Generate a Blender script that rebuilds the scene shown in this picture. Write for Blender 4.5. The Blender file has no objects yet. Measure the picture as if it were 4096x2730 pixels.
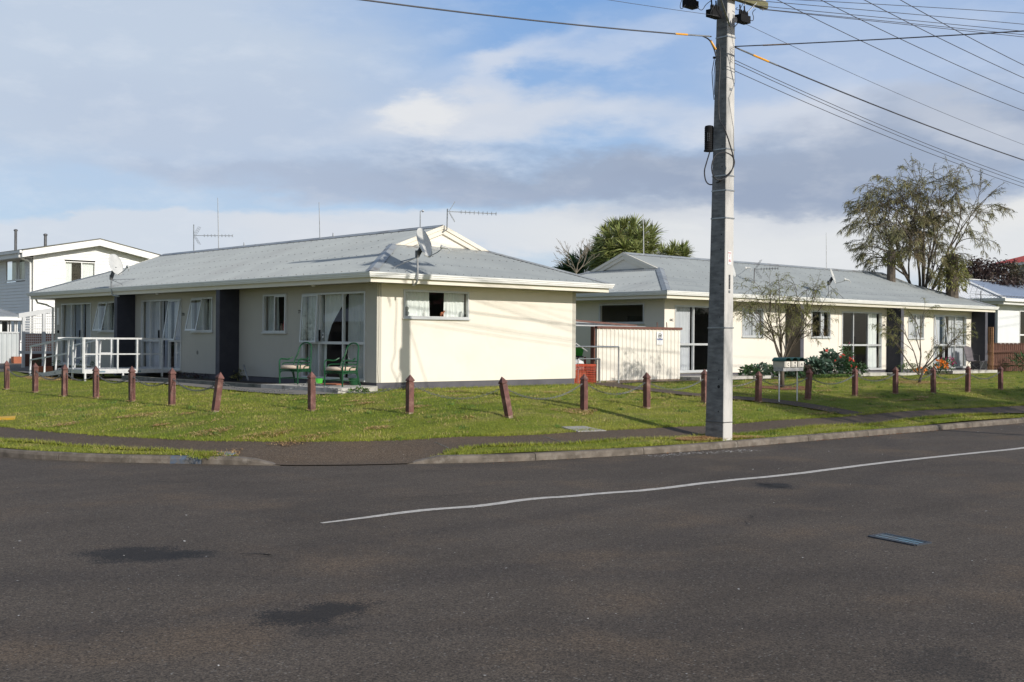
import bpy, bmesh, math, random
import numpy as np
from mathutils import Vector, Matrix
C = bpy.context.scene.collection
SC = bpy.context.scene
PI = math.pi
R_ = math.radians
# ------------------------------------------------------------------ camera, sky, sun, exposure
# world axes: x runs along the gable end of the near house, y along its long side
FL = 4833.0                                   # focal length in photo pixels (photo 4096 x 2730)
_u = np.array([5372.0, 4833.0]); _u /= np.linalg.norm(_u); _v = np.array([-_u[1], _u[0]])
A0 = np.array([-3.36, 30.0]) * .86
def rot2(x, y): q = np.array([x, y]); return float(q @ _u), float(q @ _v)
def c2w(x, y, z):                             # metres right / ahead of the viewpoint -> world
    q = np.array([x, y]) - A0; return Vector((float(q @ _u), float(q @ _v), z))
CAM = c2w(0, 0, 1.8)
def dirw(d): a, b = rot2(d[0], d[1]); return Vector((a, b, d[2]))
_F = np.array([0, 1, -7.3 / FL]); _F /= np.linalg.norm(_F)
_R = np.array([1, 0, .0075]); _R -= _R @ _F * _F; _R /= np.linalg.norm(_R)
_U = np.cross(_R, _F)
cd = bpy.data.cameras.new('camera'); cam = bpy.data.objects.new('camera', cd); C.objects.link(cam)
SC.camera = cam
r_, u_, f_ = dirw(_R), dirw(_U), dirw(_F)
cam.matrix_world = Matrix(((r_.x, u_.x, -f_.x, CAM.x), (r_.y, u_.y, -f_.y, CAM.y), (r_.z, u_.z, -f_.z, CAM.z), (0, 0, 0, 1)))
cd.sensor_width = 36; cd.lens = 36 * FL / 4096; cd.clip_start = .1; cd.clip_end = 6000
SC.view_settings.view_transform = 'Standard'; SC.view_settings.look = 'None'
SC.view_settings.exposure = 0.0; SC.view_settings.gamma = 1.0; SC.view_settings.use_curve_mapping = False
SUN_EL = 26.0; SUN_AZ = 3.8                   # the sun stands over -y, turned a little to +x
sdir = Vector((math.sin(R_(SUN_AZ)) * math.cos(R_(SUN_EL)), -math.cos(R_(SUN_AZ)) * math.cos(R_(SUN_EL)), math.sin(R_(SUN_EL))))
sl = bpy.data.lights.new('sun', 'SUN'); sl.energy = 4.1; sl.angle = R_(.5); sl.color = (1, .945, .86)
so = bpy.data.objects.new('sun', sl); C.objects.link(so); so.location = sdir * 50
so.rotation_euler = sdir.to_track_quat('Z', 'Y').to_euler()

def lin(r, g, b):
    f = lambda c: (c / 255 / 12.92) if c <= 10.3 else ((c / 255 + .055) / 1.055) ** 2.4
    return (f(r), f(g), f(b), 1)
class NT:
    def __init__(s, tree): s.t = tree; s.n = tree.nodes; s.l = tree.links
    def new(s, ty, **k):
        n = s.n.new(ty)
        for a, b in k.items(): setattr(n, a, b)
        return n
    def put(s, sock, v):
        if v is None: return
        if isinstance(v, bpy.types.NodeSocket): s.l.new(v, sock)
        else: sock.default_value = v
    def m(s, op, a, b=None, c=None, clamp=False):
        n = s.new('ShaderNodeMath', operation=op, use_clamp=clamp)
        s.put(n.inputs[0], a); s.put(n.inputs[1], b); s.put(n.inputs[2], c); return n.outputs[0]
    def vm(s, op, a, b=None):
        n = s.new('ShaderNodeVectorMath', operation=op); s.put(n.inputs[0], a); s.put(n.inputs[1], b)
        return n.outputs['Value'] if op in ('DOT_PRODUCT', 'LENGTH', 'DISTANCE') else n.outputs[0]
    def xyz(s, x, y, z=0.0):
        n = s.new('ShaderNodeCombineXYZ'); s.put(n.inputs[0], x); s.put(n.inputs[1], y); s.put(n.inputs[2], z); return n.outputs[0]
    def sep(s, v): n = s.new('ShaderNodeSeparateXYZ'); s.put(n.inputs[0], v); return n.outputs
    def mix(s, f, a, b, mode='MIX'):
        n = s.new('ShaderNodeMix', data_type='RGBA', blend_type=mode)
        s.put(n.inputs[0], f); s.put(n.inputs[6], a); s.put(n.inputs[7], b); return n.outputs[2]
    def noise(s, vec, scale, detail=4, rough=.55, dist=0.0):
        n = s.new('ShaderNodeTexNoise'); s.put(n.inputs['Vector'], vec); n.inputs['Scale'].default_value = scale
        n.inputs['Detail'].default_value = detail; n.inputs['Roughness'].default_value = rough; n.inputs['Distortion'].default_value = dist
        return n.outputs[0]
    def ss(s, v, a, b):
        n = s.new('ShaderNodeMapRange', interpolation_type='SMOOTHSTEP'); s.put(n.inputs[0], v)
        n.inputs[1].default_value = a; n.inputs[2].default_value = b; n.inputs[3].default_value = 0; n.inputs[4].default_value = 1
        return n.outputs[0]
    def lr(s, v, a, b, c=0.0, d=1.0):
        n = s.new('ShaderNodeMapRange'); s.put(n.inputs[0], v)
        n.inputs[1].default_value = a; n.inputs[2].default_value = b; n.inputs[3].default_value = c; n.inputs[4].default_value = d
        return n.outputs[0]

W = bpy.data.worlds.new('World'); SC.world = W; W.use_nodes = True
W.node_tree.nodes.clear(); K = NT(W.node_tree)
tc = K.new('ShaderNodeTexCoord').outputs['Generated']
fw, rw = dirw((0, 1, 0)), dirw((1, 0, 0))
dx = K.vm('DOT_PRODUCT', tc, tuple(rw)); dy = K.vm('DOT_PRODUCT', tc, tuple(fw)); dz = K.sep(tc)[2]
az = K.m('ARCTAN2', dx, dy); el = K.m('ARCSINE', K.m('MINIMUM', K.m('MAXIMUM', dz, -.999), .999))
def skyc(px, py): return math.atan((px - 1176) / 2773), math.atan((787 - py) / 2773)
base = K.xyz(K.m('MULTIPLY', az, 1.0), K.m('MULTIPLY', el, 2.6), 0.3)
n1 = K.noise(base, 5.5, 7, .56); n2 = K.noise(K.vm('ADD', base, (7.3, 2.1, 4.4)), 5.5, 7, .56)
n3 = K.noise(K.vm('ADD', base, (1.3, 9.1, 2.4)), 17, 6, .6)
wz = K.m('ADD', az, K.m('MULTIPLY', K.m('SUBTRACT', n1, .5), .24))
we = K.m('ADD', el, K.m('MULTIPLY', K.m('SUBTRACT', n2, .5), .085))
we = K.m('ADD', we, K.m('MULTIPLY', K.m('SUBTRACT', n3, .5), .022))
def blob(px, py, wx, wy, rot=0, soft=.55, op=1.0):
    a0, e0 = skyc(px, py); c, s_ = math.cos(R_(rot)), math.sin(R_(rot))
    da = K.m('SUBTRACT', wz, a0); de = K.m('SUBTRACT', we, e0)
    p = K.m('ADD', K.m('MULTIPLY', da, c), K.m('MULTIPLY', de, s_)); q = K.m('SUBTRACT', K.m('MULTIPLY', de, c), K.m('MULTIPLY', da, s_))
    p = K.m('DIVIDE', p, wx / 2773); q = K.m('DIVIDE', q, wy / 2773)
    r = K.m('SQRT', K.m('ADD', K.m('MULTIPLY', p, p), K.m('MULTIPLY', q, q)))
    return K.m('MULTIPLY', K.m('SUBTRACT', 1.0, K.ss(r, 1 - soft, 1 + soft)), op)
sky = K.new('ShaderNodeTexSky', sky_type='NISHITA'); sky.sun_disc = False; sky.sun_elevation = R_(SUN_EL); sky.sun_rotation = R_(180 - SUN_AZ)
sky.air_density = 1.0; sky.dust_density = .6; sky.ozone_density = 1.5
nis = K.vm('SCALE', sky.outputs[0]); nis.node.inputs['Scale'].default_value = .12
col = K.mix(.75, nis, K.mix(K.ss(el, 0.02, .30), lin(180, 203, 232), lin(122, 168, 227)))
LAY = [((250, 170, 700, 290), dict(soft=.5, op=.85), (201, 212, 226)),
       ((560, 330, 520, 120), dict(soft=.6, op=.6), (184, 198, 220)),
       ((2100, 210, 520, 150), dict(soft=.7, op=.6), (200, 210, 228)),
       ((1900, 60, 500, 50), dict(soft=.6, op=.35), (190, 206, 230)),
       ((1300, 150, 230, 30), dict(rot=14, soft=.9, op=.55), (216, 223, 235)),
       ((1180, 215, 170, 34), dict(rot=40, soft=.8, op=.6), (216, 222, 233)),
       ((1160, 300, 330, 52), dict(rot=4, soft=.6, op=.85), (216, 221, 230)),
       ((1000, 300, 85, 36), dict(soft=.45, op=.9), (230, 232, 235)),
       ((1820, 290, 260, 50), dict(soft=.6, op=.8), (214, 219, 229)),
       ((420, 572, 560, 58), dict(soft=.16, op=.85), (213, 220, 230)),
       ((1150, 545, 620, 56), dict(soft=.25, op=.85), (217, 222, 230)),
       ((2050, 560, 900, 110), dict(soft=.35, op=1.0), (226, 229, 232)),
       ((2080, 375, 640, 95), dict(rot=7, soft=.45, op=.9), (162, 175, 197)),
       ((1350, 410, 680, 48), dict(rot=1, soft=.55, op=.9), (160, 173, 195)),
       ((1700, 445, 480, 28), dict(soft=.6, op=.75), (155, 169, 193)),
       ((800, 440, 500, 30), dict(soft=.6, op=.55), (176, 188, 209)),
       ((2330, 340, 160, 40), dict(rot=-20, soft=.6, op=.6), (205, 211, 222)),
       ((2300, 500, 260, 45), dict(soft=.5, op=.85), (231, 232, 232)),
       ((1900, 505, 300, 22), dict(soft=.5, op=.6), (226, 229, 233))]
for a, k, c in LAY:
    col = K.mix(blob(*a, **k), col, lin(*c))
# cloud cover over the rest of the dome, outside the photographed part
side = K.ss(K.m('ABSOLUTE', az), .5, .8); up = K.ss(el, .34, .6)
cov = K.ss(n1, .38, .62)
rest = K.mix(K.m('MULTIPLY', cov, .6), nis, lin(166, 174, 190))
col = K.mix(K.m('MAXIMUM', side, up), col, rest)
col = K.mix(K.m('MULTIPLY', K.m('SUBTRACT', K.lr(n3, .3, .7), .5), .22), col, (1, 1, 1, 1))
bg = K.new('ShaderNodeBackground'); K.put(bg.inputs[0], col); bg.inputs[1].default_value = 1.0
K.put(K.new('ShaderNodeOutputWorld').inputs[0], bg.outputs[0])

# ------------------------------------------------------------------ helpers
def ray(px, py):
    d = (px - 2048) * _R + (1365 - py) * _U + FL * _F
    return dirw(d)
def at(px, py, Y):                            # point at real distance Y ahead of the viewpoint
    d = (px - 2048) * _R + (1365 - py) * _U + FL * _F
    return CAM + dirw(d) * (Y / d[1])
def on_x(px, py, x): d = ray(px, py); return CAM + d * ((x - CAM.x) / d.x)
def on_y(px, py, y): d = ray(px, py); return CAM + d * ((y - CAM.y) / d.y)
def on_z(px, py, z): d = ray(px, py); return CAM + d * ((z - CAM.z) / d.z)

def _mk(name):
    m = bpy.data.materials.new(name); m.use_nodes = True; m.node_tree.nodes.clear(); k = NT(m.node_tree)
    b = k.new('ShaderNodeBsdfPrincipled'); o = k.new('ShaderNodeOutputMaterial'); k.l.new(b.outputs[0], o.inputs[0])
    return m, k, b
def mat(name, c1, c2=None, scale=6, rough=.6, metal=0, bump=0, bscale=40, detail=5, spec=.5, stretch=None, c3=None, s3=1.2, wave=None, jitter=0, trans=0):
    m, k, b = _mk(name); pos = k.new('ShaderNodeNewGeometry').outputs['Position']
    v = pos
    if stretch: v = k.vm('MULTIPLY', pos, stretch)
    c1 = tuple(c1) + (1,); c2 = tuple(c2) + (1,) if c2 else tuple(x * .8 for x in c1[:3]) + (1,)
    f = k.ss(k.noise(v, scale, detail), .3, .7)
    col = k.mix(f, c1, c2)
    if c3: col = k.mix(k.ss(k.noise(v, s3, 6, .65), .5, .72), col, tuple(c3) + (1,))
    if jitter:
        rn = k.new('ShaderNodeNewGeometry').outputs['Random Per Island']
        h = k.new('ShaderNodeHueSaturation'); k.put(h.inputs['Color'], col); k.put(h.inputs['Value'], k.lr(rn, 0, 1, 1 - jitter, 1 + jitter))
        k.put(h.inputs['Hue'], k.lr(rn, 0, 1, .5 - jitter * .05, .5 + jitter * .05)); col = h.outputs[0]
    k.put(b.inputs['Base Color'], col); b.inputs['Roughness'].default_value = rough; b.inputs['Metallic'].default_value = metal
    b.inputs['Specular IOR Level'].default_value = spec
    hs = None
    if bump: hs = k.m('MULTIPLY', k.noise(v, bscale, 4), bump)
    if wave:
        ax, period, amt = wave; p = k.sep(pos)[ax]
        fr = k.m('FRACT', k.m('DIVIDE', p, period)); g = k.m('MULTIPLY', k.ss(k.m('ABSOLUTE', k.m('SUBTRACT', fr, .5)), .5 - .06, .5), -amt)
        hs = k.m('ADD', hs, g) if hs else g
    if hs:
        bn = k.new('ShaderNodeBump'); bn.inputs['Strength'].default_value = 1; bn.inputs['Distance'].default_value = .01
        k.put(bn.inputs['Height'], hs); k.put(b.inputs['Normal'], bn.outputs[0])
    if trans:
        t = k.new('ShaderNodeBsdfTranslucent'); k.put(t.inputs[0], col); mx = k.new('ShaderNodeMixShader'); mx.inputs[0].default_value = trans
        k.put(mx.inputs[1], b.outputs[0]); k.put(mx.inputs[2], t.outputs[0])
        o = [n for n in k.n if n.type == 'OUTPUT_MATERIAL'][0]; k.put(o.inputs[0], mx.outputs[0])
    return m
WLOC = {}
def props(o, label=None, cat=None, group=None, kind=None):
    if label: o['label'] = label
    if cat: o['category'] = cat
    if group: o['group'] = group
    if kind: o['kind'] = kind
    return o
def thing(name, loc, label, cat, group=None, rz=0):
    o = bpy.data.objects.new(name, None); o.empty_display_size = .3; C.objects.link(o); o.location = loc; o.rotation_euler = (0, 0, rz)
    WLOC[o.name] = Vector(loc); return props(o, label, cat, group)
class MB:
    def __init__(s): s.v = []; s.f = []; s.mi = []; s.cur = 0
    def add(s, vs, fs):
        n = len(s.v); s.v += [tuple(p) for p in vs]
        for f in fs: s.f.append(tuple(i + n for i in f)); s.mi.append(s.cur)
        return s
    def box(s, a, b):
        x0, y0, z0 = (min(a[i], b[i]) for i in range(3)); x1, y1, z1 = (max(a[i], b[i]) for i in range(3))
        return s.add([(x0, y0, z0), (x1, y0, z0), (x1, y1, z0), (x0, y1, z0), (x0, y0, z1), (x1, y0, z1), (x1, y1, z1), (x0, y1, z1)],
                     [(0, 3, 2, 1), (4, 5, 6, 7), (0, 1, 5, 4), (1, 2, 6, 5), (2, 3, 7, 6), (3, 0, 4, 7)])
    def hexa(s, lo, hi):                       # two quads of four points
        return s.add(list(lo) + list(hi), [(0, 3, 2, 1), (4, 5, 6, 7), (0, 1, 5, 4), (1, 2, 6, 5), (2, 3, 7, 6), (3, 0, 4, 7)])
    def bar(s, p, q, w, h=None, up=(0, 0, 1)):  # rectangular bar between two points
        h = h or w; p = Vector(p); q = Vector(q); d = (q - p).normalized(); a = d.cross(Vector(up))
        if a.length < 1e-4: a = d.cross(Vector((1, 0, 0)))
        a.normalize(); b = a.cross(d); a *= w / 2; b *= h / 2
        return s.hexa([p - a - b, p + a - b, p + a + b, p - a + b], [q - a - b, q + a - b, q + a + b, q - a + b])
    def tube(s, pts, r, n=8, cap=True, closed=False):
        pts = [Vector(p) for p in pts]; m = len(pts); rs = r if isinstance(r, (list, tuple)) else [r] * m
        base = len(s.v); prev = None; faces = []
        for i, p in enumerate(pts):
            if closed: d = pts[(i + 1) % m] - pts[i - 1]
            else: d = pts[min(i + 1, m - 1)] - pts[max(i - 1, 0)]
            if d.length < 1e-7: d = Vector((0, 0, 1))
            d.normalize()
            if prev is None:
                a = d.cross(Vector((0, 0, 1)));
                if a.length < 1e-3: a = d.cross(Vector((1, 0, 0)))
            else: a = prev - d * prev.dot(d)
            a.normalize(); prev = a; b = d.cross(a)
            for j in range(n):
                t = 2 * PI * j / n; s.v.append(tuple(p + a * (rs[i] * math.cos(t)) + b * (rs[i] * math.sin(t))))
        for i in range(m if closed else m - 1):
            k = (i + 1) % m
            for j in range(n): faces.append((base + i * n + j, base + i * n + (j + 1) % n, base + k * n + (j + 1) % n, base + k * n + j))
        if cap and not closed: faces += [tuple(base + j for j in range(n))[::-1], tuple(base + (m - 1) * n + j for j in range(n))]
        s.f += faces; s.mi += [s.cur] * len(faces); return s
    def lathe(s, c, prof, n=16, axis=(0, 0, 1)):
        ax = Vector(axis).normalized(); a = ax.cross(Vector((0, 0, 1)))
        if a.length < 1e-3: a = Vector((1, 0, 0))
        a.normalize(); b = ax.cross(a); c = Vector(c); vs = []; fs = []
        for r, h in prof:
            for j in range(n): t = 2 * PI * j / n; vs.append(c + ax * h + a * r * math.cos(t) + b * r * math.sin(t))
        for i in range(len(prof) - 1):
            for j in range(n): fs.append((i * n + j, i * n + (j + 1) % n, (i + 1) * n + (j + 1) % n, (i + 1) * n + j))
        fs.append(tuple(range(n))[::-1]); fs.append(tuple((len(prof) - 1) * n + j for j in range(n)))
        return s.add(vs, fs)
    def prism(s, poly, z0, z1):                # polygon in xy
        n = len(poly); return s.add([(x, y, z0) for x, y in poly] + [(x, y, z1) for x, y in poly],
                                    [tuple(range(n))[::-1], tuple(range(n, 2 * n))] + [(i, (i + 1) % n, n + (i + 1) % n, n + i) for i in range(n)])
    def build(s, name, m, parent=None, origin=None, smooth=False, recalc=True):
        org = Vector(origin) if origin is not None else (WLOC.get(parent.name, Vector()) if parent is not None else Vector())
        me = bpy.data.meshes.new(name); me.from_pydata([tuple(Vector(p) - org) for p in s.v], [], s.f); me.validate()
        for mm in (m if isinstance(m, (list, tuple)) else [m]): me.materials.append(mm)
        if any(s.mi) and len(me.polygons) == len(s.mi): me.polygons.foreach_set('material_index', s.mi)
        if recalc:
            bm = bmesh.new(); bm.from_mesh(me); bmesh.ops.recalc_face_normals(bm, faces=bm.faces); bm.to_mesh(me); bm.free()
        if smooth: me.polygons.foreach_set('use_smooth', [True] * len(me.polygons))
        o = bpy.data.objects.new(name, me); C.objects.link(o)
        if parent is not None: o.parent = parent; WLOC[o.name] = org
        else: o.location = org; WLOC[o.name] = org
        return o
def fastmesh(name, V, F, m, parent=None, origin=(0, 0, 0), smooth=False):   # numpy tris or quads
    V = np.asarray(V, dtype=np.float32) - np.array(WLOC.get(parent.name, Vector()) if parent is not None else origin, dtype=np.float32)
    F = np.asarray(F, dtype=np.int32); k = F.shape[1]; me = bpy.data.meshes.new(name)
    me.vertices.add(len(V)); me.vertices.foreach_set('co', V.ravel()); me.loops.add(F.size); me.loops.foreach_set('vertex_index', F.ravel())
    me.polygons.add(len(F)); me.polygons.foreach_set('loop_start', np.arange(0, F.size, k, dtype=np.int32))
    me.polygons.foreach_set('loop_total', np.full(len(F), k, dtype=np.int32)); me.update(calc_edges=True); me.materials.append(m)
    if smooth: me.polygons.foreach_set('use_smooth', [True] * len(F))
    o = bpy.data.objects.new(name, me); C.objects.link(o)
    if parent is not None: o.parent = parent; WLOC[o.name] = WLOC.get(parent.name, Vector())
    else: o.location = origin; WLOC[o.name] = Vector(origin)
    return o
def copy_tree(o, parent=None):
    c = o.copy(); C.objects.link(c); c.parent = parent; c.matrix_parent_inverse = o.matrix_parent_inverse.copy()
    for ch in [x for x in C.objects if x.parent == o]: copy_tree(ch, c)
    return c
def text(name, body, size, mtx, m, parent=None, off=None, cat=None, label=None):
    cu = bpy.data.curves.new(name, 'FONT'); cu.body = body; cu.size = size; cu.align_x = 'CENTER'; cu.align_y = 'CENTER'; cu.offset = off or size * .02; cu.extrude = .001
    t = bpy.data.objects.new(name, cu); C.objects.link(t); dg = bpy.context.evaluated_depsgraph_get(); dg.update()
    me = bpy.data.meshes.new_from_object(t.evaluated_get(dg)); bpy.data.objects.remove(t); me.materials.clear(); me.materials.append(m)
    org = WLOC.get(parent.name, Vector()) if parent is not None else Vector()
    me.transform(Matrix.Translation(-org) @ mtx)
    o = bpy.data.objects.new(name, me); C.objects.link(o); o.parent = parent; return o
def basis(o, x, y):                            # matrix from origin, x axis, y axis
    x = Vector(x).normalized(); y = Vector(y).normalized(); z = x.cross(y)
    return Matrix(((x.x, y.x, z.x, o[0]), (x.y, y.y, z.y, o[1]), (x.z, y.z, z.z, o[2]), (0, 0, 0, 1)))

# ------------------------------------------------------------------ terrain: the lawn rises from the kerb to the houses
CP=[]
def addc(l,z=None):
    for p in l: CP.append((p[0],p[1],p[2] if z is None else z))
# kerb top
KL=[(-10.2,60),(-10.2,30),(-10.2,14),(-10.1,6),(-9.6,1),(-8.79,-2.8),(-7.97,-4.3),(-7.26,-5.11),(-6.9,-5.5)]
KM=[(-6.18,-6.34),(-5.4,-6.85),(-4.66,-7.23)]
KR=[(-3.45,-7.86),(-2.19,-8.15),(-.23,-8.44),(1.36,-8.47),(4.73,-8.5),(7.49,-8.55),(11.57,-8.6),(20,-8.6),(35,-8.6),(60,-8.6)]
addc([(a+.12,b+.06) for a,b in KL],.115); addc([(a,b+.1) for a,b in KM],.004); addc([(a,b+.12) for a,b in KR],.115)
addc([(-9.3,60),(-9.3,30),(-9.3,14),(-9.2,6),(-8.9,1),(-8.38,-1.61),(-7.87,-3.18),(-7.36,-4.21),(-6.67,-5.08)],.14)
addc([(-3.79,-7.15),(-1.77,-7.44),(.62,-7.77),(2.34,-7.67),(6.74,-7.81),(12.89,-8.0),(20,-8.0),(35,-8),(60,-8)],.14)
addc([(-8.3,60),(-8.3,30),(-8.3,14),(-8.3,6),(-8.1,1.5),(-7.78,.11),(-7.42,-2.52),(-6.85,-3.62),(-6.06,-4.94),(-5.01,-6.01),(-3.85,-6.38),(-2.35,-6.67),(-1.18,-6.9),(1.39,-7.11),(3.17,-7.03),(6.64,-7.13),(12.9,-7.35),(20,-7.4),(35,-7.4),(60,-7.4)],.245)
addc([(-4.7,60),(-4.7,30),(-4.7,14),(-4.7,8.5),(-4.7,6.6),(-4.8,4.5),(-4.7,3.3),(-4.6,1.7),(-4.6,.1),(-4.7,-2.2),(-3.4,-2.9),(-2.5,-4.5),(-1.7,-6.15+.6),(.6,-5.4),(2.1,-5.3),(4.7,-5.1),(5.8,-5.2),(7.7,-5.2),(10.3,-5.1),(12.3,-5.1),(13.5,-5.1),(15,-5.1),(17.2,-5.1),(25,-5.1),(35,-5.1),(60,-5.1)],.51)
for u in (-2,0,3,6,9,12,16,20,25,30,40,60):
    for v in ((0,2,6,12,20,30,60) if u<9 else (-2,0,2,6,12,20,30,60)): CP.append((u,v,.68))
for u in (-3,): 
    for v in (2,8,14,20,30): CP.append((u,v,.6))
CP=np.array(CP)
def _k(r2): return np.where(r2>0,r2*np.log(np.maximum(r2,1e-12)),0)
def fit(lam=.02):
    P=CP[:,:2]/10;z=CP[:,2];n=len(P)
    r2=((P[:,None]-P[None])**2).sum(2)
    A=np.zeros((n+3,n+3));A[:n,:n]=_k(r2)+lam*np.eye(n);A[:n,n]=1;A[:n,n+1:]=P;A[n,:n]=1;A[n+1:,:n]=P.T
    return np.linalg.solve(A,np.concatenate([z,[0,0,0]]))
TW=fit(.0008)
def Tuv(a,b):
    a=np.atleast_1d(np.asarray(a,float));b=np.atleast_1d(np.asarray(b,float))
    a=np.clip(a,-10.3,60);b=np.clip(b,-8.8,60);n=len(CP);out=np.empty(len(a))
    for i in range(0,len(a),20000):
        q=np.stack([a[i:i+20000],b[i:i+20000]],1)/10
        r2=((q[:,None]-CP[None,:,:2]/10)**2).sum(2)
        out[i:i+20000]=_k(r2)@TW[:n]+TW[n]+q@TW[n+1:]
    return np.clip(out,.006,.75)

def Z(x, y): return float(Tuv(x, y)[0])
def ground(px, py, dz=0.0):                    # the point of the terrain seen in that direction
    d = ray(px, py); h = .4
    for _ in range(50):
        g = CAM + d * ((h + dz - CAM.z) / d.z); h = .5 * h + .5 * Z(g.x, g.y)
    g.z = h + dz; return g
# ------------------------------------------------------------------ materials
def asphalt(name, spots, dark, light, speck=True, sc=1.0):
    m, k, b = _mk(name); pos = k.new('ShaderNodeNewGeometry').outputs['Position']
    big = k.noise(pos, .22, 5, .6); mid = k.noise(k.vm('MULTIPLY', pos, (.5, 1.2, 1)), 1.6, 6, .65); fine = k.noise(pos, 55 * sc, 4, .75); grit = k.noise(pos, 17, 4, .7)
    vc = k.new('ShaderNodeTexVoronoi'); k.put(vc.inputs['Vector'], pos); vc.inputs['Scale'].default_value = 95 * sc; cell = k.sep(vc.outputs['Color'])[0]; chip = k.m('ADD', k.m('MULTIPLY', cell, .62), k.m('MULTIPLY', k.lr(fine, .35, .65), .38))
    f = k.m('ADD', k.m('MULTIPLY', k.ss(big, .3, .7), .42), k.m('MULTIPLY', k.ss(mid, .25, .75), .4))
    col = k.mix(f, tuple(dark) + (1,), tuple(light) + (1,))
    if spots:                                     # tyre polished lanes and turning arcs
        for (cx_, cy_, rad, wd_) in ((-30, -40, 33.5, .5), (-30, -40, 31.8, .45), (-9, 8, 20.5, .45), (-9, 8, 22.2, .4), (60, -200, 187.6, .5), (60, -200, 185.8, .45)):
            dd_ = k.vm('LENGTH', k.vm('SUBTRACT', k.vm('MULTIPLY', pos, (1, 1, 0)), (cx_, cy_, 0))); lane = k.m('SUBTRACT', 1.0, k.ss(k.m('ABSOLUTE', k.m('SUBTRACT', k.m('ADD', dd_, k.m('MULTIPLY', mid, .35)), rad)), 0.0, wd_))
            col = k.mix(k.m('MULTIPLY', lane, .34), col, (dark[0] * .78, dark[1] * .8, dark[2] * .9, 1))
    col = k.mix(k.ss(k.noise(k.vm('ADD', pos, (5, 5, 0)), .7, 5, .6), .48, .75), col, (light[0] * 1.02, light[1] * .93, light[2] * .82, 1))
    col = k.mix(k.lr(chip, .08, .92, 0, 1), k.mix(1.0, col, (.28, .28, .29, 1), 'MULTIPLY'), k.mix(1.0, col, (1.78, 1.73, 1.66, 1), 'MULTIPLY'))
    col = k.mix(k.m('MULTIPLY', k.ss(grit, .5, .68), .45), col, k.mix(1.0, col, (.5, .5, .5, 1), 'MULTIPLY'))
    if speck:
        vo = k.new('ShaderNodeTexVoronoi'); k.put(vo.inputs['Vector'], pos); vo.inputs['Scale'].default_value = 42
        rnd = k.sep(vo.outputs['Color'])[0]
        sp = k.m('MULTIPLY', k.m('LESS_THAN', vo.outputs['Distance'], .3), k.m('GREATER_THAN', rnd, .90))
        col = k.mix(k.m('MULTIPLY', sp, .45), col, (.30, .285, .26, 1))
        vo2 = k.new('ShaderNodeTexVoronoi'); k.put(vo2.inputs['Vector'], pos); vo2.inputs['Scale'].default_value = 9
        sp2 = k.m('MULTIPLY', k.m('LESS_THAN', vo2.outputs['Distance'], .06), k.m('GREATER_THAN', k.sep(vo2.outputs['Color'])[1], .9))
        col = k.mix(sp2, col, (.4, .39, .37, 1))
    for (x, y, ax, bx, rot, op) in spots:
        tn = k.new('ShaderNodeTexNoise'); k.put(tn.inputs['Vector'], pos); tn.inputs['Scale'].default_value = 3.5; tn.inputs['Detail'].default_value = 6
        wv = k.vm('SCALE', k.vm('SUBTRACT', tn.outputs['Color'], (.5, .5, .5))); wv.node.inputs['Scale'].default_value = .55
        d = k.vm('ADD', k.vm('SUBTRACT', pos, (x, y, 0)), wv)
        q = k.sep(d); c, s = math.cos(rot), math.sin(rot)
        p1 = k.m('DIVIDE', k.m('ADD', k.m('MULTIPLY', q[0], c), k.m('MULTIPLY', q[1], s)), ax); p2 = k.m('DIVIDE', k.m('SUBTRACT', k.m('MULTIPLY', q[1], c), k.m('MULTIPLY', q[0], s)), bx)
        r = k.m('SQRT', k.m('ADD', k.m('MULTIPLY', p1, p1), k.m('MULTIPLY', p2, p2))); r = k.m('ADD', r, k.m('MULTIPLY', k.m('SUBTRACT', chip, .5), .75))
        col = k.mix(k.m('MULTIPLY', k.m('SUBTRACT', 1.0, k.ss(r, .7, 1.25)), op), col, (.012, .012, .013, 1))
    k.put(b.inputs['Base Color'], col); b.inputs['Roughness'].default_value = .85; b.inputs['Specular IOR Level'].default_value = .3
    bn = k.new('ShaderNodeBump'); bn.inputs['Strength'].default_value = .8; bn.inputs['Distance'].default_value = .003
    k.put(bn.inputs['Height'], k.noise(pos, 95 * sc, 3, .7)); k.put(b.inputs['Normal'], bn.outputs[0]); return m
def gspot(x0, y0, x1, y1, op):                 # a stain between two points of the road seen at these places
    a = on_z(x0, (y0 + y1) / 2, 0); b = on_z(x1, (y0 + y1) / 2, 0); n = on_z((x0 + x1) / 2, y0, 0); f = on_z((x0 + x1) / 2, y1, 0); c = (a + b) / 2
    return (c.x, c.y, (b - a).length / 2, (n - f).length / 2 * .9, math.atan2(b.y - a.y, b.x - a.x), op)
M = {}
M['road'] = asphalt('road_asphalt', [gspot(320, 2185, 800, 2252, .8), gspot(640, 2205, 900, 2235, .5), (lambda a, b_: ((a.x + b_.x) / 2, (a.y + b_.y) / 2, (b_ - a).length / 2, .24, math.atan2(b_.y - a.y, b_.x - a.x), .8))(on_z(1060, 2500, 0), on_z(1480, 2405, 0)), gspot(1180, 2470, 1420, 2560, .4), gspot(3020, 1930, 3180, 1957, .8), gspot(3560, 2590, 4000, 2730, .35), gspot(1050, 2040, 1560, 2100, .22)], (.060, .0485, .0385), (.110, .091, .074))
M['path'] = asphalt('footpath_asphalt', [], (.084, .063, .046), (.116, .091, .068), sc=1.4)
M['drive'] = asphalt('driveway_asphalt', [], (.11, .1, .088), (.16, .145, .125), speck=False)
M['concpath'] = mat('path_concrete', (.17, .155, .14), (.24, .22, .195), 5, .85, bump=.3, c3=(.1, .095, .08), s3=2.5)
M['kerb'] = mat('kerb_concrete', (.19, .16, .13), (.10, .083, .066), 5, .9, bump=.8, bscale=50, c3=(.22, .195, .165), s3=7)
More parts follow.
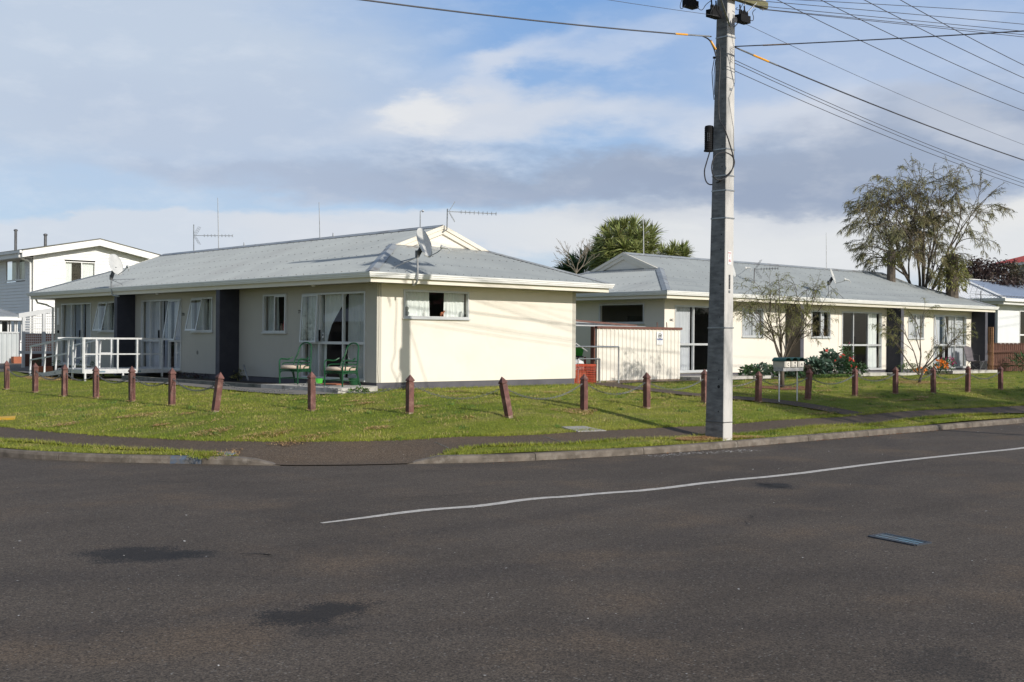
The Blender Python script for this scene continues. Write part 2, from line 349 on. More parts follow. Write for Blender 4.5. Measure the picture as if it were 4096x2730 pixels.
M['kerbblue'] = mat('kerb_blue_paint', (.075, .12, .19), (.12, .115, .11), 9, .8, bump=.5, c3=(.16, .14, .12), s3=8)
M['line'] = mat('line_paint', (.60, .565, .515), (.47, .44, .40), 12, .7, c3=(.20, .18, .155), s3=22, bump=.3)
M['concrete'] = mat('slab_concrete', (.56, .53, .48), (.42, .40, .36), 4, .85, bump=.3, c3=(.16, .15, .12), s3=3)
M['nib'] = mat('mossy_concrete', (.12, .13, .115), (.19, .185, .165), 5, .9, bump=.4, c3=(.05, .055, .04), s3=3)
M['soil'] = mat('dark_soil', (.035, .028, .022), (.06, .045, .035), 9, .95, bump=1)
M['straw'] = mat('dry_grass', (.56, .38, .19), (.42, .24, .11), 6, .95, jitter=.4)
M['mulch'] = mat('bark_mulch', (.24, .085, .04), (.16, .07, .04), 22, .95, bump=1, bscale=90)
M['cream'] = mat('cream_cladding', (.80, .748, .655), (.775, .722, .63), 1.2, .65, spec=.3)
M['creamshade'] = mat('shade_toned_grooved_cladding', (.505, .48, .42), (.48, .458, .40), 1.2, .7, spec=.3, wave=(1, .15, .35))  # same cream paint as the gable end, its shade put into the colour
M['creamu'] = mat('cream_grooved_board', (.80, .748, .655), (.765, .712, .62), 1.2, .7, spec=.3, c3=(.745, .69, .595), s3=1.3, wave=(0, 1.03, .25))
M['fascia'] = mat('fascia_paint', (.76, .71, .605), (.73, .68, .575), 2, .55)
M['white'] = mat('white_paint', (.82, .815, .79), (.77, .765, .74), 3, .5)
M['wboard'] = mat('white_weatherboard', (.85, .85, .83), (.82, .82, .80), 2, .55)
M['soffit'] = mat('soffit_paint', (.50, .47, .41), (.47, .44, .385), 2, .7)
M['plinth'] = mat('plinth_paint', (.115, .11, .125), (.085, .082, .095), 3, .8, bump=.3)
M['navy'] = mat('dark_block_paint', (.030, .032, .043), (.021, .023, .034), 4, .85, bump=.2)
M['navyend'] = mat('dark_block_end_paint', (.095, .095, .115), (.07, .07, .085), 4, .8)
M['brownwing'] = mat('brown_block_paint', (.075, .062, .05), (.055, .047, .04), 4, .8)
M['roof'] = mat('zinc_roof', (.41, .435, .425), (.365, .387, .382), .9, .55, metal=.05, c3=(.355, .37, .365), s3=.6, spec=.4)
M['roofcap'] = mat('zinc_flashing', (.33, .35, .355), (.42, .44, .44), 2.2, .5, metal=.3, c3=(.22, .19, .165), s3=3)
M['screw'] = mat('roof_screw_heads', (.10, .095, .09), rough=.7)
M['alum'] = mat('aluminium_frame', (.62, .63, .63), (.57, .58, .58), 4, .4, metal=.3)
M['galv'] = mat('galvanised_steel', (.42, .43, .44), (.32, .33, .34), 12, .45, metal=.7)
M['silver'] = mat('bright_aluminium', (.70, .71, .71), (.60, .61, .62), 12, .42, metal=.35)
M['dish'] = mat('dish_enamel', (.60, .60, .58), (.52, .52, .50), 6, .45)
M['darkmetal'] = mat('dark_steel', (.09, .09, .095), (.14, .14, .145), 8, .5, metal=.4)
M['black'] = mat('black_plastic', (.010, .010, .011), (.014, .014, .015), 8, .8, spec=.2)
M['rubber'] = mat('black_cable', (.02, .02, .022), (.03, .03, .033), 8, .6)
M['wire'] = mat('weathered_wire', (.055, .055, .065), (.075, .075, .085), 8, .6)
M['inside'] = mat('dimmed_room_wall', (.06, .055, .05), (.045, .04, .036), 2, .9)  # dimness of the rooms put into the colour of inner walls and floors
M['curtain'] = mat('net_curtain', (.90, .92, .90), (.85, .87, .86), 3, .9, trans=.1)
M['curtaing'] = mat('grey_lined_curtain', (.70, .72, .69), (.60, .62, .60), 3, .9, trans=.2)
M['curtainb'] = mat('pale_blue_curtain', (.50, .53, .64), (.44, .47, .58), 3, .9, trans=.2)
M['curtainw'] = mat('white_sheer', (.80, .81, .86), (.75, .76, .82), 3, .9, trans=.25)
M['post'] = mat('maroon_paint', (.17, .070, .058), (.105, .045, .038), 7, .7, bump=.6, c3=(.26, .15, .12), s3=6)
M['bare'] = mat('weathered_wood', (.36, .29, .22), (.22, .15, .11), 16, .9, bump=.5)
M['chain'] = mat('weathered_chain', (.24, .245, .25), (.15, .155, .16), 12, .5, metal=.5)
M['rust'] = mat('rusty_chain', (.10, .035, .025), (.05, .022, .018), 20, .8)
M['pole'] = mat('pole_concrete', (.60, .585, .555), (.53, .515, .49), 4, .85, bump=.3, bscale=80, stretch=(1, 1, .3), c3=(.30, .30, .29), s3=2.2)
M['poleshade'] = mat('weathered_shade_toned_pole_side', (.25, .252, .25), (.15, .152, .153), 5, .9, bump=.3, bscale=60, stretch=(1, 1, 3.2), c3=(.11, .112, .114), s3=2.6)  # streaks are weathering; the overall darkness is painted shade of these faces
M['green'] = mat('green_lacquer', (.011, .075, .028), (.008, .055, .022), 10, .3)
M['cushion'] = mat('beige_cushion', (.62, .50, .40), (.54, .43, .34), 9, .9, bump=.4)
M['orange'] = mat('orange_sleeve', (.85, .42, .03), (.75, .33, .03), 6, .5)
M['porcelain'] = mat('insulator_glaze', (.66, .66, .64), (.58, .58, .56), 6, .25)
M['timber'] = mat('mossy_timber', (.20, .19, .09), (.13, .12, .07), 8, .9, bump=.4, stretch=(1, 6, 6))
M['corru'] = mat('cream_steel_sheet', (.79, .745, .66), (.76, .715, .63), 2, .5)
M['brown'] = mat('brown_steel_trim', (.17, .075, .055), (.13, .055, .04), 6, .6)
M['fence'] = mat('brown_fence_stain', (.135, .058, .036), (.075, .032, .022), 5, .8, stretch=(6, 6, 1), bump=.4)
M['mailgreen'] = mat('green_mailbox_lid', (.012, .07, .055), (.01, .05, .042), 6, .3)
M['mail'] = mat('beige_mailbox', (.52, .49, .43), (.46, .43, .38), 8, .6)
M['greywood'] = mat('peeling_white_wood', (.50, .50, .50), (.34, .33, .32), 16, .8, stretch=(1, 1, 5))
M['red'] = mat('red_plastic', (.48, .035, .03), rough=.5); M['lime'] = mat('lime_plastic', (.09, .50, .06), (.07, .4, .05), 5, .45)
M['mesh'] = mat('orange_mesh', (.46, .07, .03), (.38, .055, .025), 9, .6)
M['terracotta'] = mat('terracotta', (.46, .16, .08), (.38, .13, .07), 6, .8)
M['grey'] = mat('grey_canvas', (.16, .14, .15), (.12, .105, .115), 5, .9, bump=.3)
M['blackcloth'] = mat('black_canvas', (.02, .02, .022), (.03, .03, .032), 5, .9)
M['ink'] = mat('black_lettering', (.012, .012, .014), rough=.6); M['blueink'] = mat('blue_lettering', (.03, .07, .24), rough=.5); M['redink'] = mat('red_lettering', (.65, .04, .05), rough=.5)
M['signw'] = mat('white_enamel', (.80, .80, .80), (.76, .76, .76), 4, .4)
M['bluepaint'] = mat('blue_cover_paint', (.13, .27, .36), (.16, .18, .19), 6, .6, c3=(.13, .13, .125), s3=7)
M['castiron'] = mat('cast_iron', (.05, .055, .065), (.08, .085, .095), 20, .6, metal=.3)
M['yellow'] = mat('yellow_paint', (.70, .42, .04), (.6, .36, .05), 8, .7)
M['coverconc'] = mat('cover_concrete', (.34, .33, .31), (.26, .25, .23), 9, .9, bump=.5)
M['blueroof'] = mat('blue_grey_roof', (.50, .56, .66), (.44, .50, .60), 1.5, .4, metal=.2)
M['greyhouse'] = mat('pale_grey_render', (.74, .76, .76), (.70, .72, .72), 2, .8, bump=.2)
M['redroof'] = mat('red_tile_roof', (.50, .09, .07), (.42, .07, .06), 4, .7, bump=.8, bscale=18)
M['tileroof'] = mat('lichened_tile_roof', (.16, .155, .125), (.075, .073, .065), 5, .9, bump=1.5, bscale=14, c3=(.24, .23, .16), s3=3)
M['bark'] = mat('tree_bark', (.13, .105, .08), (.085, .068, .05), 9, .9, bump=.6)
M['barkp'] = mat('pale_bark', (.27, .23, .18), (.20, .17, .13), 9, .9, bump=.5)
M['leafo'] = mat('olive_leaves', (.28, .27, .085), (.18, .19, .055), 1.4, .6, jitter=.45, trans=.3, c3=(.16, .10, .05), s3=.9)
M['leafbig'] = mat('grey_olive_leaves', (.29, .26, .12), (.19, .185, .085), .8, .65, jitter=.4, trans=.25, c3=(.24, .15, .09), s3=.5)
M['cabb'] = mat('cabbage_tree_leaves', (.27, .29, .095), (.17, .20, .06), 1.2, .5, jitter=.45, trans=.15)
M['cabbd'] = mat('dead_sword_leaves', (.28, .19, .10), (.20, .12, .06), 2, .8, jitter=.3)
M['redleaf'] = mat('dark_red_leaves', (.055, .026, .020), (.04, .022, .018), 1.2, .6, jitter=.5, trans=.15, c3=(.08, .075, .025), s3=.5)
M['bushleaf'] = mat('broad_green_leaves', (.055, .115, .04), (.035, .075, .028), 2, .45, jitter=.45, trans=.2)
M['bushlite'] = mat('light_green_leaves', (.12, .19, .04), (.09, .15, .035), 2, .5, jitter=.4, trans=.25)
M['bluegreen'] = mat('cabbage_green_leaves', (.10, .16, .115), (.065, .115, .08), 2, .5, jitter=.4, trans=.15)
M['petalr'] = mat('coral_petals', (.75, .08, .05), rough=.6); M['petalo'] = mat('orange_petals', (.85, .26, .02), (.75, .2, .02), 20, .6); M['petalm'] = mat('magenta_petals', (.45, .03, .16), rough=.6)
def grassmat():
    m, k, b = _mk('mown_grass'); pos = k.new('ShaderNodeNewGeometry').outputs['Position']
    a = k.noise(pos, .5, 5, .6); c = k.noise(k.vm('MULTIPLY', pos, (.35, 1.5, 1)), 1.7, 5, .65); d = k.noise(pos, 30, 4, .7)
    col = k.mix(k.ss(a, .35, .65), (.17, .215, .03, 1), (.245, .255, .042, 1))
    col = k.mix(k.m('MULTIPLY', k.ss(c, .47, .68), .75), col, (.29, .26, .09, 1))
    col = k.mix(k.m('MULTIPLY', k.ss(c, .5, .3), .5), col, (.075, .13, .018, 1))
    col = k.mix(k.ss(d, .3, .7), k.mix(1.0, col, (.6, .62, .55, 1), 'MULTIPLY'), k.mix(1.0, col, (1.2, 1.2, 1.15, 1), 'MULTIPLY'))
    k.put(b.inputs['Base Color'], col); b.inputs['Roughness'].default_value = .9; b.inputs['Specular IOR Level'].default_value = .15
    bn = k.new('ShaderNodeBump'); bn.inputs['Distance'].default_value = .03; k.put(bn.inputs['Height'], k.noise(pos, 24, 5, .8)); k.put(b.inputs['Normal'], bn.outputs[0]); return m
def blademat():
    m, k, b = _mk('grass_blades'); g = k.new('ShaderNodeNewGeometry'); pos = g.outputs['Position']; rn = g.outputs['Random Per Island']
    a = k.noise(pos, .5, 5, .6); c = k.noise(k.vm('MULTIPLY', pos, (.35, 1.5, 1)), 1.7, 5, .65)
    col = k.mix(k.ss(a, .35, .65), (.225, .28, .036, 1), (.325, .34, .056, 1))
    col = k.mix(k.m('MULTIPLY', k.ss(c, .48, .72), .6), col, (.46, .42, .14, 1))
    col = k.mix(k.m('MULTIPLY', k.ss(c, .5, .3), .45), col, (.095, .165, .024, 1))
    h = k.new('ShaderNodeHueSaturation'); k.put(h.inputs['Color'], col); k.put(h.inputs['Value'], k.lr(rn, 0, 1, .75, 1.4)); col = h.outputs[0]
    col = k.mix(k.m('GREATER_THAN', rn, .955), col, (.40, .33, .16, 1))
    k.put(b.inputs['Base Color'], col); b.inputs['Roughness'].default_value = .7; b.inputs['Specular IOR Level'].default_value = .2
    t = k.new('ShaderNodeBsdfTranslucent'); k.put(t.inputs[0], col); mx = k.new('ShaderNodeMixShader'); mx.inputs[0].default_value = .3
    k.put(mx.inputs[1], b.outputs[0]); k.put(mx.inputs[2], t.outputs[0]); o = [n for n in k.n if n.type == 'OUTPUT_MATERIAL'][0]; k.put(o.inputs[0], mx.outputs[0]); return m
M['brick'] = mat('grey_brown_brick', (.30, .25, .21), (.24, .2, .17), 3, .8)
M['grass'] = grassmat(); M['blade'] = blademat()
def glassmat():
    m = bpy.data.materials.new('window_glass'); m.use_nodes = True; m.node_tree.nodes.clear(); k = NT(m.node_tree)
    t = k.new('ShaderNodeBsdfTransparent'); t.inputs[0].default_value = (.93, .95, .94, 1); g = k.new('ShaderNodeBsdfGlossy'); g.inputs['Roughness'].default_value = .02
    ge = k.new('ShaderNodeNewGeometry'); cs = k.m('ABSOLUTE', k.vm('DOT_PRODUCT', ge.outputs['Normal'], ge.outputs['Incoming'])); fr = k.m('ADD', k.m('MULTIPLY', k.m('POWER', k.m('SUBTRACT', 1.0, cs), 5.0), .92), .075); mx = k.new('ShaderNodeMixShader')
    k.put(mx.inputs[0], fr); k.put(mx.inputs[1], t.outputs[0]); k.put(mx.inputs[2], g.outputs[0])
    k.put(k.new('ShaderNodeOutputMaterial').inputs[0], mx.outputs[0]); return m
M['glass'] = glassmat()

# ------------------------------------------------------------------ ground, road, kerb, paths
KLINE = [(-10.2, 120)] + KL + KM + KR + [(120, -8.6)]
def resample(pts, step, far=25):
    out = []
    for (a, b) in zip(pts[:-1], pts[1:]):
        L = math.hypot(b[0] - a[0], b[1] - a[1]); n = max(1, int(L / (step if abs(a[0]) < far and abs(a[1]) < far else step * 8)))
        for i in range(n): t = i / n; out.append(tuple(a[j] + (b[j] - a[j]) * t for j in range(len(a))))
    return out + [tuple(pts[-1])]
def smooth(pts, it=2):
    for _ in range(it):
        q = [pts[0]]
        for a, b in zip(pts[:-1], pts[1:]):
            q.append(tuple(a[j] * .75 + b[j] * .25 for j in range(len(a)))); q.append(tuple(a[j] * .25 + b[j] * .75 for j in range(len(a))))
        pts = q + [pts[-1]]
    return pts
KS = resample(smooth(KLINE, 2), .3)
g = MB().prism([(2500 * math.cos(t * PI / 24), 2500 * math.sin(t * PI / 24)) for t in range(48)], -.3, -.05).build('ground', M['grass']); props(g, kind='structure')
rb = MB(); rb.add([(-140, -140, 0), (140, -140, 0), (140, 140, 0), (-140, 140, 0)], [(0, 1, 2, 3)]); props(rb.build('road', M['road'], recalc=False), kind='structure')
# lawn sheet: runs from the back of the kerb into the block
ks = np.array(KS); tang = np.gradient(ks, axis=0); tang /= np.linalg.norm(tang, axis=1)[:, None]; nrm = np.stack([-tang[:, 1], tang[:, 0]], 1)
st = ks + nrm * .10; cen = np.array([120.0, 120.0])
dist = np.concatenate([np.arange(0, 9, .25), np.arange(9, 22, .8), np.arange(22, 60, 3)])
P = []
for s_ in st:
    L = np.linalg.norm(cen - s_); dd = np.concatenate([dist, np.linspace(60, max(L, 61), 5)]); P.append(s_[None] + (cen - s_)[None] / max(L, 1e-6) * dd[:, None])
P = np.array(P); ns, nt = P.shape[:2]; zz = Tuv(P[:, :, 0].ravel(), P[:, :, 1].ravel())
LOW = 1; V = np.concatenate([P.reshape(-1, 2), zz[:, None]], 1); ii, jj = np.meshgrid(np.arange(ns - 1), np.arange(nt - 1), indexing='ij'); b0 = (ii * nt + jj).ravel()
lawn_obj = props(fastmesh('lawn', V, np.stack([b0, b0 + nt, b0 + nt + 1, b0 + 1], 1)[:, ::-1], M['grass'], smooth=True), kind='structure')
def strip(name, pairs, m, dz=.006, na=8, step=.3, sm=1):
    pr = resample(smooth([tuple(a) + tuple(b) for a, b in pairs], sm), step); V = []; n = len(pr)
    for q in pr:
        for i in range(na + 1): t = i / na; V.append((q[0] + (q[2] - q[0]) * t, q[1] + (q[3] - q[1]) * t))
    V = np.array(V); z = Tuv(V[:, 0], V[:, 1]) + dz; ii, jj = np.meshgrid(np.arange(n - 1), np.arange(na), indexing='ij'); b0 = (ii * (na + 1) + jj).ravel()
    return props(fastmesh(name, np.concatenate([V, z[:, None]], 1), np.stack([b0, b0 + na + 1, b0 + na + 2, b0 + 1], 1), m, smooth=True), kind='structure')
PATH = [((-9.3, 60), (-8.3, 60)), ((-9.3, 14), (-8.3, 14)), ((-9.2, 6), (-8.3, 6)), ((-8.9, 1), (-8.1, 1.5)), ((-8.38, -1.61), (-7.75, -.2)), ((-7.87, -3.18), (-7.42, -2.52)),
        ((-7.36, -4.21), (-6.95, -3.5)), ((-6.9, -4.95), (-6.5, -4.35)), ((-6.5, -5.7), (-6.2, -4.8)), ((-6.25, -6.36), (-5.8, -5.3)), ((-5.45, -6.93), (-5.01, -6.01)), ((-4.8, -7.24), (-4.4, -6.2)),
        ((-4.35, -7.34), (-3.85, -6.38)), ((-3.79, -7.15), (-3.3, -6.48)), ((-2.6, -7.3), (-2.35, -6.67)), ((-1.77, -7.44), (-1.5, -6.83)), ((.62, -7.77), (.6, -7.02)), ((2.34, -7.8), (2.34, -7.07)),
        ((6.74, -7.85), (6.64, -7.13)), ((12.89, -8.0), (12.9, -7.3)), ((20, -8), (20, -7.35)), ((60, -8), (60, -7.4))]
fp = strip('footpath', PATH, M['path'], .008, 8, .15)
def ribbon(c, w):
    out = []
    for i, p in enumerate(c):
        a = c[max(i - 1, 0)]; b = c[min(i + 1, len(c) - 1)]; d = np.array([b[0] - a[0], b[1] - a[1]]); d /= np.linalg.norm(d); n = np.array([-d[1], d[0]]) * w / 2
        out.append(((p[0] - n[0], p[1] - n[1]), (p[0] + n[0], p[1] + n[1])))
    return out
APATH = ribbon([(7.35, -7.2), (7.05, -5.9), (6.6, -5.2), (5.9, -4.5), (5.5, -3.6), (5.9, -2), (6.6, -.6), (7.6, .5), (11.5, .6)], .72)
strip('garden_path', APATH, M['path'], .012)
FPATH = [((-1.3, 17.6), (-.9, 17.6)), ((-1.95, 9.4), (-1.5, 9.4)), ((-2.17, 3), (-1.5, 3)), ((-2.42, .6), (-1.5, 1)), ((-2.3, -.5), (-1.5, -.2)), ((-1.5, -.85), (-1.3, -.7))]
strip('house_path', FPATH, M['concpath'], .010)
strip('driveway', [((-9, 17.4), (-9, 45)), ((-3, 17.5), (-3, 45)), ((-1, 17.7), (-1, 45)), ((4, 18.2), (4, 45)), ((9, 18.2), (9, 45))], M['drive'], .014, 20, .6, 0)
# kerb blocks
kb = MB(); KH = .105
def kerbrun(line, taper):
    pts = resample(smooth(line, 2), .15); acc = 0
    P_ = np.array(pts); tg = np.gradient(P_, axis=0); tg /= np.linalg.norm(tg, axis=1)[:, None]; nn = np.stack([-tg[:, 1], tg[:, 0]], 1); n = len(pts)
    for i in range(n - 1):
        q = []
        for j, sh in ((i, .0), (i + 1, .0)):
            if i % 12 == 11 and j == i + 1: p = P_[j] - tg[j] * .012
            else: p = P_[j]
            dend = (math.dist(pts[j], pts[-1]) if taper == 'end' else math.dist(pts[j], pts[0])); h = KH * min(1, max(.04, dend / .5)) if dend < .5 else KH
            q.append([(p[0] + nn[j][0] * o, p[1] + nn[j][1] * o, z) for o, z in ((-.012, -.1), (-.006, h * .6), (.012, h * .93), (.03, h), (.13, h + .004), (.13, -.1))])
        pass
        mid = P_[i]; kb.cur = 1 if (-7.32 < mid[0] < -6.93 and mid[1] < -4.1 and taper == 'end') else 0
        kb.add(q[0] + q[1], [(a, (a + 1) % 6, (a + 1) % 6 + 6, a + 6) for a in range(6)] + [(5, 4, 3, 2, 1, 0), (6, 7, 8, 9, 10, 11)])
kerbrun([(-10.2, 60)] + KL[1:] + [(-6.18, -6.34)], 'end'); kerbrun([(-4.66, -7.23)] + KR, 'start')
props(kb.build('kerb', [M['kerb'], M['kerbblue']]), kind='structure')
# painted centre line, a little wobbly
lp = [on_z(x * 4096 / 2353, y * 4096 / 2353, 0) for x, y in ((738, 1203), (817, 1194), (915, 1180.5), (997, 1171.5), (1078, 1166), (1140, 1158.5), (1181, 1151.5), (1242, 1145), (1303, 1142.5), (1378, 1135), (1500, 1127), (1650, 1107), (1800, 1093), (2000, 1068), (2200, 1045), (2353, 1031))]
lp = [(p.x, p.y) for p in lp] + [(lp[-1].x + 12, lp[-1].y), (lp[-1].x + 60, lp[-1].y - .1)]
lp = resample(smooth(lp, 1), .25, 60); random.seed(4); lm = MB(); vs = []
for i, (x, y) in enumerate(lp):
    o = .012 * math.sin(i * .37) + random.uniform(-.006, .006); w = .066 * (1 if i > 6 else .4 + .1 * i)
    vs += [(x, y + o - w, .004), (x, y + o + w, .004)]
lm.add(vs, [(2 * i, 2 * i + 2, 2 * i + 3, 2 * i + 1) for i in range(len(lp) - 1)]); props(lm.build('road_marking', M['line'], recalc=False), kind='structure')
# garden beds and worn patches (flat, on the lawn)
def patch(name, x, y, rx, ry, m, dz=.012, seed=0, kind='structure'):
    rr = random.Random(seed); n = 28; ring = []
    ph = [rr.uniform(0, 6.3) for _ in range(4)]
    for i in range(n): t = 2 * PI * i / n; k = 1 + .16 * math.sin(3 * t + ph[0]) + .12 * math.sin(5 * t + ph[1]) + .08 * math.sin(9 * t + ph[2]); ring.append((x + rx * k * math.cos(t), y + ry * k * math.sin(t)))
    V = [(x, y)] + [(x + (a - x) * f, y + (b - y) * f) for f in (.33, .66, 1) for a, b in ring]; V = np.array(V); z = Tuv(V[:, 0], V[:, 1]) + dz
    F = [(0, 1 + i, 1 + (i + 1) % n) for i in range(n)]
    for r in (0, 1):
        for i in range(n): a = 1 + r * n + i; b = 1 + r * n + (i + 1) % n; F += [(a, a + n, b + n), (a, b + n, b)]
    return props(fastmesh(name, np.concatenate([V, z[:, None]], 1), F, m), kind=kind)

# ------------------------------------------------------------------ grass blades
def inpoly(x, y, poly):
    c = np.zeros(len(x), bool); n = len(poly); j = n - 1
    for i in range(n):
        xi, yi = poly[i]; xj, yj = poly[j]
        c ^= ((yi > y) != (yj > y)) & (x < (xj - xi) * (y - yi) / (yj - yi + 1e-12) + xi); j = i
    return c
def polyof(pairs, sm=1): pr = smooth([tuple(a) + tuple(b) for a, b in pairs], sm); return [(q[0], q[1]) for q in pr] + [(q[2], q[3]) for q in pr][::-1]
rng = np.random.default_rng(5)
def blades(name, n, x0, x1, y0, y1, hmin, hmax, wid, keep=None, label=None):
    x = rng.uniform(x0, x1, n); y = rng.uniform(y0, y1, n)
    ok = np.ones(n, bool)
    fz = rng.normal(0, .02, (2, n)); X, Y = x + fz[0], y + fz[1]
    lawnpoly = [(a + nx * .12, b + ny * .12) for (a, b), (nx, ny) in zip(KS, nrm)] + [(120, 120)]
    ok &= inpoly(x, y, lawnpoly)
    for pl in (polyof(PATH), polyof(APATH), polyof(FPATH)): ok &= ~inpoly(X, Y, pl)
    ok &= ~((X > -.9) & (X < 6.1) & (Y > -.04) & (Y < 18)); ok &= ~((X > -1.6) & (X < .1) & (Y > -.6) & (Y < 18)); ok &= ~((X > 10.9) & (Y > .3)); ok &= ~((X > 7.6) & (Y > .75)); ok &= ~(Y > 17.4)
    ok &= ~((X > 6) & (Y > 1.2))
    dc = np.hypot(x - CAM.x, y - CAM.y); f = ((x - CAM.x) * fw.x + (y - CAM.y) * fw.y); s = ((x - CAM.x) * rw.x + (y - CAM.y) * rw.y)
    ok &= (np.abs(s) < f * .47 + .5)
    _p = on_z(2893.7, 1764.5, .11); ok &= ~((((x - _p.x - .15) / .85) ** 2 + ((y - _p.y - .12) / .3) ** 2 < 1) & (rng.uniform(0, 1, n) < .9))
    if keep is not None: ok &= keep(x, y, dc)
    x, y = x[ok], y[ok]; n = len(x); z = Tuv(x, y); a = rng.uniform(0, 2 * PI, n); h = rng.uniform(hmin, hmax, n); w = wid * rng.uniform(.6, 1.3, n)
    tx, ty = rng.normal(0, .5, n) * h, rng.normal(0, .5, n) * h
    V = np.empty((n, 3, 3)); V[:, 0] = np.stack([x - np.cos(a) * w, y - np.sin(a) * w, z - .003], 1); V[:, 1] = np.stack([x + np.cos(a) * w, y + np.sin(a) * w, z - .003], 1); V[:, 2] = np.stack([x + tx, y + ty, z + h], 1)
    return props(fastmesh(name, V.reshape(-1, 3), np.arange(3 * n).reshape(-1, 3), M['blade']), label, 'grass', kind='stuff')
_co = np.empty(len(lawn_obj.data.vertices) * 3); lawn_obj.data.vertices.foreach_get('co', _co); _co = _co.reshape(-1, 3)
for pl in (polyof(PATH), polyof(APATH), polyof(FPATH)): _co[inpoly(_co[:, 0], _co[:, 1], pl), 2] -= .03
_sel = (_co[:, 0] > -6.5) & (_co[:, 0] < -3.9) & (_co[:, 1] < -5.9); _co[_sel, 2] -= .03
lawn_obj.data.vertices.foreach_set('co', _co.ravel()); lawn_obj.data.update()
o = blades('lawn_grass', 620000, -13, 26, -9, 14, .018, .042, .0045, lambda x, y, d: rng.uniform(0, 1, len(x)) < np.clip(22 / d, .3, 1) ** 2 * .8, 'short mown green and yellowish grass of the lawn and the verges')
# longer fringe where the mower misses: beside paths, kerb, posts
def fringe(poly_pts, off, n, spread):
    pts = np.array(resample(poly_pts, .05, 40)); k = rng.integers(0, len(pts), n); p = pts[k] + rng.normal(0, spread, (n, 2)); return p
fr = []
PL = smooth([tuple(a) + tuple(b) for a, b in PATH], 1)
fr.append(fringe([(q[0], q[1] - .03) for q in PL if q[0] < -6.8 and q[1] < 8], 0, 3500, .03)); fr.append(fringe([(q[0], q[1] - .03) for q in PL if q[0] > -4.1 and q[0] < 14], 0, 6000, .03))
fr.append(fringe([(q[2], q[3] + .03) for q in PL if q[2] < 15 and q[3] < 8], 0, 12000, .035))
fr.append(fringe([(a + nx * .15, b + ny * .15) for (a, b), (nx, ny) in zip(KS, nrm) if a < -6.6 and b < 8], 0, 3500, .02)); fr.append(fringe([(a + nx * .15, b + ny * .15) for (a, b), (nx, ny) in zip(KS, nrm) if -4.1 < a < 14 and b < 0], 0, 6500, .02))
fr.append(fringe([(0.02, -.06), (6.05, -.06)], 0, 1800, .02)); fr.append(np.array([(-3.9, -7.35)]) + rng.normal(0, .10, (700, 2)) * np.array([1.6, .3])); fr.append(np.array([(-6.85, -5.4)]) + rng.normal(0, .09, (800, 2)))
fr = np.concatenate(fr); n = len(fr); z = Tuv(fr[:, 0], fr[:, 1]); a = rng.uniform(0, 6.28, n); h = rng.uniform(.025, .07, n); w = .005 * rng.uniform(.6, 1.3, n); V = np.empty((n, 3, 3))
V[:, 0] = np.stack([fr[:, 0] - np.cos(a) * w, fr[:, 1] - np.sin(a) * w, z], 1); V[:, 1] = np.stack([fr[:, 0] + np.cos(a) * w, fr[:, 1] + np.sin(a) * w, z], 1); V[:, 2] = np.stack([fr[:, 0] + rng.normal(0, .6, n) * h, fr[:, 1] + rng.normal(0, .6, n) * h, z + h], 1)
props(fastmesh('edge_grass', V.reshape(-1, 3), np.arange(3 * n).reshape(-1, 3), M['blade']), 'longer grass fringe along the path edges and kerb', 'grass', kind='stuff')
# fallen leaves and grit in the gutter
def scatter(name, pts, smin, smax, m, label, cat, up=.004):
    n = len(pts); a = rng.uniform(0, 6.28, n); s = rng.uniform(smin, smax, n); z = pts[:, 2] + up; t = rng.uniform(0, .5, (n, 4)) * s[:, None]
    V = np.empty((n, 4, 3))
    for j in range(4): V[:, j] = np.stack([pts[:, 0] + np.cos(a + j * PI / 2) * s * (1 if j % 2 else .5), pts[:, 1] + np.sin(a + j * PI / 2) * s * (1 if j % 2 else .5), z + t[:, j]], 1)
    return props(fastmesh(name, V.reshape(-1, 3), np.arange(4 * n).reshape(-1, 4), m), label, cat, kind='stuff')
M['litter'] = mat('dry_leaf', (.26, .10, .05), (.17, .08, .04), 20, .9, jitter=.4)
x = rng.uniform(-4, 14, 420); x = np.where(rng.uniform(0, 1, 420) < .6, rng.uniform(3.5, 9, 420), x); ky = np.interp(x, [p[0] for p in KR], [p[1] for p in KR]); scatter('fallen_leaves', np.stack([x, ky - .03 - np.abs(rng.normal(0, .06, 420)), 0 * x], 1), .006, .028, M['litter'], 'dry brown leaves lying in the gutter along the right kerb', 'leaves')
M['fleck'] = mat('pale_fleck', (.50, .49, .47), (.42, .41, .39), 20, .9)
g0 = on_z(2560, 1825, 0); g1 = on_z(3000, 1800, 0); t = rng.uniform(0, 1, 520); sc1 = np.stack([g0.x + (g1.x - g0.x) * t, g0.y + (g1.y - g0.y) * t + rng.normal(0, .10, 520) - .1, 0 * t], 1)
xx = rng.uniform(-14, 12, 260); yy = rng.uniform(-18, -8.8, 260); scatter('pale_grit', np.concatenate([sc1, np.stack([xx, yy, 0 * xx], 1)]), .005, .018, M['fleck'], 'small pale flecks on the asphalt below the wires and across the road', 'grit')

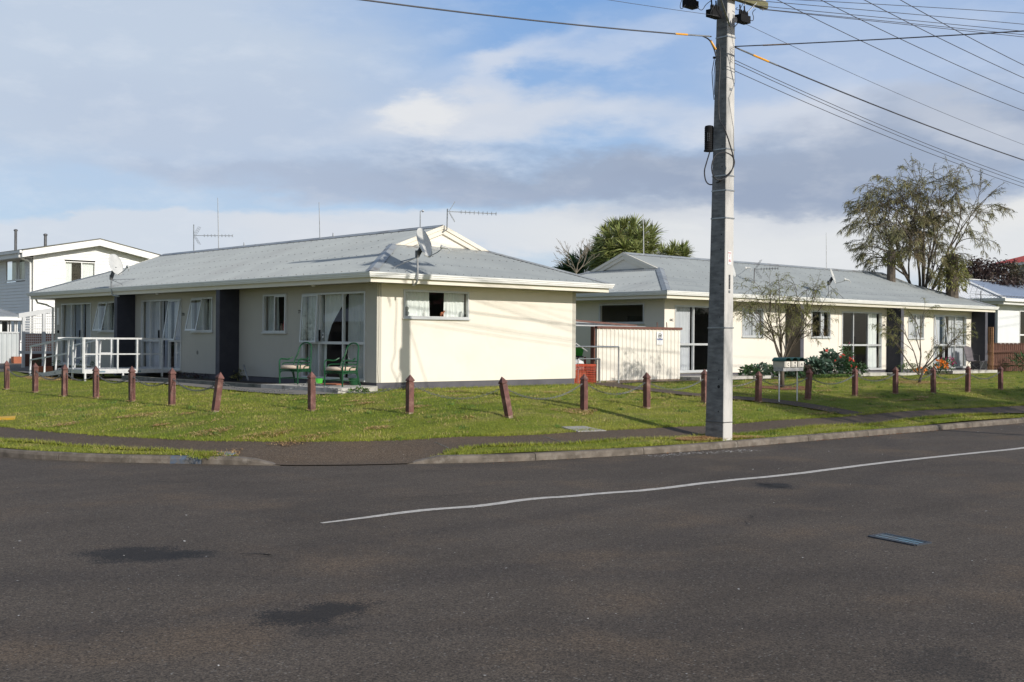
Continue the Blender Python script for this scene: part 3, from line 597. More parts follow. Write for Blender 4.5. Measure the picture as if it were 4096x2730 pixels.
# straw coloured worn clumps, blade by blade
STRAW = []
def straw(x, y, rx, ry, n):
    a = rng.uniform(0, 2 * PI, n); r = np.sqrt(rng.uniform(0, 1, n)) * (1 + .25 * np.sin(a * 3 + x)); p = np.stack([x + rx * r * np.cos(a), y + ry * r * np.sin(a)], 1)
    ky = np.interp(p[:, 0], [q[0] for q in KR], [q[1] for q in KR]); STRAW.append(p[(p[:, 1] > ky + .14) | (p[:, 0] < -3.4)])
def build_straw():
    p = np.concatenate(STRAW); n = len(p); z = Tuv(p[:, 0], p[:, 1]); a = rng.uniform(0, 6.28, n); b_ = rng.uniform(0, 6.28, n); L = rng.uniform(.03, .09, n); w = .004 * rng.uniform(.6, 1.4, n); V = np.empty((n, 3, 3))
    V[:, 0] = np.stack([p[:, 0] - np.sin(a) * w, p[:, 1] + np.cos(a) * w, z + .022], 1); V[:, 1] = np.stack([p[:, 0] + np.sin(a) * w, p[:, 1] - np.cos(a) * w, z + .022], 1); V[:, 2] = np.stack([p[:, 0] + np.cos(a) * L, p[:, 1] + np.sin(a) * L, z + .028 + rng.uniform(0, .025, n)], 1)
    props(fastmesh('dry_grass', V.reshape(-1, 3), np.arange(3 * n).reshape(-1, 3), M['straw']), 'straw coloured dry cut grass lying in patches on the lawn and round the pole', 'grass', kind='stuff')

# weedy tufts, clover and daisies in the lawn
def tufts(name, n, per, spread, hmin, hmax, m, label, x0=-12, x1=24, y0=-8.3, y1=2):
    x = rng.uniform(x0, x1, n); y = rng.uniform(y0, y1, n); ok = inpoly(x, y, [(a + nx * .2, b + ny * .2) for (a, b), (nx, ny) in zip(KS, nrm)] + [(120, 120)])
    for pl in (polyof(PATH), polyof(APATH), polyof(FPATH)): ok &= ~inpoly(x, y, pl)
    ok &= ~((x > -2.3) & (y > -.9) & (x < 6.2)); ok &= ~((x > 10) & (y > .3)); x, y = x[ok], y[ok]; n = len(x); c = np.repeat(np.stack([x, y], 1), per, 0) + rng.normal(0, spread, (n * per, 2)); n = len(c); z = Tuv(c[:, 0], c[:, 1]); a = rng.uniform(0, 6.28, n); h = rng.uniform(hmin, hmax, n); w = .006 * rng.uniform(.6, 1.4, n); V = np.empty((n, 3, 3))
    V[:, 0] = np.stack([c[:, 0] - np.cos(a) * w, c[:, 1] - np.sin(a) * w, z], 1); V[:, 1] = np.stack([c[:, 0] + np.cos(a) * w, c[:, 1] + np.sin(a) * w, z], 1); V[:, 2] = np.stack([c[:, 0] + rng.normal(0, .7, n) * h, c[:, 1] + rng.normal(0, .7, n) * h, z + h], 1)
    props(fastmesh(name, V.reshape(-1, 3), np.arange(3 * n).reshape(-1, 3), m), label, 'grass', kind='stuff')
tufts('weed_tufts', 260, 40, .05, .03, .075, mat('weed_blades', (.085, .15, .025), (.12, .19, .03), 3, .8, jitter=.4), 'darker green weedy tufts scattered through the lawn')
tufts('dry_tufts', 900, 30, .07, .02, .045, mat('dry_blades', (.36, .29, .11), (.27, .23, .08), 3, .8, jitter=.4), 'yellowed blades scattered through the lawn')
tufts('post_grass', 1, 1, .01, .03, .05, M['blade'], 'grass') if False else None
xx = rng.uniform(-9, 20, 420); yy = rng.uniform(-8, 0, 420); ok = inpoly(xx, yy, [(a + nx * .3, b + ny * .3) for (a, b), (nx, ny) in zip(KS, nrm)] + [(120, 120)]) & ~((xx > -2.3) & (yy > -.9)) & ~inpoly(xx, yy, polyof(PATH)) & ~inpoly(xx, yy, polyof(APATH)); xx, yy = xx[ok], yy[ok]
M['daisy'] = mat('daisy_petals', (.75, .75, .70), rough=.8); scatter('lawn_daisies', np.stack([xx, yy, Tuv(xx, yy) + .03], 1), .006, .013, M['daisy'], 'tiny white daisies dotted over the lawn', 'daisies')
# cracks in the road
def crack(pts, w, seed):
    r = random.Random(seed); P_ = [on_z(x_, y_, 0) for x_, y_ in pts]; q = []
    for a, b_ in zip(P_[:-1], P_[1:]):
        for i in range(14): p = a.lerp(b_, i / 14); q.append((p.x + r.uniform(-.035, .035), p.y + r.uniform(-.035, .035)))
    b = MB(); vs = []
    for i, (x_, y_) in enumerate(q): ww = w * r.uniform(.3, 1.2) * math.sin(PI * (i + .5) / len(q)); vs += [(x_, y_ - ww, .0025), (x_, y_ + ww, .0025)]
    b.add(vs, [(2 * i, 2 * i + 2, 2 * i + 3, 2 * i + 1) for i in range(len(q) - 1)]); props(b.build('road_crack', mat('crack_dark', (.022, .02, .018), rough=.95), recalc=False), kind='structure')
crack([(3010, 1928), (3090, 1945), (3190, 1960)], .03, 1); crack([(3400, 1920), (3700, 1965), (4096, 2010)], .012, 2); crack([(2080, 1960), (1700, 1990), (1300, 2010)], .010, 3); crack([(200, 1915), (700, 1930), (1250, 1930)], .012, 4); crack([(2960, 2120), (3010, 2070), (3030, 2050)], .008, 5); crack([(900, 2215), (1060, 2218), (1100, 2228)], .012, 6)
for p_ in ([(1740, 1772), (1794, 1795)], [(2170, 1748), (2252, 1772)]):
    g_ = [ground(*q_) for q_ in p_]; b = MB(); a_, c_ = g_; b.bar((a_.x, a_.y, a_.z + .009), (c_.x, c_.y, c_.z + .009), .018, .004); props(b.build('path_joint', M['nib']), kind='structure')
# ------------------------------------------------------------------ houses
FLOOR, SOF, FTOP, GTOP = .845, 2.987, 3.13, 3.176
TP = math.tan(R_(20.2)); OF, OG = .57, .665
def window(root, Pf, s0, s1, z0, z1, cols, rail=None, name='window', curtains=(), sash=(), handle=None, depth=.05, m=None, lower=None):
    """frame standing 2 cm proud of the wall; Pf(s, n, z) -> world; cols: mullion positions"""
    m = m or M['alum']; fr = MB(); w = .042
    def fb(a, b, c, d, n0=-.05, n1=.022): fr.box(Pf(a, n0, c), Pf(b, n1, d))
    fb(s0, s1, z1 - w, z1); fb(s0, s1, z0, z0 + w); fb(s0, s0 + w, z0 + w, z1 - w); fb(s1 - w, s1, z0 + w, z1 - w)
    for c in cols: fb(c - w / 2, c + w / 2, z0 + w, z1 - w, -.05, .018)
    if rail:
        for (a, b) in (rail[1] if len(rail) > 1 else [(s0, s1)]): fb(a + w, b - w, rail[0] - .03, rail[0] + .03, -.045, .014)
    fb(s0 - .02, s1 + .02, z0 - .03, z0, -.04, .05)            # sill flashing
    f = fr.build(name, m, root)
    edges = [s0] + sorted(cols) + [s1]; cells = []
    for a, b in zip(edges[:-1], edges[1:]):
        if rail: cells += [(a, b, z0, rail[0]), (a, b, rail[0], z1)]
        else: cells.append((a, b, z0, z1))
    for (a, b, c, d) in cells:
        tilt = 0
        for (sa, sb, sz, an) in sash:
            if sa <= (a + b) / 2 <= sb and c <= sz <= d: tilt = an
        if tilt:                                                # awning sash hung at the head
            A = R_(tilt); H = d - c - .03; q = MB(); n0 = .03
            def S(s, t, k): return Pf(s, n0 + math.sin(A) * t + math.cos(A) * k, d - .03 - math.cos(A) * t + math.sin(A) * k)
            for (x0, x1, t0, t1) in ((a + .02, b - .02, 0, .04), (a + .02, b - .02, H - .04, H), (a + .02, a + .06, .04, H - .04), (b - .06, b - .02, .04, H - .04)):
                q.hexa([S(x0, t0, -.012), S(x1, t0, -.012), S(x1, t1, -.012), S(x0, t1, -.012)], [S(x0, t0, .012), S(x1, t0, .012), S(x1, t1, .012), S(x0, t1, .012)])
            q.tube([S(a + .04, H - .1, -.01), Pf(a + .05, -.02, c + .1)], .006, 5)
            sh = q.build('sash', m, f)
            MB().add([S(a + .06, .04, 0), S(b - .06, .04, 0), S(b - .06, H - .04, 0), S(a + .06, H - .04, 0)], [(0, 1, 2, 3)]).build('pane', M['glass'], f)
        else:
            MB().add([Pf(a + .015, -.015, c + .02), Pf(b - .015, -.015, c + .02), Pf(b - .015, -.015, d - .02), Pf(a + .015, -.015, d - .02)], [(0, 1, 2, 3)]).build('pane', M['glass'], f)
    for cu in curtains:
        a, b, mt = cu[:3]; c = cu[3] if len(cu) > 3 else z0 + .03; d = cu[4] if len(cu) > 4 else z1 - .03; gather = cu[5] if len(cu) > 5 else 0
        n = max(10, int(abs(b - a) / .012)); vs = []; rr = random.Random(int(a * 100)); ph = rr.uniform(0, 6)
        rows = 9
        for j in range(rows):
            t = j / (rows - 1)
            for i in range(n + 1):
                x = i / n; s = a + (b - a) * x
                if gather: s = a + (b - a) * x * (1 - gather * math.sin(min(t * 1.6, 1) * PI / 2) ** 1.4)
                vs.append(Pf(s, -.12 + .020 * math.sin(s * 62 + ph + 1.6 * math.sin(s * 13 + ph) + .5 * math.sin(t * 3 + s * 9)) * (.35 + .8 * t) + .008 * math.sin(s * 41 + t * 2), d - (d - c) * t))
        MB().add(vs, [(j * (n + 1) + i, j * (n + 1) + i + 1, (j + 1) * (n + 1) + i + 1, (j + 1) * (n + 1) + i) for j in range(rows - 1) for i in range(n)]).build('curtain', mt, f, smooth=True)
    if handle: MB().box(Pf(handle[0] - .018, .018, handle[1] - .13), Pf(handle[0] + .018, .05, handle[1] + .13)).build('handle', M['black'], f)
    return f
def wall(root, Pf, s0, s1, z0, z1, holes, m, t=.12, name='wall'):
    es = sorted(set([s0, s1] + [h[i] for h in holes for i in (0, 1) if s0 < h[i] < s1])); w = MB()
    for a, b in zip(es[:-1], es[1:]):
        hs = sorted([(h[2], h[3]) for h in holes if h[0] < (a + b) / 2 < h[1]]); z = z0
        for c, d in hs + [(z1, z1)]:
            if c > z + .001:
                w.cur = 0; k0 = len(w.f)
                w.add([Pf(a, 0, z), Pf(b, 0, z), Pf(b, 0, c), Pf(a, 0, c), Pf(a, -t, z), Pf(b, -t, z), Pf(b, -t, c), Pf(a, -t, c)],
                      [(0, 1, 2, 3), (7, 6, 5, 4)] + ([(3, 2, 6, 7)] if c < z1 - .01 else []) + ([(0, 4, 5, 1)] if z > z0 + .01 else []) +
                      ([(0, 3, 7, 4)] if a == s0 or any(abs(h[1] - a) < 1e-6 for h in holes) else []) + ([(1, 5, 6, 2)] if b == s1 or any(abs(h[0] - b) < 1e-6 for h in holes) else []))
            z = max(z, d)
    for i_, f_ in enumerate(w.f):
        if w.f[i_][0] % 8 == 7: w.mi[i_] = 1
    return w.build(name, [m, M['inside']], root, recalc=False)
def ring(Mf, L, Wd, prof, root, name, m, closed=True):
    """profile (outward offset, z) swept round the eaves rectangle"""
    n = len(prof); b = MB(); vs = []
    for (p, q) in ((0, 0), (1, 0), (1, 1), (0, 1)):
        for (o, z) in prof: vs.append(Mf(-o if p == 0 else L + o, -o if q == 0 else Wd + o, z))
    b.add(vs, [(k * n + i, k * n + (i + 1) % n, ((k + 1) % 4) * n + (i + 1) % n, ((k + 1) % 4) * n + i) for k in range(4) for i in range(n)])
    return b.build(name, m, root)
def house(root, Mf, L, Wd, front, end, walls_m, seed=0):
    """Mf(p, q, z): p along the ridge, q across it (q=0 the long side seen), p=0 the gable end seen"""
    PF = lambda s, n, z: Mf(s, -n, z); PE = lambda s, n, z: Mf(-n, s, z)
    PB = lambda s, n, z: Mf(s, Wd + n, z); PZ = lambda s, n, z: Mf(L + n, s, z)
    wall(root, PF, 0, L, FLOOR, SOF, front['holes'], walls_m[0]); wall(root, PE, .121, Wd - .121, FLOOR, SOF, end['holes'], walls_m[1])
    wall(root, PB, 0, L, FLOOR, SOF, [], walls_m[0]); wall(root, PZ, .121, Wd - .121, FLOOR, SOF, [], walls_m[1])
    fo = MB(); i_ = .015; a = Mf(i_, i_, .3); b = Mf(L - i_, Wd - i_, FLOOR - .002); fo.box(a, b); fo.build('foundation', M['plinth'], root)
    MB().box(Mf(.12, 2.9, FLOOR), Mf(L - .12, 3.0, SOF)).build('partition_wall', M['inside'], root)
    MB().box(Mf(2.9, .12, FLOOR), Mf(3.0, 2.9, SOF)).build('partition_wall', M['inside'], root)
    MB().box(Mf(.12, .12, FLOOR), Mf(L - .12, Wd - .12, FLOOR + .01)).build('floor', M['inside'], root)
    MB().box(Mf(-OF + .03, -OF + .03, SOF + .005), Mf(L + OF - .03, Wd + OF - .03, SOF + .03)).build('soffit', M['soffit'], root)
    ring(Mf, L, Wd, [(OF - .025, SOF - .02), (OF, SOF - .02), (OF, FTOP + .02), (OF - .025, FTOP + .02)], root, 'fascia', M['fascia'])
    gz = GTOP - .11
    gu = ring(Mf, L, Wd, [(OF + .002, gz), (OF + .07, gz), (OF + .08, gz + .035), (OF + .09, gz + .04), (OF + .092, gz + .07), (OF + .105, gz + .078), (OF + .108, GTOP), (OF + .095, GTOP), (OF + .09, gz + .085), (OF + .07, gz + .012), (OF + .002, gz + .012)], root, 'gutter', M['white'])
    # corrugated roof: strips that follow the waves, cut to the hips
    e = OF + .05; ez = GTOP - .012; half = Wd / 2 + e; rz = ez + half * TP; gp = 1.82 * .86 + .0   # gablet plane
    per = .076; amp = .009; K_ = 8
    rf = MB(); lines = []
    def slope_strip(fn, s0, s1, top):          # fn(s, d, z): s along eave, d inward distance from the eave
        n = int((s1 - s0) / per * K_); vs = []
        for i in range(n + 1):
            s = s0 + (s1 - s0) * i / n; h = amp * math.cos(2 * PI * s / per); T = top(s)
            vs.append(fn(s, 0, ez + h)); vs.append(fn(s, T, ez + T * TP + h))
        rf.add(vs, [(2 * i, 2 * i + 2, 2 * i + 3, 2 * i + 1) for i in range(n)])
    gd = gp + e                                # inward distance of the gablet foot
    def top_long(s):                           # s measured along ridge from -e to L+e
        d = min(s + e, L + e - s); return half if d >= gd else d
    slope_strip(lambda s, d, z: Mf(s, -e + d, z), -e, L + e, top_long)
    slope_strip(lambda s, d, z: Mf(s, Wd + e - d, z), -e, L + e, top_long)
    def top_end(s): return min(s + e, Wd + e - s, gd)
    slope_strip(lambda s, d, z: Mf(-e + d, s, z), -e, Wd + e, top_end); slope_strip(lambda s, d, z: Mf(L + e - d, s, z), -e, Wd + e, top_end)
    roof = rf.build('roof', M['roof'], root, smooth=True, recalc=False)
    # flashings on ridge and hips
    rc = MB(); fw_ = .17
    def cap(a, b, da, db):                      # ridge line a-b with side drops da, db (vectors)
        a, b, da, db = map(Vector, (a, b, da, db)); u = Vector((0, 0, .018)); rc.add([a + da + u, a + u * 1.9, a + db + u, b + da + u, b + u * 1.9, b + db + u], [(0, 1, 4, 3), (1, 2, 5, 4)])
    r0, r1 = Mf(gp - .04, Wd / 2, rz), Mf(L - gp + .04, Wd / 2, rz); o = Vector(Mf(0, 0, 0)); dq = (Vector(Mf(0, 1, 0)) - o) * fw_; dp = (Vector(Mf(1, 0, 0)) - o) * fw_; dzv = Vector((0, 0, -fw_ * TP))
    cap(r0, r1, dq + dzv, -dq + dzv)
    ridge = rc.build('ridge_cap', M['roofcap'], roof); rc = MB()
    for p0, sp in ((0, 1), (L, -1)):
        for q0, sq in ((0, 1), (Wd, -1)):
            a = Mf(p0 - sp * e, q0 - sq * e, ez); b = Mf(p0 + sp * gp, q0 + sq * gp, ez + gd * TP)
            cap(a, b, dp * sp, dq * sq)
            rc.build('hip_cap', M['roofcap'], roof); rc = MB()
    # screws
    sc = MB(); rr = random.Random(seed)
    for d in (.12, .75, 1.4, 2.05, 2.7, 3.35):
        if d > half: continue
        z = ez + d * TP + amp
        s = -e + d + .2
        while s < L + e - d - .2:
            c = Vector(Mf(s + rr.uniform(-.02, .02), -e + d, z)); sc.box(c + Vector((-.009, -.009, 0)), c + Vector((.009, .009, .008))); s += .304
        if d < gd - .1:
            s = -e + d + .2
            while s < Wd + e - d - .2:
                c = Vector(Mf(-e + d, s, z)); sc.box(c + Vector((-.009, -.009, 0)), c + Vector((.009, .009, .008))); s += .228
    props(sc.build('roof_screws', M['screw'], roof), kind='stuff')
    # small triangular gables with barge boards
    for p0, sp in ((gp, 1), (L - gp, -1)):
        zb = ez + gd * TP - .02; g = MB(); hw = Wd / 2 - gp
        g.add([Mf(p0, Wd / 2 - hw, zb), Mf(p0, Wd / 2 + hw, zb), Mf(p0, Wd / 2, rz - .02), Mf(p0 + sp * .03, Wd / 2 - hw, zb), Mf(p0 + sp * .03, Wd / 2 + hw, zb), Mf(p0 + sp * .03, Wd / 2, rz - .02)], [(0, 1, 2), (5, 4, 3), (0, 3, 4, 1), (1, 4, 5, 2), (2, 5, 3, 0)])
        ga = g.build('gable', M['cream'], root)
        for sq in (1, -1):
            bb = MB(); a0 = Wd / 2 - sq * hw; drop = .20; x0, x1 = p0 - sp * .055, p0 - sp * .003
            q = [(a0 - sq * .0, zb + .02), (Wd / 2, rz + .012), (Wd / 2, rz + .012 - drop), (a0 + sq * drop / TP * .98, zb + .02)]
            bb.add([Mf(x0, *c) for c in q] + [Mf(x1, *c) for c in q], [(0, 1, 2, 3), (7, 6, 5, 4), (0, 4, 5, 1), (1, 5, 6, 2), (2, 6, 7, 3), (3, 7, 4, 0)])
            q = [(a0 - sq * .0, zb + .02), (Wd / 2, rz + .02), (Wd / 2, rz + .02 - drop * .45), (a0 + sq * drop * .45 / TP, zb + .02)]; x0, x1 = p0 - sp * .085, p0 - sp * .056
            bb.add([Mf(x0, *c) for c in q] + [Mf(x1, *c) for c in q], [(0, 1, 2, 3), (7, 6, 5, 4), (0, 4, 5, 1), (1, 5, 6, 2), (2, 6, 7, 3), (3, 7, 4, 0)])
            bb.build('barge_board', M['fascia'] if root.name.startswith('near') or True else M['fascia'], ga)
        MB().hexa([Mf(p0 - sp * .2, Wd / 2 - hw - .05, zb + .022 - .2 * TP), Mf(p0 - sp * .2, Wd / 2 + hw + .05, zb + .022 - .2 * TP), Mf(p0 - sp * .002, Wd / 2 + hw + .05, zb + .022), Mf(p0 - sp * .002, Wd / 2 - hw - .05, zb + .022)],
                  [Mf(p0 - sp * .2, Wd / 2 - hw - .05, zb + .03 - .2 * TP), Mf(p0 - sp * .2, Wd / 2 + hw + .05, zb + .03 - .2 * TP), Mf(p0 - sp * .002, Wd / 2 + hw + .05, zb + .05), Mf(p0 - sp * .002, Wd / 2 - hw - .05, zb + .05)]).build('flashing', M['roofcap'], ga)
    return PF, PE
def wing(root, Mf, p, m1, m2, w=.18):
    b = MB(); b.box(Mf(p, -.006, .3), Mf(p + w, -OF + .035, SOF - .004)); b.build('wing_wall', [m1], root)
    MB().box(Mf(p - .0, -OF + .034, .3), Mf(p + w, -OF + .018, SOF - .004)).build('wing_wall_end', m2, root)
# --- near house
LA, WA = 17.76, 6.0
MA = lambda p, q, z: (q, p, z)
hA = thing('cottage', (WA / 2, LA / 2, .68), 'long cream cottage with grey corrugated roof nearest the street corner, green chairs on its patio', 'house', 'cream council cottages')
x = .86
A_HO = [(.41, 2.93, .88, 2.815), (3.61, 4.70, 1.92, 2.83), (7.22, 8.37, 1.94, 2.83), (8.95, 11.40, .91, 2.82), (13.15, 14.30, 1.94, 2.83), (14.87, 17.18, .91, 2.82)]
GW = (.70, 2.555, 2.25, 2.865)
PFA, PEA = house(hA, MA, LA, WA, dict(holes=A_HO), dict(holes=[GW]), (M['creamshade'], M['creamu']), 1)
window(hA, PFA, .41, 2.93, .88, 2.815, [1.27, 2.22], rail=(1.688,), name='sliding_door', curtains=[(.44, 1.22, M['curtaing']), (2.24, 2.90, M['curtaing']), (2.19, 1.32, M['curtain'], .93, 2.78, .88)], sash=[(2.22, 2.93, 2.2, 3.5)], handle=(2.17, 1.85))
window(hA, PFA, 3.61, 4.70, 1.92, 2.83, [4.16], curtains=[(4.18, 4.68, M['curtaing']), (3.64, 3.72, M['curtaing'])], sash=[(3.61, 4.16, 2.3, .6)])
for k_, (yy_, hh_, mm_) in enumerate(((4.02, .17, 'bare'), (3.9, .24, 'red'), (3.78, .14, 'signw'))):
    props(MB().lathe((.10, yy_, 1.965), [(.035, 0), (.037, hh_ * .6), (.015, hh_ * .75), (.016, hh_)], 10).build('bottle', M[mm_], None, origin=(.10, yy_, 1.965)), ('brown jar in the small window left of the chairs', 'tall red bottle in the small window left of the chairs', 'short white bottle in the small window left of the chairs')[k_], 'bottle')
MB().box((.09, 3.66, 1.93), (.20, 4.66, 1.962)).build('inner_sill', M['white'], hA)
window(hA, PFA, 7.22, 8.37, 1.94, 2.83, [7.72], curtains=[(7.75, 8.34, M['curtaing']), (7.26, 7.66, M['curtaing'])], sash=[(7.72, 8.37, 2.3, 12)])
window(hA, PFA, 8.95, 11.40, .91, 2.82, [9.68, 10.22, 10.84], rail=(1.688, [(8.95, 9.68), (10.22, 11.4)]), name='sliding_door', curtains=[(10.25, 11.36, M['curtainw']), (8.98, 9.64, M['curtainw']), (10.05, 10.2, M['curtainb'])], sash=[(8.95, 9.68, 2.2, 9)], handle=(10.24, 1.85))
window(hA, PFA, 13.15, 14.30, 1.94, 2.83, [13.62], curtains=[(13.65, 14.27, M['curtaing']), (13.2, 13.5, M['curtain'])], sash=[(13.62, 14.30, 2.3, 12)])
window(hA, PFA, 14.87, 17.18, .91, 2.82, [15.6, 16.38], rail=(1.688, [(14.87, 15.6), (16.38, 17.18)]), name='sliding_door', curtains=[(14.9, 15.58, M['curtainw']), (15.62, 16.36, M['curtainb']), (16.4, 17.15, M['curtainw'])], handle=(15.66, 1.85))
window(hA, PEA, *GW, [], curtains=[(.73, 1.50, M['curtain']), (1.93, 2.52, M['curtain'])])
for p in (5.86, 11.80): wing(hA, MA, p, M['navy'], M['navyend'])
def on_wallA(px, py): return on_x(px, py, 0)
for px, py, t in ((1201.5, 1248.5, '77C'), (733, 1259, '77B')):
    p = on_wallA(px, py); text('house_number', t, .105, basis((-.004, p.y, p.z), (0, -1, 0), (0, 0, 1)), M['ink'], hA)
p = on_wallA(1292.5, 1342); MB().box((-.006, p.y - .03, p.z - .055), (-.004, p.y + .03, p.z + .055)).build('door_sticker', M['white'], hA); MB().box((-.008, p.y - .018, p.z - .02), (-.0065, p.y + .018, p.z + .035)).build('sticker_mark', M['ink'], hA)
p = on_wallA(790, 1411); MB().lathe((-.002, p.y, p.z), [(.055, 0), (.055, .002)], 14, (-1, 0, 0)).build('wall_stain', mat('wall_scuff', (.22, .21, .19), rough=.9), hA)
# cable down the corner of the gable wall, roof bracket, soffit lamps
MB().tube([(.055, -.012, 2.95), (.06, -.014, 2.2), (.05, -.012, 1.5), (.035, -.016, 1.1), (.06, -.014, .86)], .006, 6).build('cable', M['cream'], hA)
for y in (2.1, 9.9): MB().lathe((-.25, y, SOF + .004), [(.05, 0), (.05, -.03), (.03, -.045)], 12).build('soffit_lamp', M['white'], hA)
dp = MB(); y0 = LA + .1; dp.tube([(-.5, y0 + .3, 3.06), (-.42, y0 + .25, 2.86), (-.2, y0 + .1, 2.8), (-.06, y0 - .1, 2.7), (-.055, y0 - .12, .75)], .032, 8); dp.build('downpipe', M['white'], hA)
MB().box((-.03, 17.35, 2.15), (0, 17.5, 2.7)).build('thermometer', M['white'], hA)
MB().lathe((0, 17.42, 1.93), [(.045, 0), (.045, -.03)], 12, (1, 0, 0)).build('meter', M['black'], hA)
# patio slab, garden nib and the bed behind it: part of the near house
MB().prism([(-1.46, -.72), (-.35, -.42), (-.005, -.06), (-.005, 1.95), (-1.6, 2.05)], .4, .782).build('patio_slab', M['concrete'], hA)
nb = MB(); nb.box((-1.60, 2.06, .4), (-1.50, 5.0, .775)); nb.box((-1.595, 5.01, .4), (-1.495, 7.4, .772)); nb.box((-1.6, 7.41, .4), (-1.5, 9.1, .776)); nb.build('garden_nib', M['nib'], hA)
MB().box((-1.49, 2.07, .4), (-.01, 9.1, .715)).build('garden_bed', M['soil'], hA)
# ornaments behind the gable window
def blobby(b, c, r, sx=1, sy=1, sz=1, n=8):
    c = Vector(c); prof = []
    vs = []; fs = []
    for i in range(1, n):
        a = PI * i / n
        for j in range(n): t = 2 * PI * j / n; vs.append(c + Vector((math.sin(a) * math.cos(t) * r * sx, math.sin(a) * math.sin(t) * r * sy, -math.cos(a) * r * sz)))
    for i in range(n - 2):
        for j in range(n): fs.append((i * n + j, i * n + (j + 1) % n, (i + 1) * n + (j + 1) % n, (i + 1) * n + j))
    k = len(vs); vs += [c + Vector((0, 0, -r * sz)), c + Vector((0, 0, r * sz))]
    for j in range(n): fs.append((k, (j + 1) % n, j)); fs.append((k + 1, (n - 2) * n + j, (n - 2) * n + (j + 1) % n))
    return b.add(vs, fs)
SILL = GW[2] + .045
MB().box((.72, .02, SILL - .02), (2.53, .115, SILL)).build('inner_sill', M['white'], hA)
def orn(name, px, build, m, label, cat):
    q = on_y(px, 1262, .07); b = MB(); build(b, q.x); o = b.build(name, m, None, origin=(q.x, .07, SILL), smooth=True); return props(o, label, cat)
def horse(b, x):
    z = SILL; blobby(b, (x, .07, z + .075), .032, 1.5, .8, .9); b.tube([(x + .035, .07, z + .085), (x + .06, .07, z + .125), (x + .088, .07, z + .118)], [.02, .015, .01], 6)
    for dx_ in (-.035, -.025, .03, .04): b.tube([(x + dx_, .07 + (.012 if dx_ in (-.035, .04) else -.012), z + .07), (x + dx_, .07, z)], [.011, .008], 5)
orn('animal_figurine', 1768, horse, M['terracotta'], 'orange brown animal figurine standing between the curtains of the high gable window', 'figurine')
def vase(b, x): b.lathe((x, .07, SILL), [(.02, 0), (.04, .03), (.045, .07), (.02, .10), (.026, .12)], 12); blobby(b, (x - .01, .07, SILL + .16), .045)
orn('flower_vase', 1629, vase, M['porcelain'], 'pale vase of flowers at the left end of the gable window sill', 'vase')
def fig(b, x): b.lathe((x, .07, SILL), [(.026, 0), (.02, .03), (.024, .07), (.01, .10)], 10); blobby(b, (x, .07, SILL + .115), .018)
orn('white_figurine', 1845, fig, M['porcelain'], 'small white figurine near the right end of the gable window sill', 'figurine')
orn('white_figurine', 1697, fig, M['porcelain'], 'small white figurine before the left curtain of the gable window', 'figurine')
orn('small_box', 1862, lambda b, x: b.box((x - .025, .05, SILL), (x + .025, .09, SILL + .06)), M['black'], 'tiny black box at the right end of the gable window sill', 'box')
# --- far house (turned a quarter)
LB, WB = 17.96, 6.0
B0 = (10.99, 1.445)
MBf = lambda p, q, z: (B0[0] + p, B0[1] + q, z)
hB = thing('cottage', (B0[0] + LB / 2, B0[1] + WB / 2, .68), 'long cream cottage behind the utility pole with small garden trees before it', 'house', 'cream council cottages')
bx = lambda w: w - B0[0]
B_HO = [(bx(11.43), bx(13.95), .90, 2.81), (bx(14.55), bx(15.62), 1.93, 2.80), (bx(18.17), bx(19.27), 1.93, 2.80), (bx(19.94), bx(22.40), .865, 2.81), (bx(24.14), bx(25.24), 1.93, 2.81), (bx(25.92), bx(28.35), .865, 2.81)]
BEW = (.76, 2.56, 2.29, 2.87)
PFB, PEB = house(hB, MBf, LB, WB, dict(holes=B_HO), dict(holes=[BEW]), (M['cream'], M['cream']), 2)
window(hB, PFB, B_HO[0][0], B_HO[0][1], .90, 2.81, [bx(12.27), bx(13.1)], rail=(1.69,), name='sliding_door', curtains=[(bx(11.46), bx(12.25), M['curtainw'])], handle=(bx(13.05), 1.85))
window(hB, PFB, *B_HO[1], [bx(15.09)], curtains=[(bx(14.57), bx(15.6), M['curtainw'])])
window(hB, PFB, *B_HO[2], [bx(18.72)], curtains=[(bx(18.85), bx(19.1), M['curtainw'])])
window(hB, PFB, B_HO[3][0], B_HO[3][1], .865, 2.81, [bx(20.63), bx(21.53)], rail=(1.69,), name='sliding_door', curtains=[(bx(21.62), bx(22.3), M['curtain'])], handle=(bx(20.68), 1.85))
window(hB, PFB, *B_HO[4], [bx(24.69)], curtains=[(bx(24.16), bx(25.22), M['curtainw'])])
window(hB, PFB, B_HO[5][0], B_HO[5][1], .865, 2.81, [bx(26.7), bx(27.5)], rail=(1.69,), name='sliding_door', curtains=[(bx(27.25), bx(28.32), M['curtainw']), (bx(25.95), bx(26.6), M['curtainw'])], sash=[(bx(25.92), bx(26.7), 2.2, 8)], handle=(bx(26.75), 1.85))
window(hB, PEB, *BEW, [])
for w_, mm in ((16.80, 'brownwing'), (22.74, 'navy'), (28.77, 'navy')): wing(hB, MBf, bx(w_), M[mm], M['navyend'])
for px, py, t in ((2686, 1281.5, '44C'), (3534.6, 1302.5, '44B'), (3871, 1308.5, '44A')):
    p = on_y(px, py, B0[1]); text('house_number', t, .105, basis((p.x, B0[1] - .004, p.z), (1, 0, 0), (0, 0, 1)), M['ink'], hB)
MB().tube([(19.72, B0[1] - .012, 2.95), (19.76, B0[1] - .014, 2.1), (19.7, B0[1] - .012, 1.3), (19.74, B0[1] - .014, .86)], .006, 6).build('cable', M['cream'], hB)
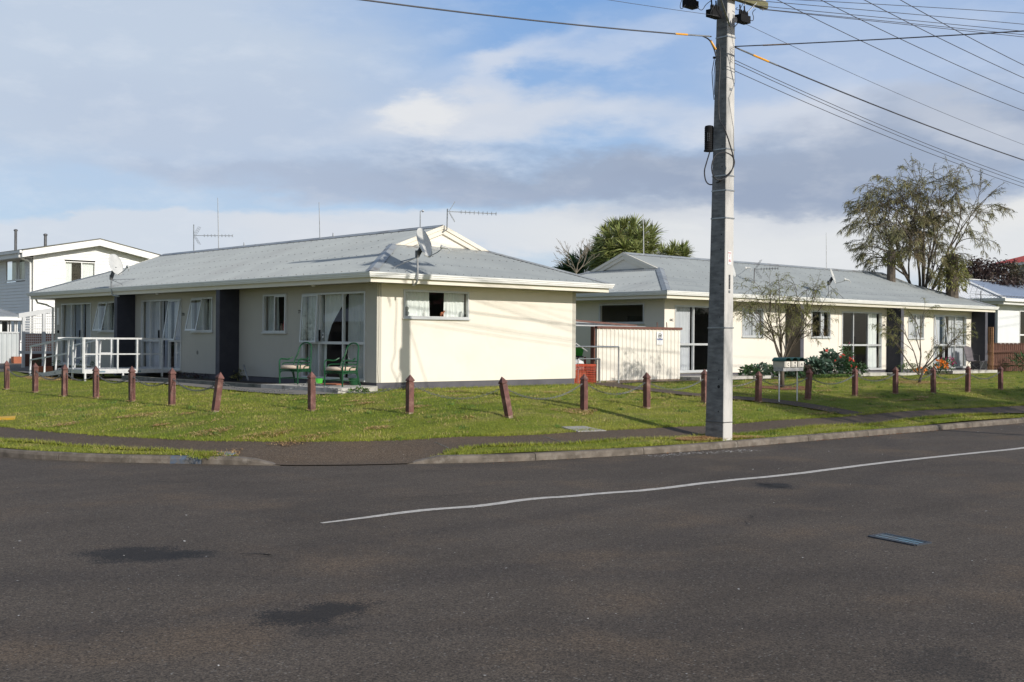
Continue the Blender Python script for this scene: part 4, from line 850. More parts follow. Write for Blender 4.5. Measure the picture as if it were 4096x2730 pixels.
for a, b, z in ((11.3, 14.6, .78), (19.3, 21.0, .79), (20.6, 22.6, .70), (25.4, 28.75, .78)):
    MB().box((a, B0[1] - (1.05 if z > .75 else .9), .4), (b, B0[1] - .004, z)).build('patio_slab', M['concrete'], hB)
MB().box((21.05, .15, .4), (22.95, B0[1] - .6, .76)).build('patio_slab', M['concrete'], hB)
# picture frames on the room wall behind the first sliding door
for a, b, c, d in ((12.6, 13.7, 2.15, 2.55), (13.2, 13.6, 1.5, 2.0)): MB().box((a, B0[1] + 2.86, c), (b, B0[1] + 2.895, d)).build('wall_picture', M['black'], hB)
# ------------------------------------------------------------------ bollards and chains
BP = [(-4.77, 8.4), (-4.79, 6.54), (-4.92, 4.53), (-4.76, 3.27), (-4.69, 1.71), (-4.67, .03), (-4.91, -2.09), (-3.48, -2.92), (-2.54, -4.53), (-1.4, -5.82), (.71, -5.52), (2.48, -5.48),
      (4.62, -5.17), (6.13, -5.41), (7.97, -5.4), (10.3, -5.14), (12.12, -5.14), (13.71, -5.28), (15.34, -5.37), (17.41, -5.26)]
BL_ = ['first from the left, at the left edge of the photo', 'second from the left, in front of the low end of the ramp', 'third from the left, before the middle of the ramp', 'fourth from the left, before the corner of the white deck',
       'fifth from the left, before the right part of the white deck', 'sixth from the left, below the window marked 77B', 'leaning to the right, in front of the garden nib', 'standing in front of the patio between the two green chairs',
       'upright in front of the cream gable wall beside the pole shadow', 'leaning to the left in front of the cream gable wall', 'standing in front of the orange mesh', 'standing in front of the cream steel screen', 'half hidden behind the utility pole', 'just left of the mailboxes on the path',
       'leaning slightly just right of the mailboxes', 'in front of the broad leafed bush', 'in front of the dark wing wall right of the bush', 'in front of the orange flowers', 'in front of the folding camp chair', 'last on the right, in front of the brown paling fence']
GB = 'maroon wooden bollards round the lawn'
def bollard():
    t = thing('bollard', (0, 0, 0), '', 'bollard', GB); b = MB(); s = .051; WLOC[t.name] = Vector((0, 0, 0))
    def sq(r, z): return [(-r, -r, z), (r, -r, z), (r, r, z), (-r, r, z)]
    def stack(b, L):
        for (r0, z0), (r1, z1) in zip(L[:-1], L[1:]): b.add(sq(r0, z0) + sq(r1, z1), [(0, 1, 5, 4), (1, 2, 6, 5), (2, 3, 7, 6), (3, 0, 4, 7)])
    stack(b, [(.050, .03), (s, .05), (s, .555), (.044, .562)]); b.add(sq(.044, .562) + sq(.044, .575), [(4, 5, 6, 7)]); b.build('shaft', M['post'], t)
    c = MB(); stack(c, [(.043, .563), (.043, .572), (.058, .580), (.056, .60), (.003, .69)]); c.add(sq(.003, .69), [(0, 1, 2, 3)]); c.build('cap', M['post'], t)
    f = MB(); stack(f, [(.047, -.1), (.047, .040)]); f.add(sq(.047, .040), [(0, 1, 2, 3)]); f.build('foot', M['bare'], t); return t
STUB = []
bo0 = bollard(); bos = [bo0] + [copy_tree(bo0) for _ in BP[1:]]; TOPS = []
rb_ = random.Random(8)
def strand(name, pts, m, r=.0042, ln=.055, label=None, parent=None, group=None):
    """chain of oval links along a polyline"""
    P_ = [Vector(p) for p in pts]; seg = [(b - a).length for a, b in zip(P_[:-1], P_[1:])]; T = sum(seg); n = int(T / (ln * .78)); b = MB()
    for i in range(n):
        d = T * (i + .5) / n; k = 0
        while k < len(seg) - 1 and d > seg[k]: d -= seg[k]; k += 1
        c = P_[k].lerp(P_[k + 1], d / seg[k]); t = (P_[k + 1] - P_[k]).normalized(); a = t.cross(Vector((0, 0, 1)))
        if a.length < .1: a = Vector((1, 0, 0))
        a.normalize(); w = t.cross(a)
        s = a if i % 2 else w
        b.tube([c + t * (ln / 2 * math.cos(q)) + s * (ln * .3 * math.sin(q)) for q in [2 * PI * j / 8 for j in range(8)]], r, 4, closed=True)
    o = b.build(name, m, parent, origin=None if parent is not None else P_[len(P_) // 2])
    if label: props(o, label, 'chain', group)
    return o
for i, ((x, y), o) in enumerate(zip(BP, bos)):
    z = Z(x, y); o.location = (x, y, z); lx, ly = rb_.uniform(-.015, .015), rb_.uniform(-.015, .015); rz = rb_.uniform(-.06, .06); sc_ = rb_.uniform(.97, 1.03)
    if i == 6: lx, ly = rot2(.13, 0)
    if i == 9: lx, ly = rot2(-.19, 0)
    if i == 14: lx, ly = rot2(.05, 0)
    o.rotation_euler = (Matrix.Rotation(rz, 3, 'Z')).to_euler(); up = Vector((lx, ly, 1)).normalized()
    o.rotation_euler = (Vector((0, 0, 1)).rotation_difference(up).to_matrix() @ Matrix.Rotation(rz, 3, 'Z')).to_euler(); o.scale = (1, 1, sc_)
    o['label'] = 'maroon post ' + BL_[i]; TOPS.append(Vector((x, y, z)) + up * .50)
    for _q in (0,): STUB.append((x, y))
    if i < 6:
        b = MB(); b.tube([(.018, -.054, .50), (.018, -.054, .05)], .006, 6)
        for k in range(15): blobby(b, (.018, -.056, .07 + k * .03), .013, .8, .6, 1.1, 5)
        h = b.build('hanging_chain', M['rust'], None); h.parent = o
for i in range(len(BP) - 1):
    a, b = TOPS[i], TOPS[i + 1]; d = (b - a).normalized(); a = a + d * .055; b = b - d * .055; L = (b - a).length; sag = .10 + .035 * L + (.05 if i in (8, 9, 10) else 0)
    pts = [a.lerp(b, t / 16) - Vector((0, 0, sag * 4 * (t / 16) * (1 - t / 16))) for t in range(17)]
    who = ['the first and second posts from the left', 'the second and third posts from the left', 'the third and fourth posts from the left', 'the fourth and fifth posts from the left', 'the fifth and sixth posts from the left', 'the sixth post and the leaning corner post',
           'the leaning corner post and the post before the patio', 'the post before the patio and the post before the gable wall', 'the upright and the leaning post before the gable wall', 'the leaning post and the post before the orange mesh',
           'the posts before the orange mesh and the cream screen', 'the post before the cream screen and the one behind the pole', 'the post behind the pole and the post left of the mailboxes', 'the posts on both sides of the mailboxes',
           'the post right of the mailboxes and the post before the bush', 'the posts before the bush and the dark wing wall', 'the posts before the dark wing wall and the orange flowers', 'the posts before the orange flowers and the camp chair', 'the last two posts on the right'][i]
    strand('chain', pts, M['chain'], label='sagging chain between ' + who, group='chains between the bollards')
# ------------------------------------------------------------------ utility pole
pc = on_z(2893.7, 1764.5, .11); px0, py0 = pc.x, pc.y
PT = thing('utility_pole', (px0 + .12, py0 + .19, .1), 'tall tapering concrete power pole with weathered, shade-toned left side standing at the kerb', 'pole')
ZT = 9.4
def pole_xy(z):                                # x0,x1,y0,y1 at height z
    t = (z - .1) / (ZT - .1); return px0 + .035 * t, px0 + .25 - .02 * t, py0 + .0 * t, py0 + .39 - .20 * t
b = MB(); zs = [-.2] + [i * .4 for i in range(1, 24)]; R = []
for z in zs: R.append(pole_xy(z))
vs = []
for z, (a, c, d, e) in zip(zs, R): vs += [(a, d + .012, z), (a + .012, d, z), (c - .012, d, z), (c, d + .012, z), (c, e, z), (a, e, z)]
n = len(zs); fs = []; mi = []
for i in range(n - 1):
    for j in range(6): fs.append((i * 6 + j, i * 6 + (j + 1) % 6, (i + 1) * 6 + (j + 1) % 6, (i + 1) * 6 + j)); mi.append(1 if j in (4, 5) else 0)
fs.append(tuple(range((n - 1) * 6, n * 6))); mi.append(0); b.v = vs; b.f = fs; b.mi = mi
shaft = b.build('pole_shaft', [M['pole'], M['poleshade']], PT)
def leftface(y_frac, z):                        # a point on the weathered, shade-toned left face
    a, c, d, e = pole_xy(z); return Vector((a, d + (e - d) * y_frac, z))
rs = MB(); a0 = leftface(.38, 6.55); rs.hexa([leftface(.42, 4.9) + Vector((-.002, 0, 0)), leftface(.8, 4.9) + Vector((-.002, 0, 0)), leftface(.8, 4.9) + Vector((.0, 0, 0)), leftface(.42, 4.9)], [leftface(.42, 6.3) + Vector((-.002, 0, 0)), leftface(.8, 6.3) + Vector((-.002, 0, 0)), leftface(.8, 6.3), leftface(.42, 6.3)])
rs.build('recess', M['poleshade'], PT)
h = MB()
for z, f, r in ((1.02, .3, .03), (.6, .3, .012), (1.15, .3, .012), (1.3, .3, .012), (3.35, .3, .014), (3.6, .28, .012), (4.35, .3, .012), (4.55, .3, .012), (4.75, .3, .012), (4.9, .3, .01), (5.1, .32, .01), (5.9, .35, .01), (6.4, .35, .01), (6.75, .4, .01), (7.2, .4, .01), (2.75, .3, .012), (2.2, .3, .01)):
    p = leftface(f, z); h.lathe(p + Vector((.003, 0, 0)), [(r, 0), (r, .005)], 10, (-1, 0, 0))
h.build('bolt_holes', M['ink'], PT)
def band(z, m='galv', w=.012, sag=0):
    a, c, d, e = pole_xy(z); q = MB(); o = .006; pts = [(a - o, d - o, z), (c + o, d - o, z), (c + o, e + o, z), (a - o, e + o, z)]
    for i in range(4): q.bar(pts[i], pts[(i + 1) % 4], .006, w)
    q.build('strap', M[m], PT)
for z in (6.95, 5.05, 4.6, 4.35, 3.88, 2.02): band(z, w=.022)
band(.42, 'darkmetal', .012)
# danger plate and number plates on the bright face
def front(px, py): return on_y(px, py, py0 - .004)
def plate(x0, y0_, x1, y1_, m, name, parent=PT, th=.004):
    a = front(x0, y0_); c = front(x1, y1_); return MB().box((a.x, py0 - .004, c.z), (c.x, py0 - .004 - th, a.z)).build(name, M[m], parent)
dpl = plate(2912, 1005.5, 2924.5, 1060, 'signw', 'danger_plate')
c = front(2918, 1013); text('plate_text', 'DANGER', .019, basis((c.x, py0 - .0095, c.z), (1, 0, 0), (0, 0, 1)), M['redink'], dpl)
for py, tx in ((1041, 'LIVE'), (1046, 'WIRES')): c = front(2918, py); text('plate_text', tx, .022, basis((c.x, py0 - .0095, c.z), (1, 0, 0), (0, 0, 1)), M['redink'], dpl)
c = front(2918.5, 1027); b = MB(); b.add([(c.x + dx_ * .8, py0 - .0095, c.z + dz_ * .8) for dx_, dz_ in ((.012, .05), (.004, .01), (.012, .012), (-.008, -.05), (-.001, -.006), (-.010, -.008), (.002, .05))], [(0, 1, 5, 6), (1, 2, 3, 4), (1, 4, 5)]); b.build('lightning_mark', M['redink'], dpl, recalc=False)
npl = plate(2915.5, 1100, 2920.5, 1157, 'ink', 'number_plate')
b = MB()
for k in range(9):
    q = front(2918, 1105 + k * 5.8); b.box((q.x - .006, py0 - .008, q.z - .004), (q.x + .006, py0 - .0095, q.z + .004))
b.build('plate_mark', M['alum'], npl)
plate(2914.5, 1162, 2920.5, 1173, 'galv', 'number_plate'); plate(2919, 352, 2928, 364, 'galv', 'small_plate')
# wire tag squiggle bracket near the telephone wires
b = MB(); q0 = front(2925, 188); q1 = front(2922, 255); pts = []
for i in range(22): t = i / 21; pts.append(q0.lerp(q1, t) + Vector((.02 * math.sin(i * 1.9), -.03, 0)))
b.tube(pts, .004, 5); b.tube([q0 + Vector((-.03, -.02, 0)), q1 + Vector((-.03, -.02, 0))], .004, 5); b.build('wire_bracket', M['darkmetal'], PT)
# crossarm with insulators
zc = 7.62; a, c_, d, e = pole_xy(zc); arm = MB().box((px0 - .72, py0 - .115, zc - .05), (px0 + 1.0, py0 - .012, zc + .055)).build('crossarm', M['timber'], PT)
for X_ in (px0 - .6, px0 - .28, px0 + .42, px0 + .68, px0 + .93):
    MB().lathe((X_, py0 - .06, zc + .055), [(.012, -.14), (.012, 0), (.045, .005), (.05, .03), (.03, .04), (.042, .05), (.042, .085), (.02, .10)], 14).build('insulator', M['porcelain'], arm)
for s_ in (-1, 1): MB().bar((px0 + .12 + s_ * .52, py0 - .13, zc - .02), (px0 + .12 + s_ * .06, py0 - .02, zc - .50), .03, .008).build('arm_brace', M['galv'], arm)
def fusebox(c, name='line_switch', tilt=0):
    c = Vector(c); b = MB(); b.box(c + Vector((-.13, -.07, -.06)), c + Vector((.13, .07, .06)))
    for k in range(5): b.lathe(c + Vector((-.10 + k * .05, -.02, .05)), [(.02, 0), (.018, .07), (.006, .10)], 8)
    b.lathe(c + Vector((.13, 0, 0)), [(.035, 0), (.02, .05), (.01, .08)], 8, (1, 0, 0)); b.tube([c + Vector((-.05, 0, .06)), c + Vector((-.05, .02, .24))], .012, 6); b.tube([c + Vector((.07, 0, .06)), c + Vector((.07, .02, .24))], .012, 6)
    return b.build(name, M['black'], PT)
q = at(2970, 78, 20.3); fusebox(q); q = at(2762, 18, 20.3); fusebox(q); q = at(2860, 48, 20.2); fusebox(q + Vector((.1, .1, 0)))
for L_ in ([(2994, 78), (3012, 87), (3015, 70), (3008, 50), (3022, 38)], [(2786, 26), (2800, 42), (2812, 40), (2822, 20), (2845, 3)], [(2730, -10), (2718, 30), (2728, 38), (2742, 20)], [(2950, 30), (2940, 38), (2958, 42), (2975, 10), (2985, -5)], [(2862, 18), (2846, 40), (2842, 58), (2856, 64)]):
    MB().tube(smooth([tuple(at(x_, y_, 20.0)) for x_, y_ in L_], 2), .006, 5).build('jumper_wire', M['rubber'], PT)
b = MB(); c = at(2938, 78, 19.85)
for k in range(4): b.tube([c + Vector((-.03 * math.cos(t) - .02 * k + .03, 0, .04 * math.sin(t) - .01 * k)) for t in [j * PI / 5 for j in range(10)]], .007, 5, closed=True)
b.build('wire_coil', M['darkmetal'], PT)
b = MB().tube([(px0 + .05, py0 - .008, 7.2), (px0 + .12, py0 - .01, 7.0), (px0 + .2, py0 - .01, 6.75), (px0 + .235, py0 - .004, 6.2), (px0 + .06, py0 - .008, 5.9), (px0 + .2, py0 - .01, 5.4), (px0 + .225, py0 - .006, 4.9)], .003, 4).build('guy_wire', M['wire'], PT)
# cable terminal box hung on the back corner and its loop
def back(px, py): return on_y(px, py, py0 + .37)
q = back(2834, 548); Lb = MB(); t0 = back(2836, 503); t1 = back(2836, 607); r = .078
Lb.lathe((t1.x, t1.y, t1.z), [(r * 1.15, 0), (r * 1.15, .02), (r, .03)] + [(r * (1.03 if k % 2 else .98), .03 + (t0.z - t1.z - .06) * k / 22) for k in range(23)] + [(r * .9, t0.z - t1.z - .01), (r * .5, t0.z - t1.z)], 18)
tb = Lb.build('terminal_box', M['black'], PT, smooth=False)
for k in range(5):
    for j in (0, 1):
        cc = Vector((t1.x, t1.y, t1.z + .30 - k * .03)) + dirw((-.035 + j * .03, -r * .98, 0)); MB().bar(cc + Vector((0, 0, .009)), cc - Vector((0, 0, .009)), .006, .003).build('box_lettering', M['galv'], tb)
w = [back(x_, y_) for x_, y_ in ((2838, 608), (2822, 660), (2814, 690), (2822, 735), (2850, 745), (2885, 722), (2909, 685), (2905, 655), (2880, 637), (2850, 636), (2826, 655), (2816, 700), (2830, 742), (2862, 742), (2896, 715), (2908, 668), (2885, 590), (2866, 535), (2857, 505), (2856, 400), (2862, 300), (2862, 230), (2856, 200))]
MB().tube(smooth([tuple(p + dirw((0, -.72 if 4 < i_ < 18 else (-.05 if i_ < 5 else -.45), 0))) for i_, p in enumerate(w)], 2), .011, 7).build('cable_loop', M['rubber'], PT)
b = MB(); b.tube([back(2858, 232), back(2848, 290), back(2850, 330), back(2856, 400)], .007, 6); b.tube([back(2862, 240), back(2856, 300), back(2858, 380)], .006, 6); b.lathe(back(2858, 235), [(.03, 0), (.03, .03)], 10); b.build('down_cable', M['rubber'], PT)
# worn ground at the foot
straw(px0 - .25, py0 + .16, .55, .3, 9000); straw(px0 + .6, py0 + .06, .5, .22, 5000)
# ------------------------------------------------------------------ overhead wires
def wire(p, q, sag, r, label, m='wire', name='overhead_wire', group='overhead wires', sleeves=()):
    p, q = Vector(p), Vector(q); n = 40
    pts = [p.lerp(q, t / n) - Vector((0, 0, sag * 4 * (t / n) * (1 - t / n))) for t in range(n + 1)]
    mid = (p + q) / 2; b = MB().tube(pts, r, 5)
    if sleeves:
        e = thing(name, mid, label, 'wire', group); b.build('conductor', M[m], e)
        for (d0, d1, mt, rr) in sleeves:
            L = (q - p).length; ps = [p.lerp(q, d / L) - Vector((0, 0, sag * 4 * (d / L) * (1 - d / L))) for d in (d0, (d0 + d1) / 2, d1)]; MB().tube(ps, rr, 7).build('sleeve', M[mt], e)
        return e
    o = b.build(name, M[m], None, origin=mid); return props(o, label, 'wire', group)
PXC, PYC = px0 + .12, py0 + .2
P_E, P_W, P_S, P_C = (PXC + 42, PYC), (PXC - 42, PYC), (37.5, -24.6), (11.4, -43.9)      # the next poles of the lines, all outside the view
def second_pole(xy, label):
    t = thing('utility_pole', (xy[0], xy[1], 0), label, 'pole', 'next poles of the lines'); MB().hexa([(xy[0] - .18, xy[1] - .2, -.1), (xy[0] + .18, xy[1] - .2, -.1), (xy[0] + .18, xy[1] + .2, -.1), (xy[0] - .18, xy[1] + .2, -.1)], [(xy[0] - .1, xy[1] - .1, 9.4), (xy[0] + .1, xy[1] - .1, 9.4), (xy[0] + .1, xy[1] + .1, 9.4), (xy[0] - .1, xy[1] + .1, 9.4)]).build('pole_shaft', M['pole'], t)
    MB().box((xy[0] - .12, xy[1] - 1.6, 8.8), (xy[0] - .101, xy[1] + 1.9, 8.9)).build('crossarm', M['timber'], t)
second_pole(P_E, 'next concrete power pole along the right kerb, outside the view'); second_pole(P_W, 'next concrete power pole along the street to the left, outside the view'); second_pole(P_S, 'concrete power pole across the right street, outside the view'); second_pole(P_C, 'concrete power pole beyond the viewpoint on the right, outside the view')
MB().box((PXC - .02, PYC - 1.0, 8.82), (PXC + .08, PYC + 1.9, 8.92)).build('crossarm', M['timber'], PT)
def hit_plane(A, B, px, py):                   # where that view direction crosses the vertical plane through A and B
    d = ray(px, py); n = Vector((-(B[1] - A[1]), B[0] - A[0], 0)); t = ((Vector((A[0], A[1], 0)) - Vector((CAM.x, CAM.y, 0))).dot(n)) / d.dot(n); return CAM + d * t
def span1(a, B, px, py, r, label, **kw):       # from the visible fixing a towards pole B, hanging through the seen point
    a = Vector(a); q = hit_plane(a, B, px, py); L = math.dist(a[:2], B[:2]); t = math.dist(a[:2], q[:2]) / L; s = (a.z - q.z) / (4 * t * (1 - t)); return wire(a, (B[0], B[1], a.z), s, r, label, **kw)
def span2(A, B, p1, p2, r, label, **kw):       # both ends unseen: height and sag follow from two seen points
    L = math.dist(A[:2], B[:2]); q = [hit_plane(A, B, *p) for p in (p1, p2)]; t = [math.dist(A[:2], k[:2]) / L for k in q]; m_ = np.array([[1, -4 * k * (1 - k)] for k in t]); z, s = np.linalg.solve(m_, [k.z for k in q]); return wire((A[0], A[1], z), (B[0], B[1], z), s, r, label, **kw)
e1 = at(2845, 147, 20.3); span1(e1, (P_W[0], e1.y), 1450, 0, .012, 'thick black cable with orange sleeve running up left from the pole', sleeves=[(.05, .95, 'galv', .014), (.62, .92, 'orange', .017)])
MB().tube(smooth([tuple(at(x_, y_, 20.2)) for x_, y_ in ((2805, 143), (2822, 150), (2838, 160), (2848, 178), (2858, 200), (2864, 225))], 2), .012, 7).build('cable_tail', M['rubber'], PT)
MB().tube([at(2842, 162, 20.18), at(2857, 188, 20.18), at(2864, 199, 20.18)], .017, 7).build('orange_sleeve', M['orange'], PT)
span1(at(2872, 64, 20.3), (P_W[0], PYC), 2430, 0, .004, 'thin wire leaving the pole to the upper left')
span1(at(2938, 187, 20.3), P_C, 4096, 125, .010, 'thick black cable running level to the right edge, crossing the other wires', sleeves=[(.5, .95, 'bare', .013)])
E_ = P_E
span1(at(2940, 190, 20.3), E_, 4096, 642, .013, 'thickest cable sloping from the pole to the right edge, orange sleeve near the pole', sleeves=[(.1, 1.2, 'galv', .015), (.5, .95, 'orange', .018)])
span1(at(2940, 242, 20.3), E_, 4096, 722, .006, 'upper wire of three close thin wires sloping to the right edge'); span1(at(2940, 254, 20.3), E_, 4096, 735, .006, 'middle wire of three close thin wires sloping to the right edge'); span1(at(2940, 285, 20.3), E_, 4096, 750, .006, 'lowest wire of three close thin wires sloping to the right edge')
span1(at(2968, 90, 20.3), E_, 4096, 580, .004, 'very thin wire sloping right from below the crossarm')
for off, x1_, y2_, lab in ((1.6, 3108, 444, 'lowest of four parallel street wires at the upper right'), (1.0, 3282, 376, 'second lowest of four parallel street wires at the upper right'), (.3, 3456, 313, 'third of four parallel street wires at the upper right'), (-.3, 3600, 262, 'uppermost of four parallel street wires at the upper right')):
    span2((PXC, PYC - .2 + off), (P_E[0], PYC - .2 + off), (x1_, 0), (4096, y2_), .008, lab)
span2((PXC + .4, PYC), P_S, (3145, -2), (4096, 54), .006, 'topmost nearly level wire at the upper right'); span1(at(2985, 0, 20.3), P_S, 4096, 98, .006, 'second nearly level wire from the crossarm to the right edge')
span1(at(3008, 22, 20.3), P_S, 4096, 126, .006, 'third nearly level wire from the crossarm to the right edge'); span1(at(3038, 36, 20.3), P_S, 4096, 140, .006, 'upper of the two lowest level wires from the crossarm'); span1(at(3040, 38, 20.3), P_S, 4096, 149, .006, 'lowest nearly level wire from the end insulator of the crossarm')
# ------------------------------------------------------------------ patio chairs
def armchair():
    t = thing('armchair', (0, 0, 0), '', 'chair', 'green cane armchairs on the patio'); r = .0165; WLOC[t.name] = Vector()
    W_ = .235; sh = .315
    for s in (1, -1):
        leg = MB(); leg.tube(smooth([(.24, s * W_, 0), (.245, s * W_, sh), (.25, s * (W_ + .01), .47), (.20, s * (W_ + .02), .55), (.05, s * (W_ + .02), .545), (-.1, s * (W_ + .01), .53), (-.20, s * (W_ - .03), .585)], 2), r, 8); leg.build('front_leg', M['green'], t)
        leg = MB(); leg.tube(smooth([(-.36, s * (W_ - .0), 0), (-.27, s * (W_ - .01), sh * .8), (-.245, s * (W_ - .01), sh + .05)], 2), r, 8); leg.build('rear_leg', M['green'], t)
        in_ = MB(); in_.tube(smooth([(.15, s * W_, sh), (.14, s * W_, .43), (.08, s * W_, .46), (-.24, s * (W_ - .01), .46)], 2), r * .7, 7)
        in_.tube(smooth([(.0, s * W_, sh), (.0, s * W_, .37), (-.05, s * W_, .40), (-.20, s * W_, .40)], 2), r * .6, 7); in_.build('arm_rail', M['green'], t)
        br = MB(); br.tube(smooth([(.24, s * W_, .10), (.23, s * W_, .24), (.17, s * W_, sh - .03), (-.18, s * W_, sh - .03), (-.25, s * W_, .24), (-.29, s * W_, .12)], 2), r * .55, 6); br.tube([(.24, s * W_, .13), (-.31, s * W_, .13)], r * .6, 6); br.build('brace', M['green'], t)
    bk = MB(); P_ = [(-.245, -W_ + .01, sh), (-.30, -W_ + .02, .52), (-.36, -.17, .66), (-.41, -.155, .82), (-.43, -.09, .895), (-.435, 0, .91), (-.43, .09, .895), (-.41, .155, .82), (-.36, .17, .66), (-.30, W_ - .02, .52), (-.245, W_ - .01, sh)]
    bk.tube(smooth(P_, 2), r * 1.05, 8); bk.tube([(-.305, -W_ + .03, .52), (-.305, W_ - .03, .52)], r * .7, 7); bk.tube([(-.285, -W_ + .02, .46), (-.285, W_ - .02, .46)], r * .7, 7); bk.build('backrest', M['green'], t)
    fr = MB(); fr.tube([(.25, -W_, sh), (.25, W_, sh), (-.25, W_, sh), (-.25, -W_, sh)], r, 7, closed=True); fr.tube([(.25, -W_, sh - .035), (.25, W_, sh - .035), (-.25, W_, sh - .035), (-.25, -W_, sh - .035)], r * .7, 7, closed=True); fr.tube([(.24, -W_, .13), (.24, W_, .13)], r * .5, 6)
    for y in (-.12, 0, .12): fr.tube([(.25, y, sh), (-.25, y, sh)], r * .5, 5)
    fr.build('seat_frame', M['green'], t)
    cu = MB(); pr = [(-.235, 0), (-.25, .02), (-.245, .055), (-.2, .075), (.2, .078), (.25, .06), (.255, .025), (.235, 0)]
    ys = (-.215, -.2, 0, .2, .215); vs = []
    for k, y in enumerate(ys):
        f = (.86, 1, 1, 1, .86)[k]; vs += [(x_ * f, y, sh + .018 + z_ * (f if k in (0, 4) else 1)) for x_, z_ in pr]
    cu.add(vs, [(k * 8 + i, k * 8 + (i + 1) % 8, (k + 1) * 8 + (i + 1) % 8, (k + 1) * 8 + i) for k in range(4) for i in range(8)] + [tuple(range(8)), tuple(range(32, 40))]); cu.build('cushion', M['cushion'], t, smooth=True)
    return t
ch0 = armchair(); ch1 = copy_tree(ch0)
ch0.location = (-.86, 1.86, .784); ch0.rotation_euler = (0, 0, R_(180 + 24)); ch0['label'] = 'green cane armchair with beige cushion, the left one, in front of the cream wall'
ch1.location = (-.80, .16, .784); ch1.rotation_euler = (0, 0, R_(180 + 18)); ch1['label'] = 'green cane armchair with beige cushion, the right one, nearest the house corner'
props(MB().lathe((-.33, 1.75, .784), [(.09, 0), (.11, .10), (.115, .11)], 14).build('basin', M['lime'], None, origin=(-.33, 1.75, .784)), 'lime green plastic basin under the left cane chair', 'basin')
props(MB().box((-.62, .75, .784), (-.12, 1.4, .80)).build('doormat', M['terracotta'], None, origin=(-.4, 1.1, .784)), 'flat reddish brown doormat between the two cane chairs', 'doormat')
props(MB().lathe((-.2, .55, .784), [(.09, 0), (.12, .14), (.12, .15)], 14).build('bucket', M['green'], None, origin=(-.2, .55, .784)), 'green bucket behind the right cane chair', 'bucket')
b = MB().tube([on_x(992, 1519, -.75), on_x(976, 1462, -.15)], .02, 8); props(b.build('fallen_pipe', M['galv'], None, origin=(-.7, 5.4, .7)), 'short grey pipe leaning against the wall by the dark wing wall', 'pipe')
# ------------------------------------------------------------------ deck and ramp
DK = thing('access_deck', (-1.2, 10.2, .66), 'white aluminium deck with handrails before the 77B sliding door', 'deck'); DZ = .935; SI = M['silver']
dk = MB().box((-2.44, 9.52, DZ - .03), (-.06, 11.2, DZ)).build('platform', M['silver'], DK)
for a, b2 in (((-2.45, 9.5), (-.05, 9.5)), ((-.05, 9.5), (-.05, 11.2)), ((-2.45, 9.5), (-2.45, 10.3)), ((-2.45, 11.22), (-.05, 11.22))): MB().bar((a[0], a[1], DZ - .06), (b2[0], b2[1], DZ - .06), .03, .10).build('edge_beam', SI, DK)
for x_, y_ in ((-2.42, 9.5), (-1.4, 9.5), (-.3, 9.5), (-2.42, 11.2), (-1.2, 11.2)): MB().bar((x_, y_ - .02, .6), (x_, y_ - .02, DZ - .1), .045).build('leg', SI, DK)
def rail(pts, mid, posts, root, nm='handrail'):
    MB().tube([], .02).v if False else None
    for a, c in zip(pts[:-1], pts[1:]): MB().bar(a, c, .045, .045).build(nm, SI, root)
    for a, c in mid: MB().bar(a, c, .035, .035).build('mid_rail', SI, root)
    for a, c in posts: MB().bar(a, c, .042, .042).build('rail_post', SI, root)
RZ = 1.74
rail([(-2.46, 9.5, RZ), (-.08, 9.5, RZ)], [((-2.46, 9.5, 1.33), (-.3, 9.5, 1.33))], [((x_, 9.5, DZ - .1), (x_, 9.5, RZ)) for x_ in (-2.44, -2.12, -1.54, -1.0, -.3)], DK)
rail([(-.9, 11.25, RZ), (-2.45, 11.25, RZ)], [((-.9, 11.25, 1.33), (-1.3, 11.25, 1.33))], [((x_, 11.25, DZ - .1), (x_, 11.25, RZ)) for x_ in (-.95, -1.35)], DK)
for x_, w_ in ((-2.05, .17), (-1.02, .12)): MB().box((x_, 9.481, DZ - .085), (x_ + w_, 9.483, DZ - .045)).build('maker_label', M['bluepaint'], DK)
RP = thing('access_ramp', (-1.9, 12, .66), 'white aluminium wheelchair ramp with leaning handrail posts sloping down left from the deck', 'ramp')
ra, rc_ = (10.35, DZ), (13.25, .69)
def rz_(y): return ra[1] + (rc_[1] - ra[1]) * (y - ra[0]) / (rc_[0] - ra[0])
MB().hexa([(-2.44, ra[0], ra[1] - .03), (-1.42, ra[0], ra[1] - .03), (-1.42, ra[0], ra[1]), (-2.44, ra[0], ra[1])], [(-2.44, rc_[0], rc_[1] - .03), (-1.42, rc_[0], rc_[1] - .03), (-1.42, rc_[0], rc_[1]), (-2.44, rc_[0], rc_[1])]).build('ramp_surface', SI, RP)
for x_ in (-2.46, -1.40): MB().bar((x_, ra[0], ra[1] - .05), (x_, rc_[0], rc_[1] - .05), .03, .12).build('edge_beam', SI, RP)
for x_ in (-2.46, -1.4):
    H = .80
    ys = (10.55, 11.35, 12.15, 13.2) if x_ < -2 else (11.0, 11.9, 12.7)
    rail([(x_, ra[0] - .85 if x_ < -2 else ra[0] + .5, RZ), (x_, ra[0] + .3, rz_(ra[0] + .3) + H + .02), (x_, rc_[0] - .05, rz_(rc_[0]) + H)], [((x_, ys[k], rz_(ys[k]) + .42), (x_, ys[k + 1], rz_(ys[k + 1]) + .42)) for k in range(0, len(ys) - 1)],
         [((x_, y_ + .0, rz_(y_) - .1), (x_, y_ - .07, rz_(y_) + H)) for y_ in ys] + ([((x_, 9.52, DZ - .1), (x_, 9.52, RZ)), ((x_, 10.2, DZ - .3), (x_, 10.2, RZ))] if x_ < -2 else []), RP)
for x_, y_ in ((-2.46, 11.6), (-1.4, 11.6), (-2.46, 12.9)): MB().bar((x_, y_, .6), (x_, y_, rz_(y_) - .1), .03).build('leg', M['galv'], RP)
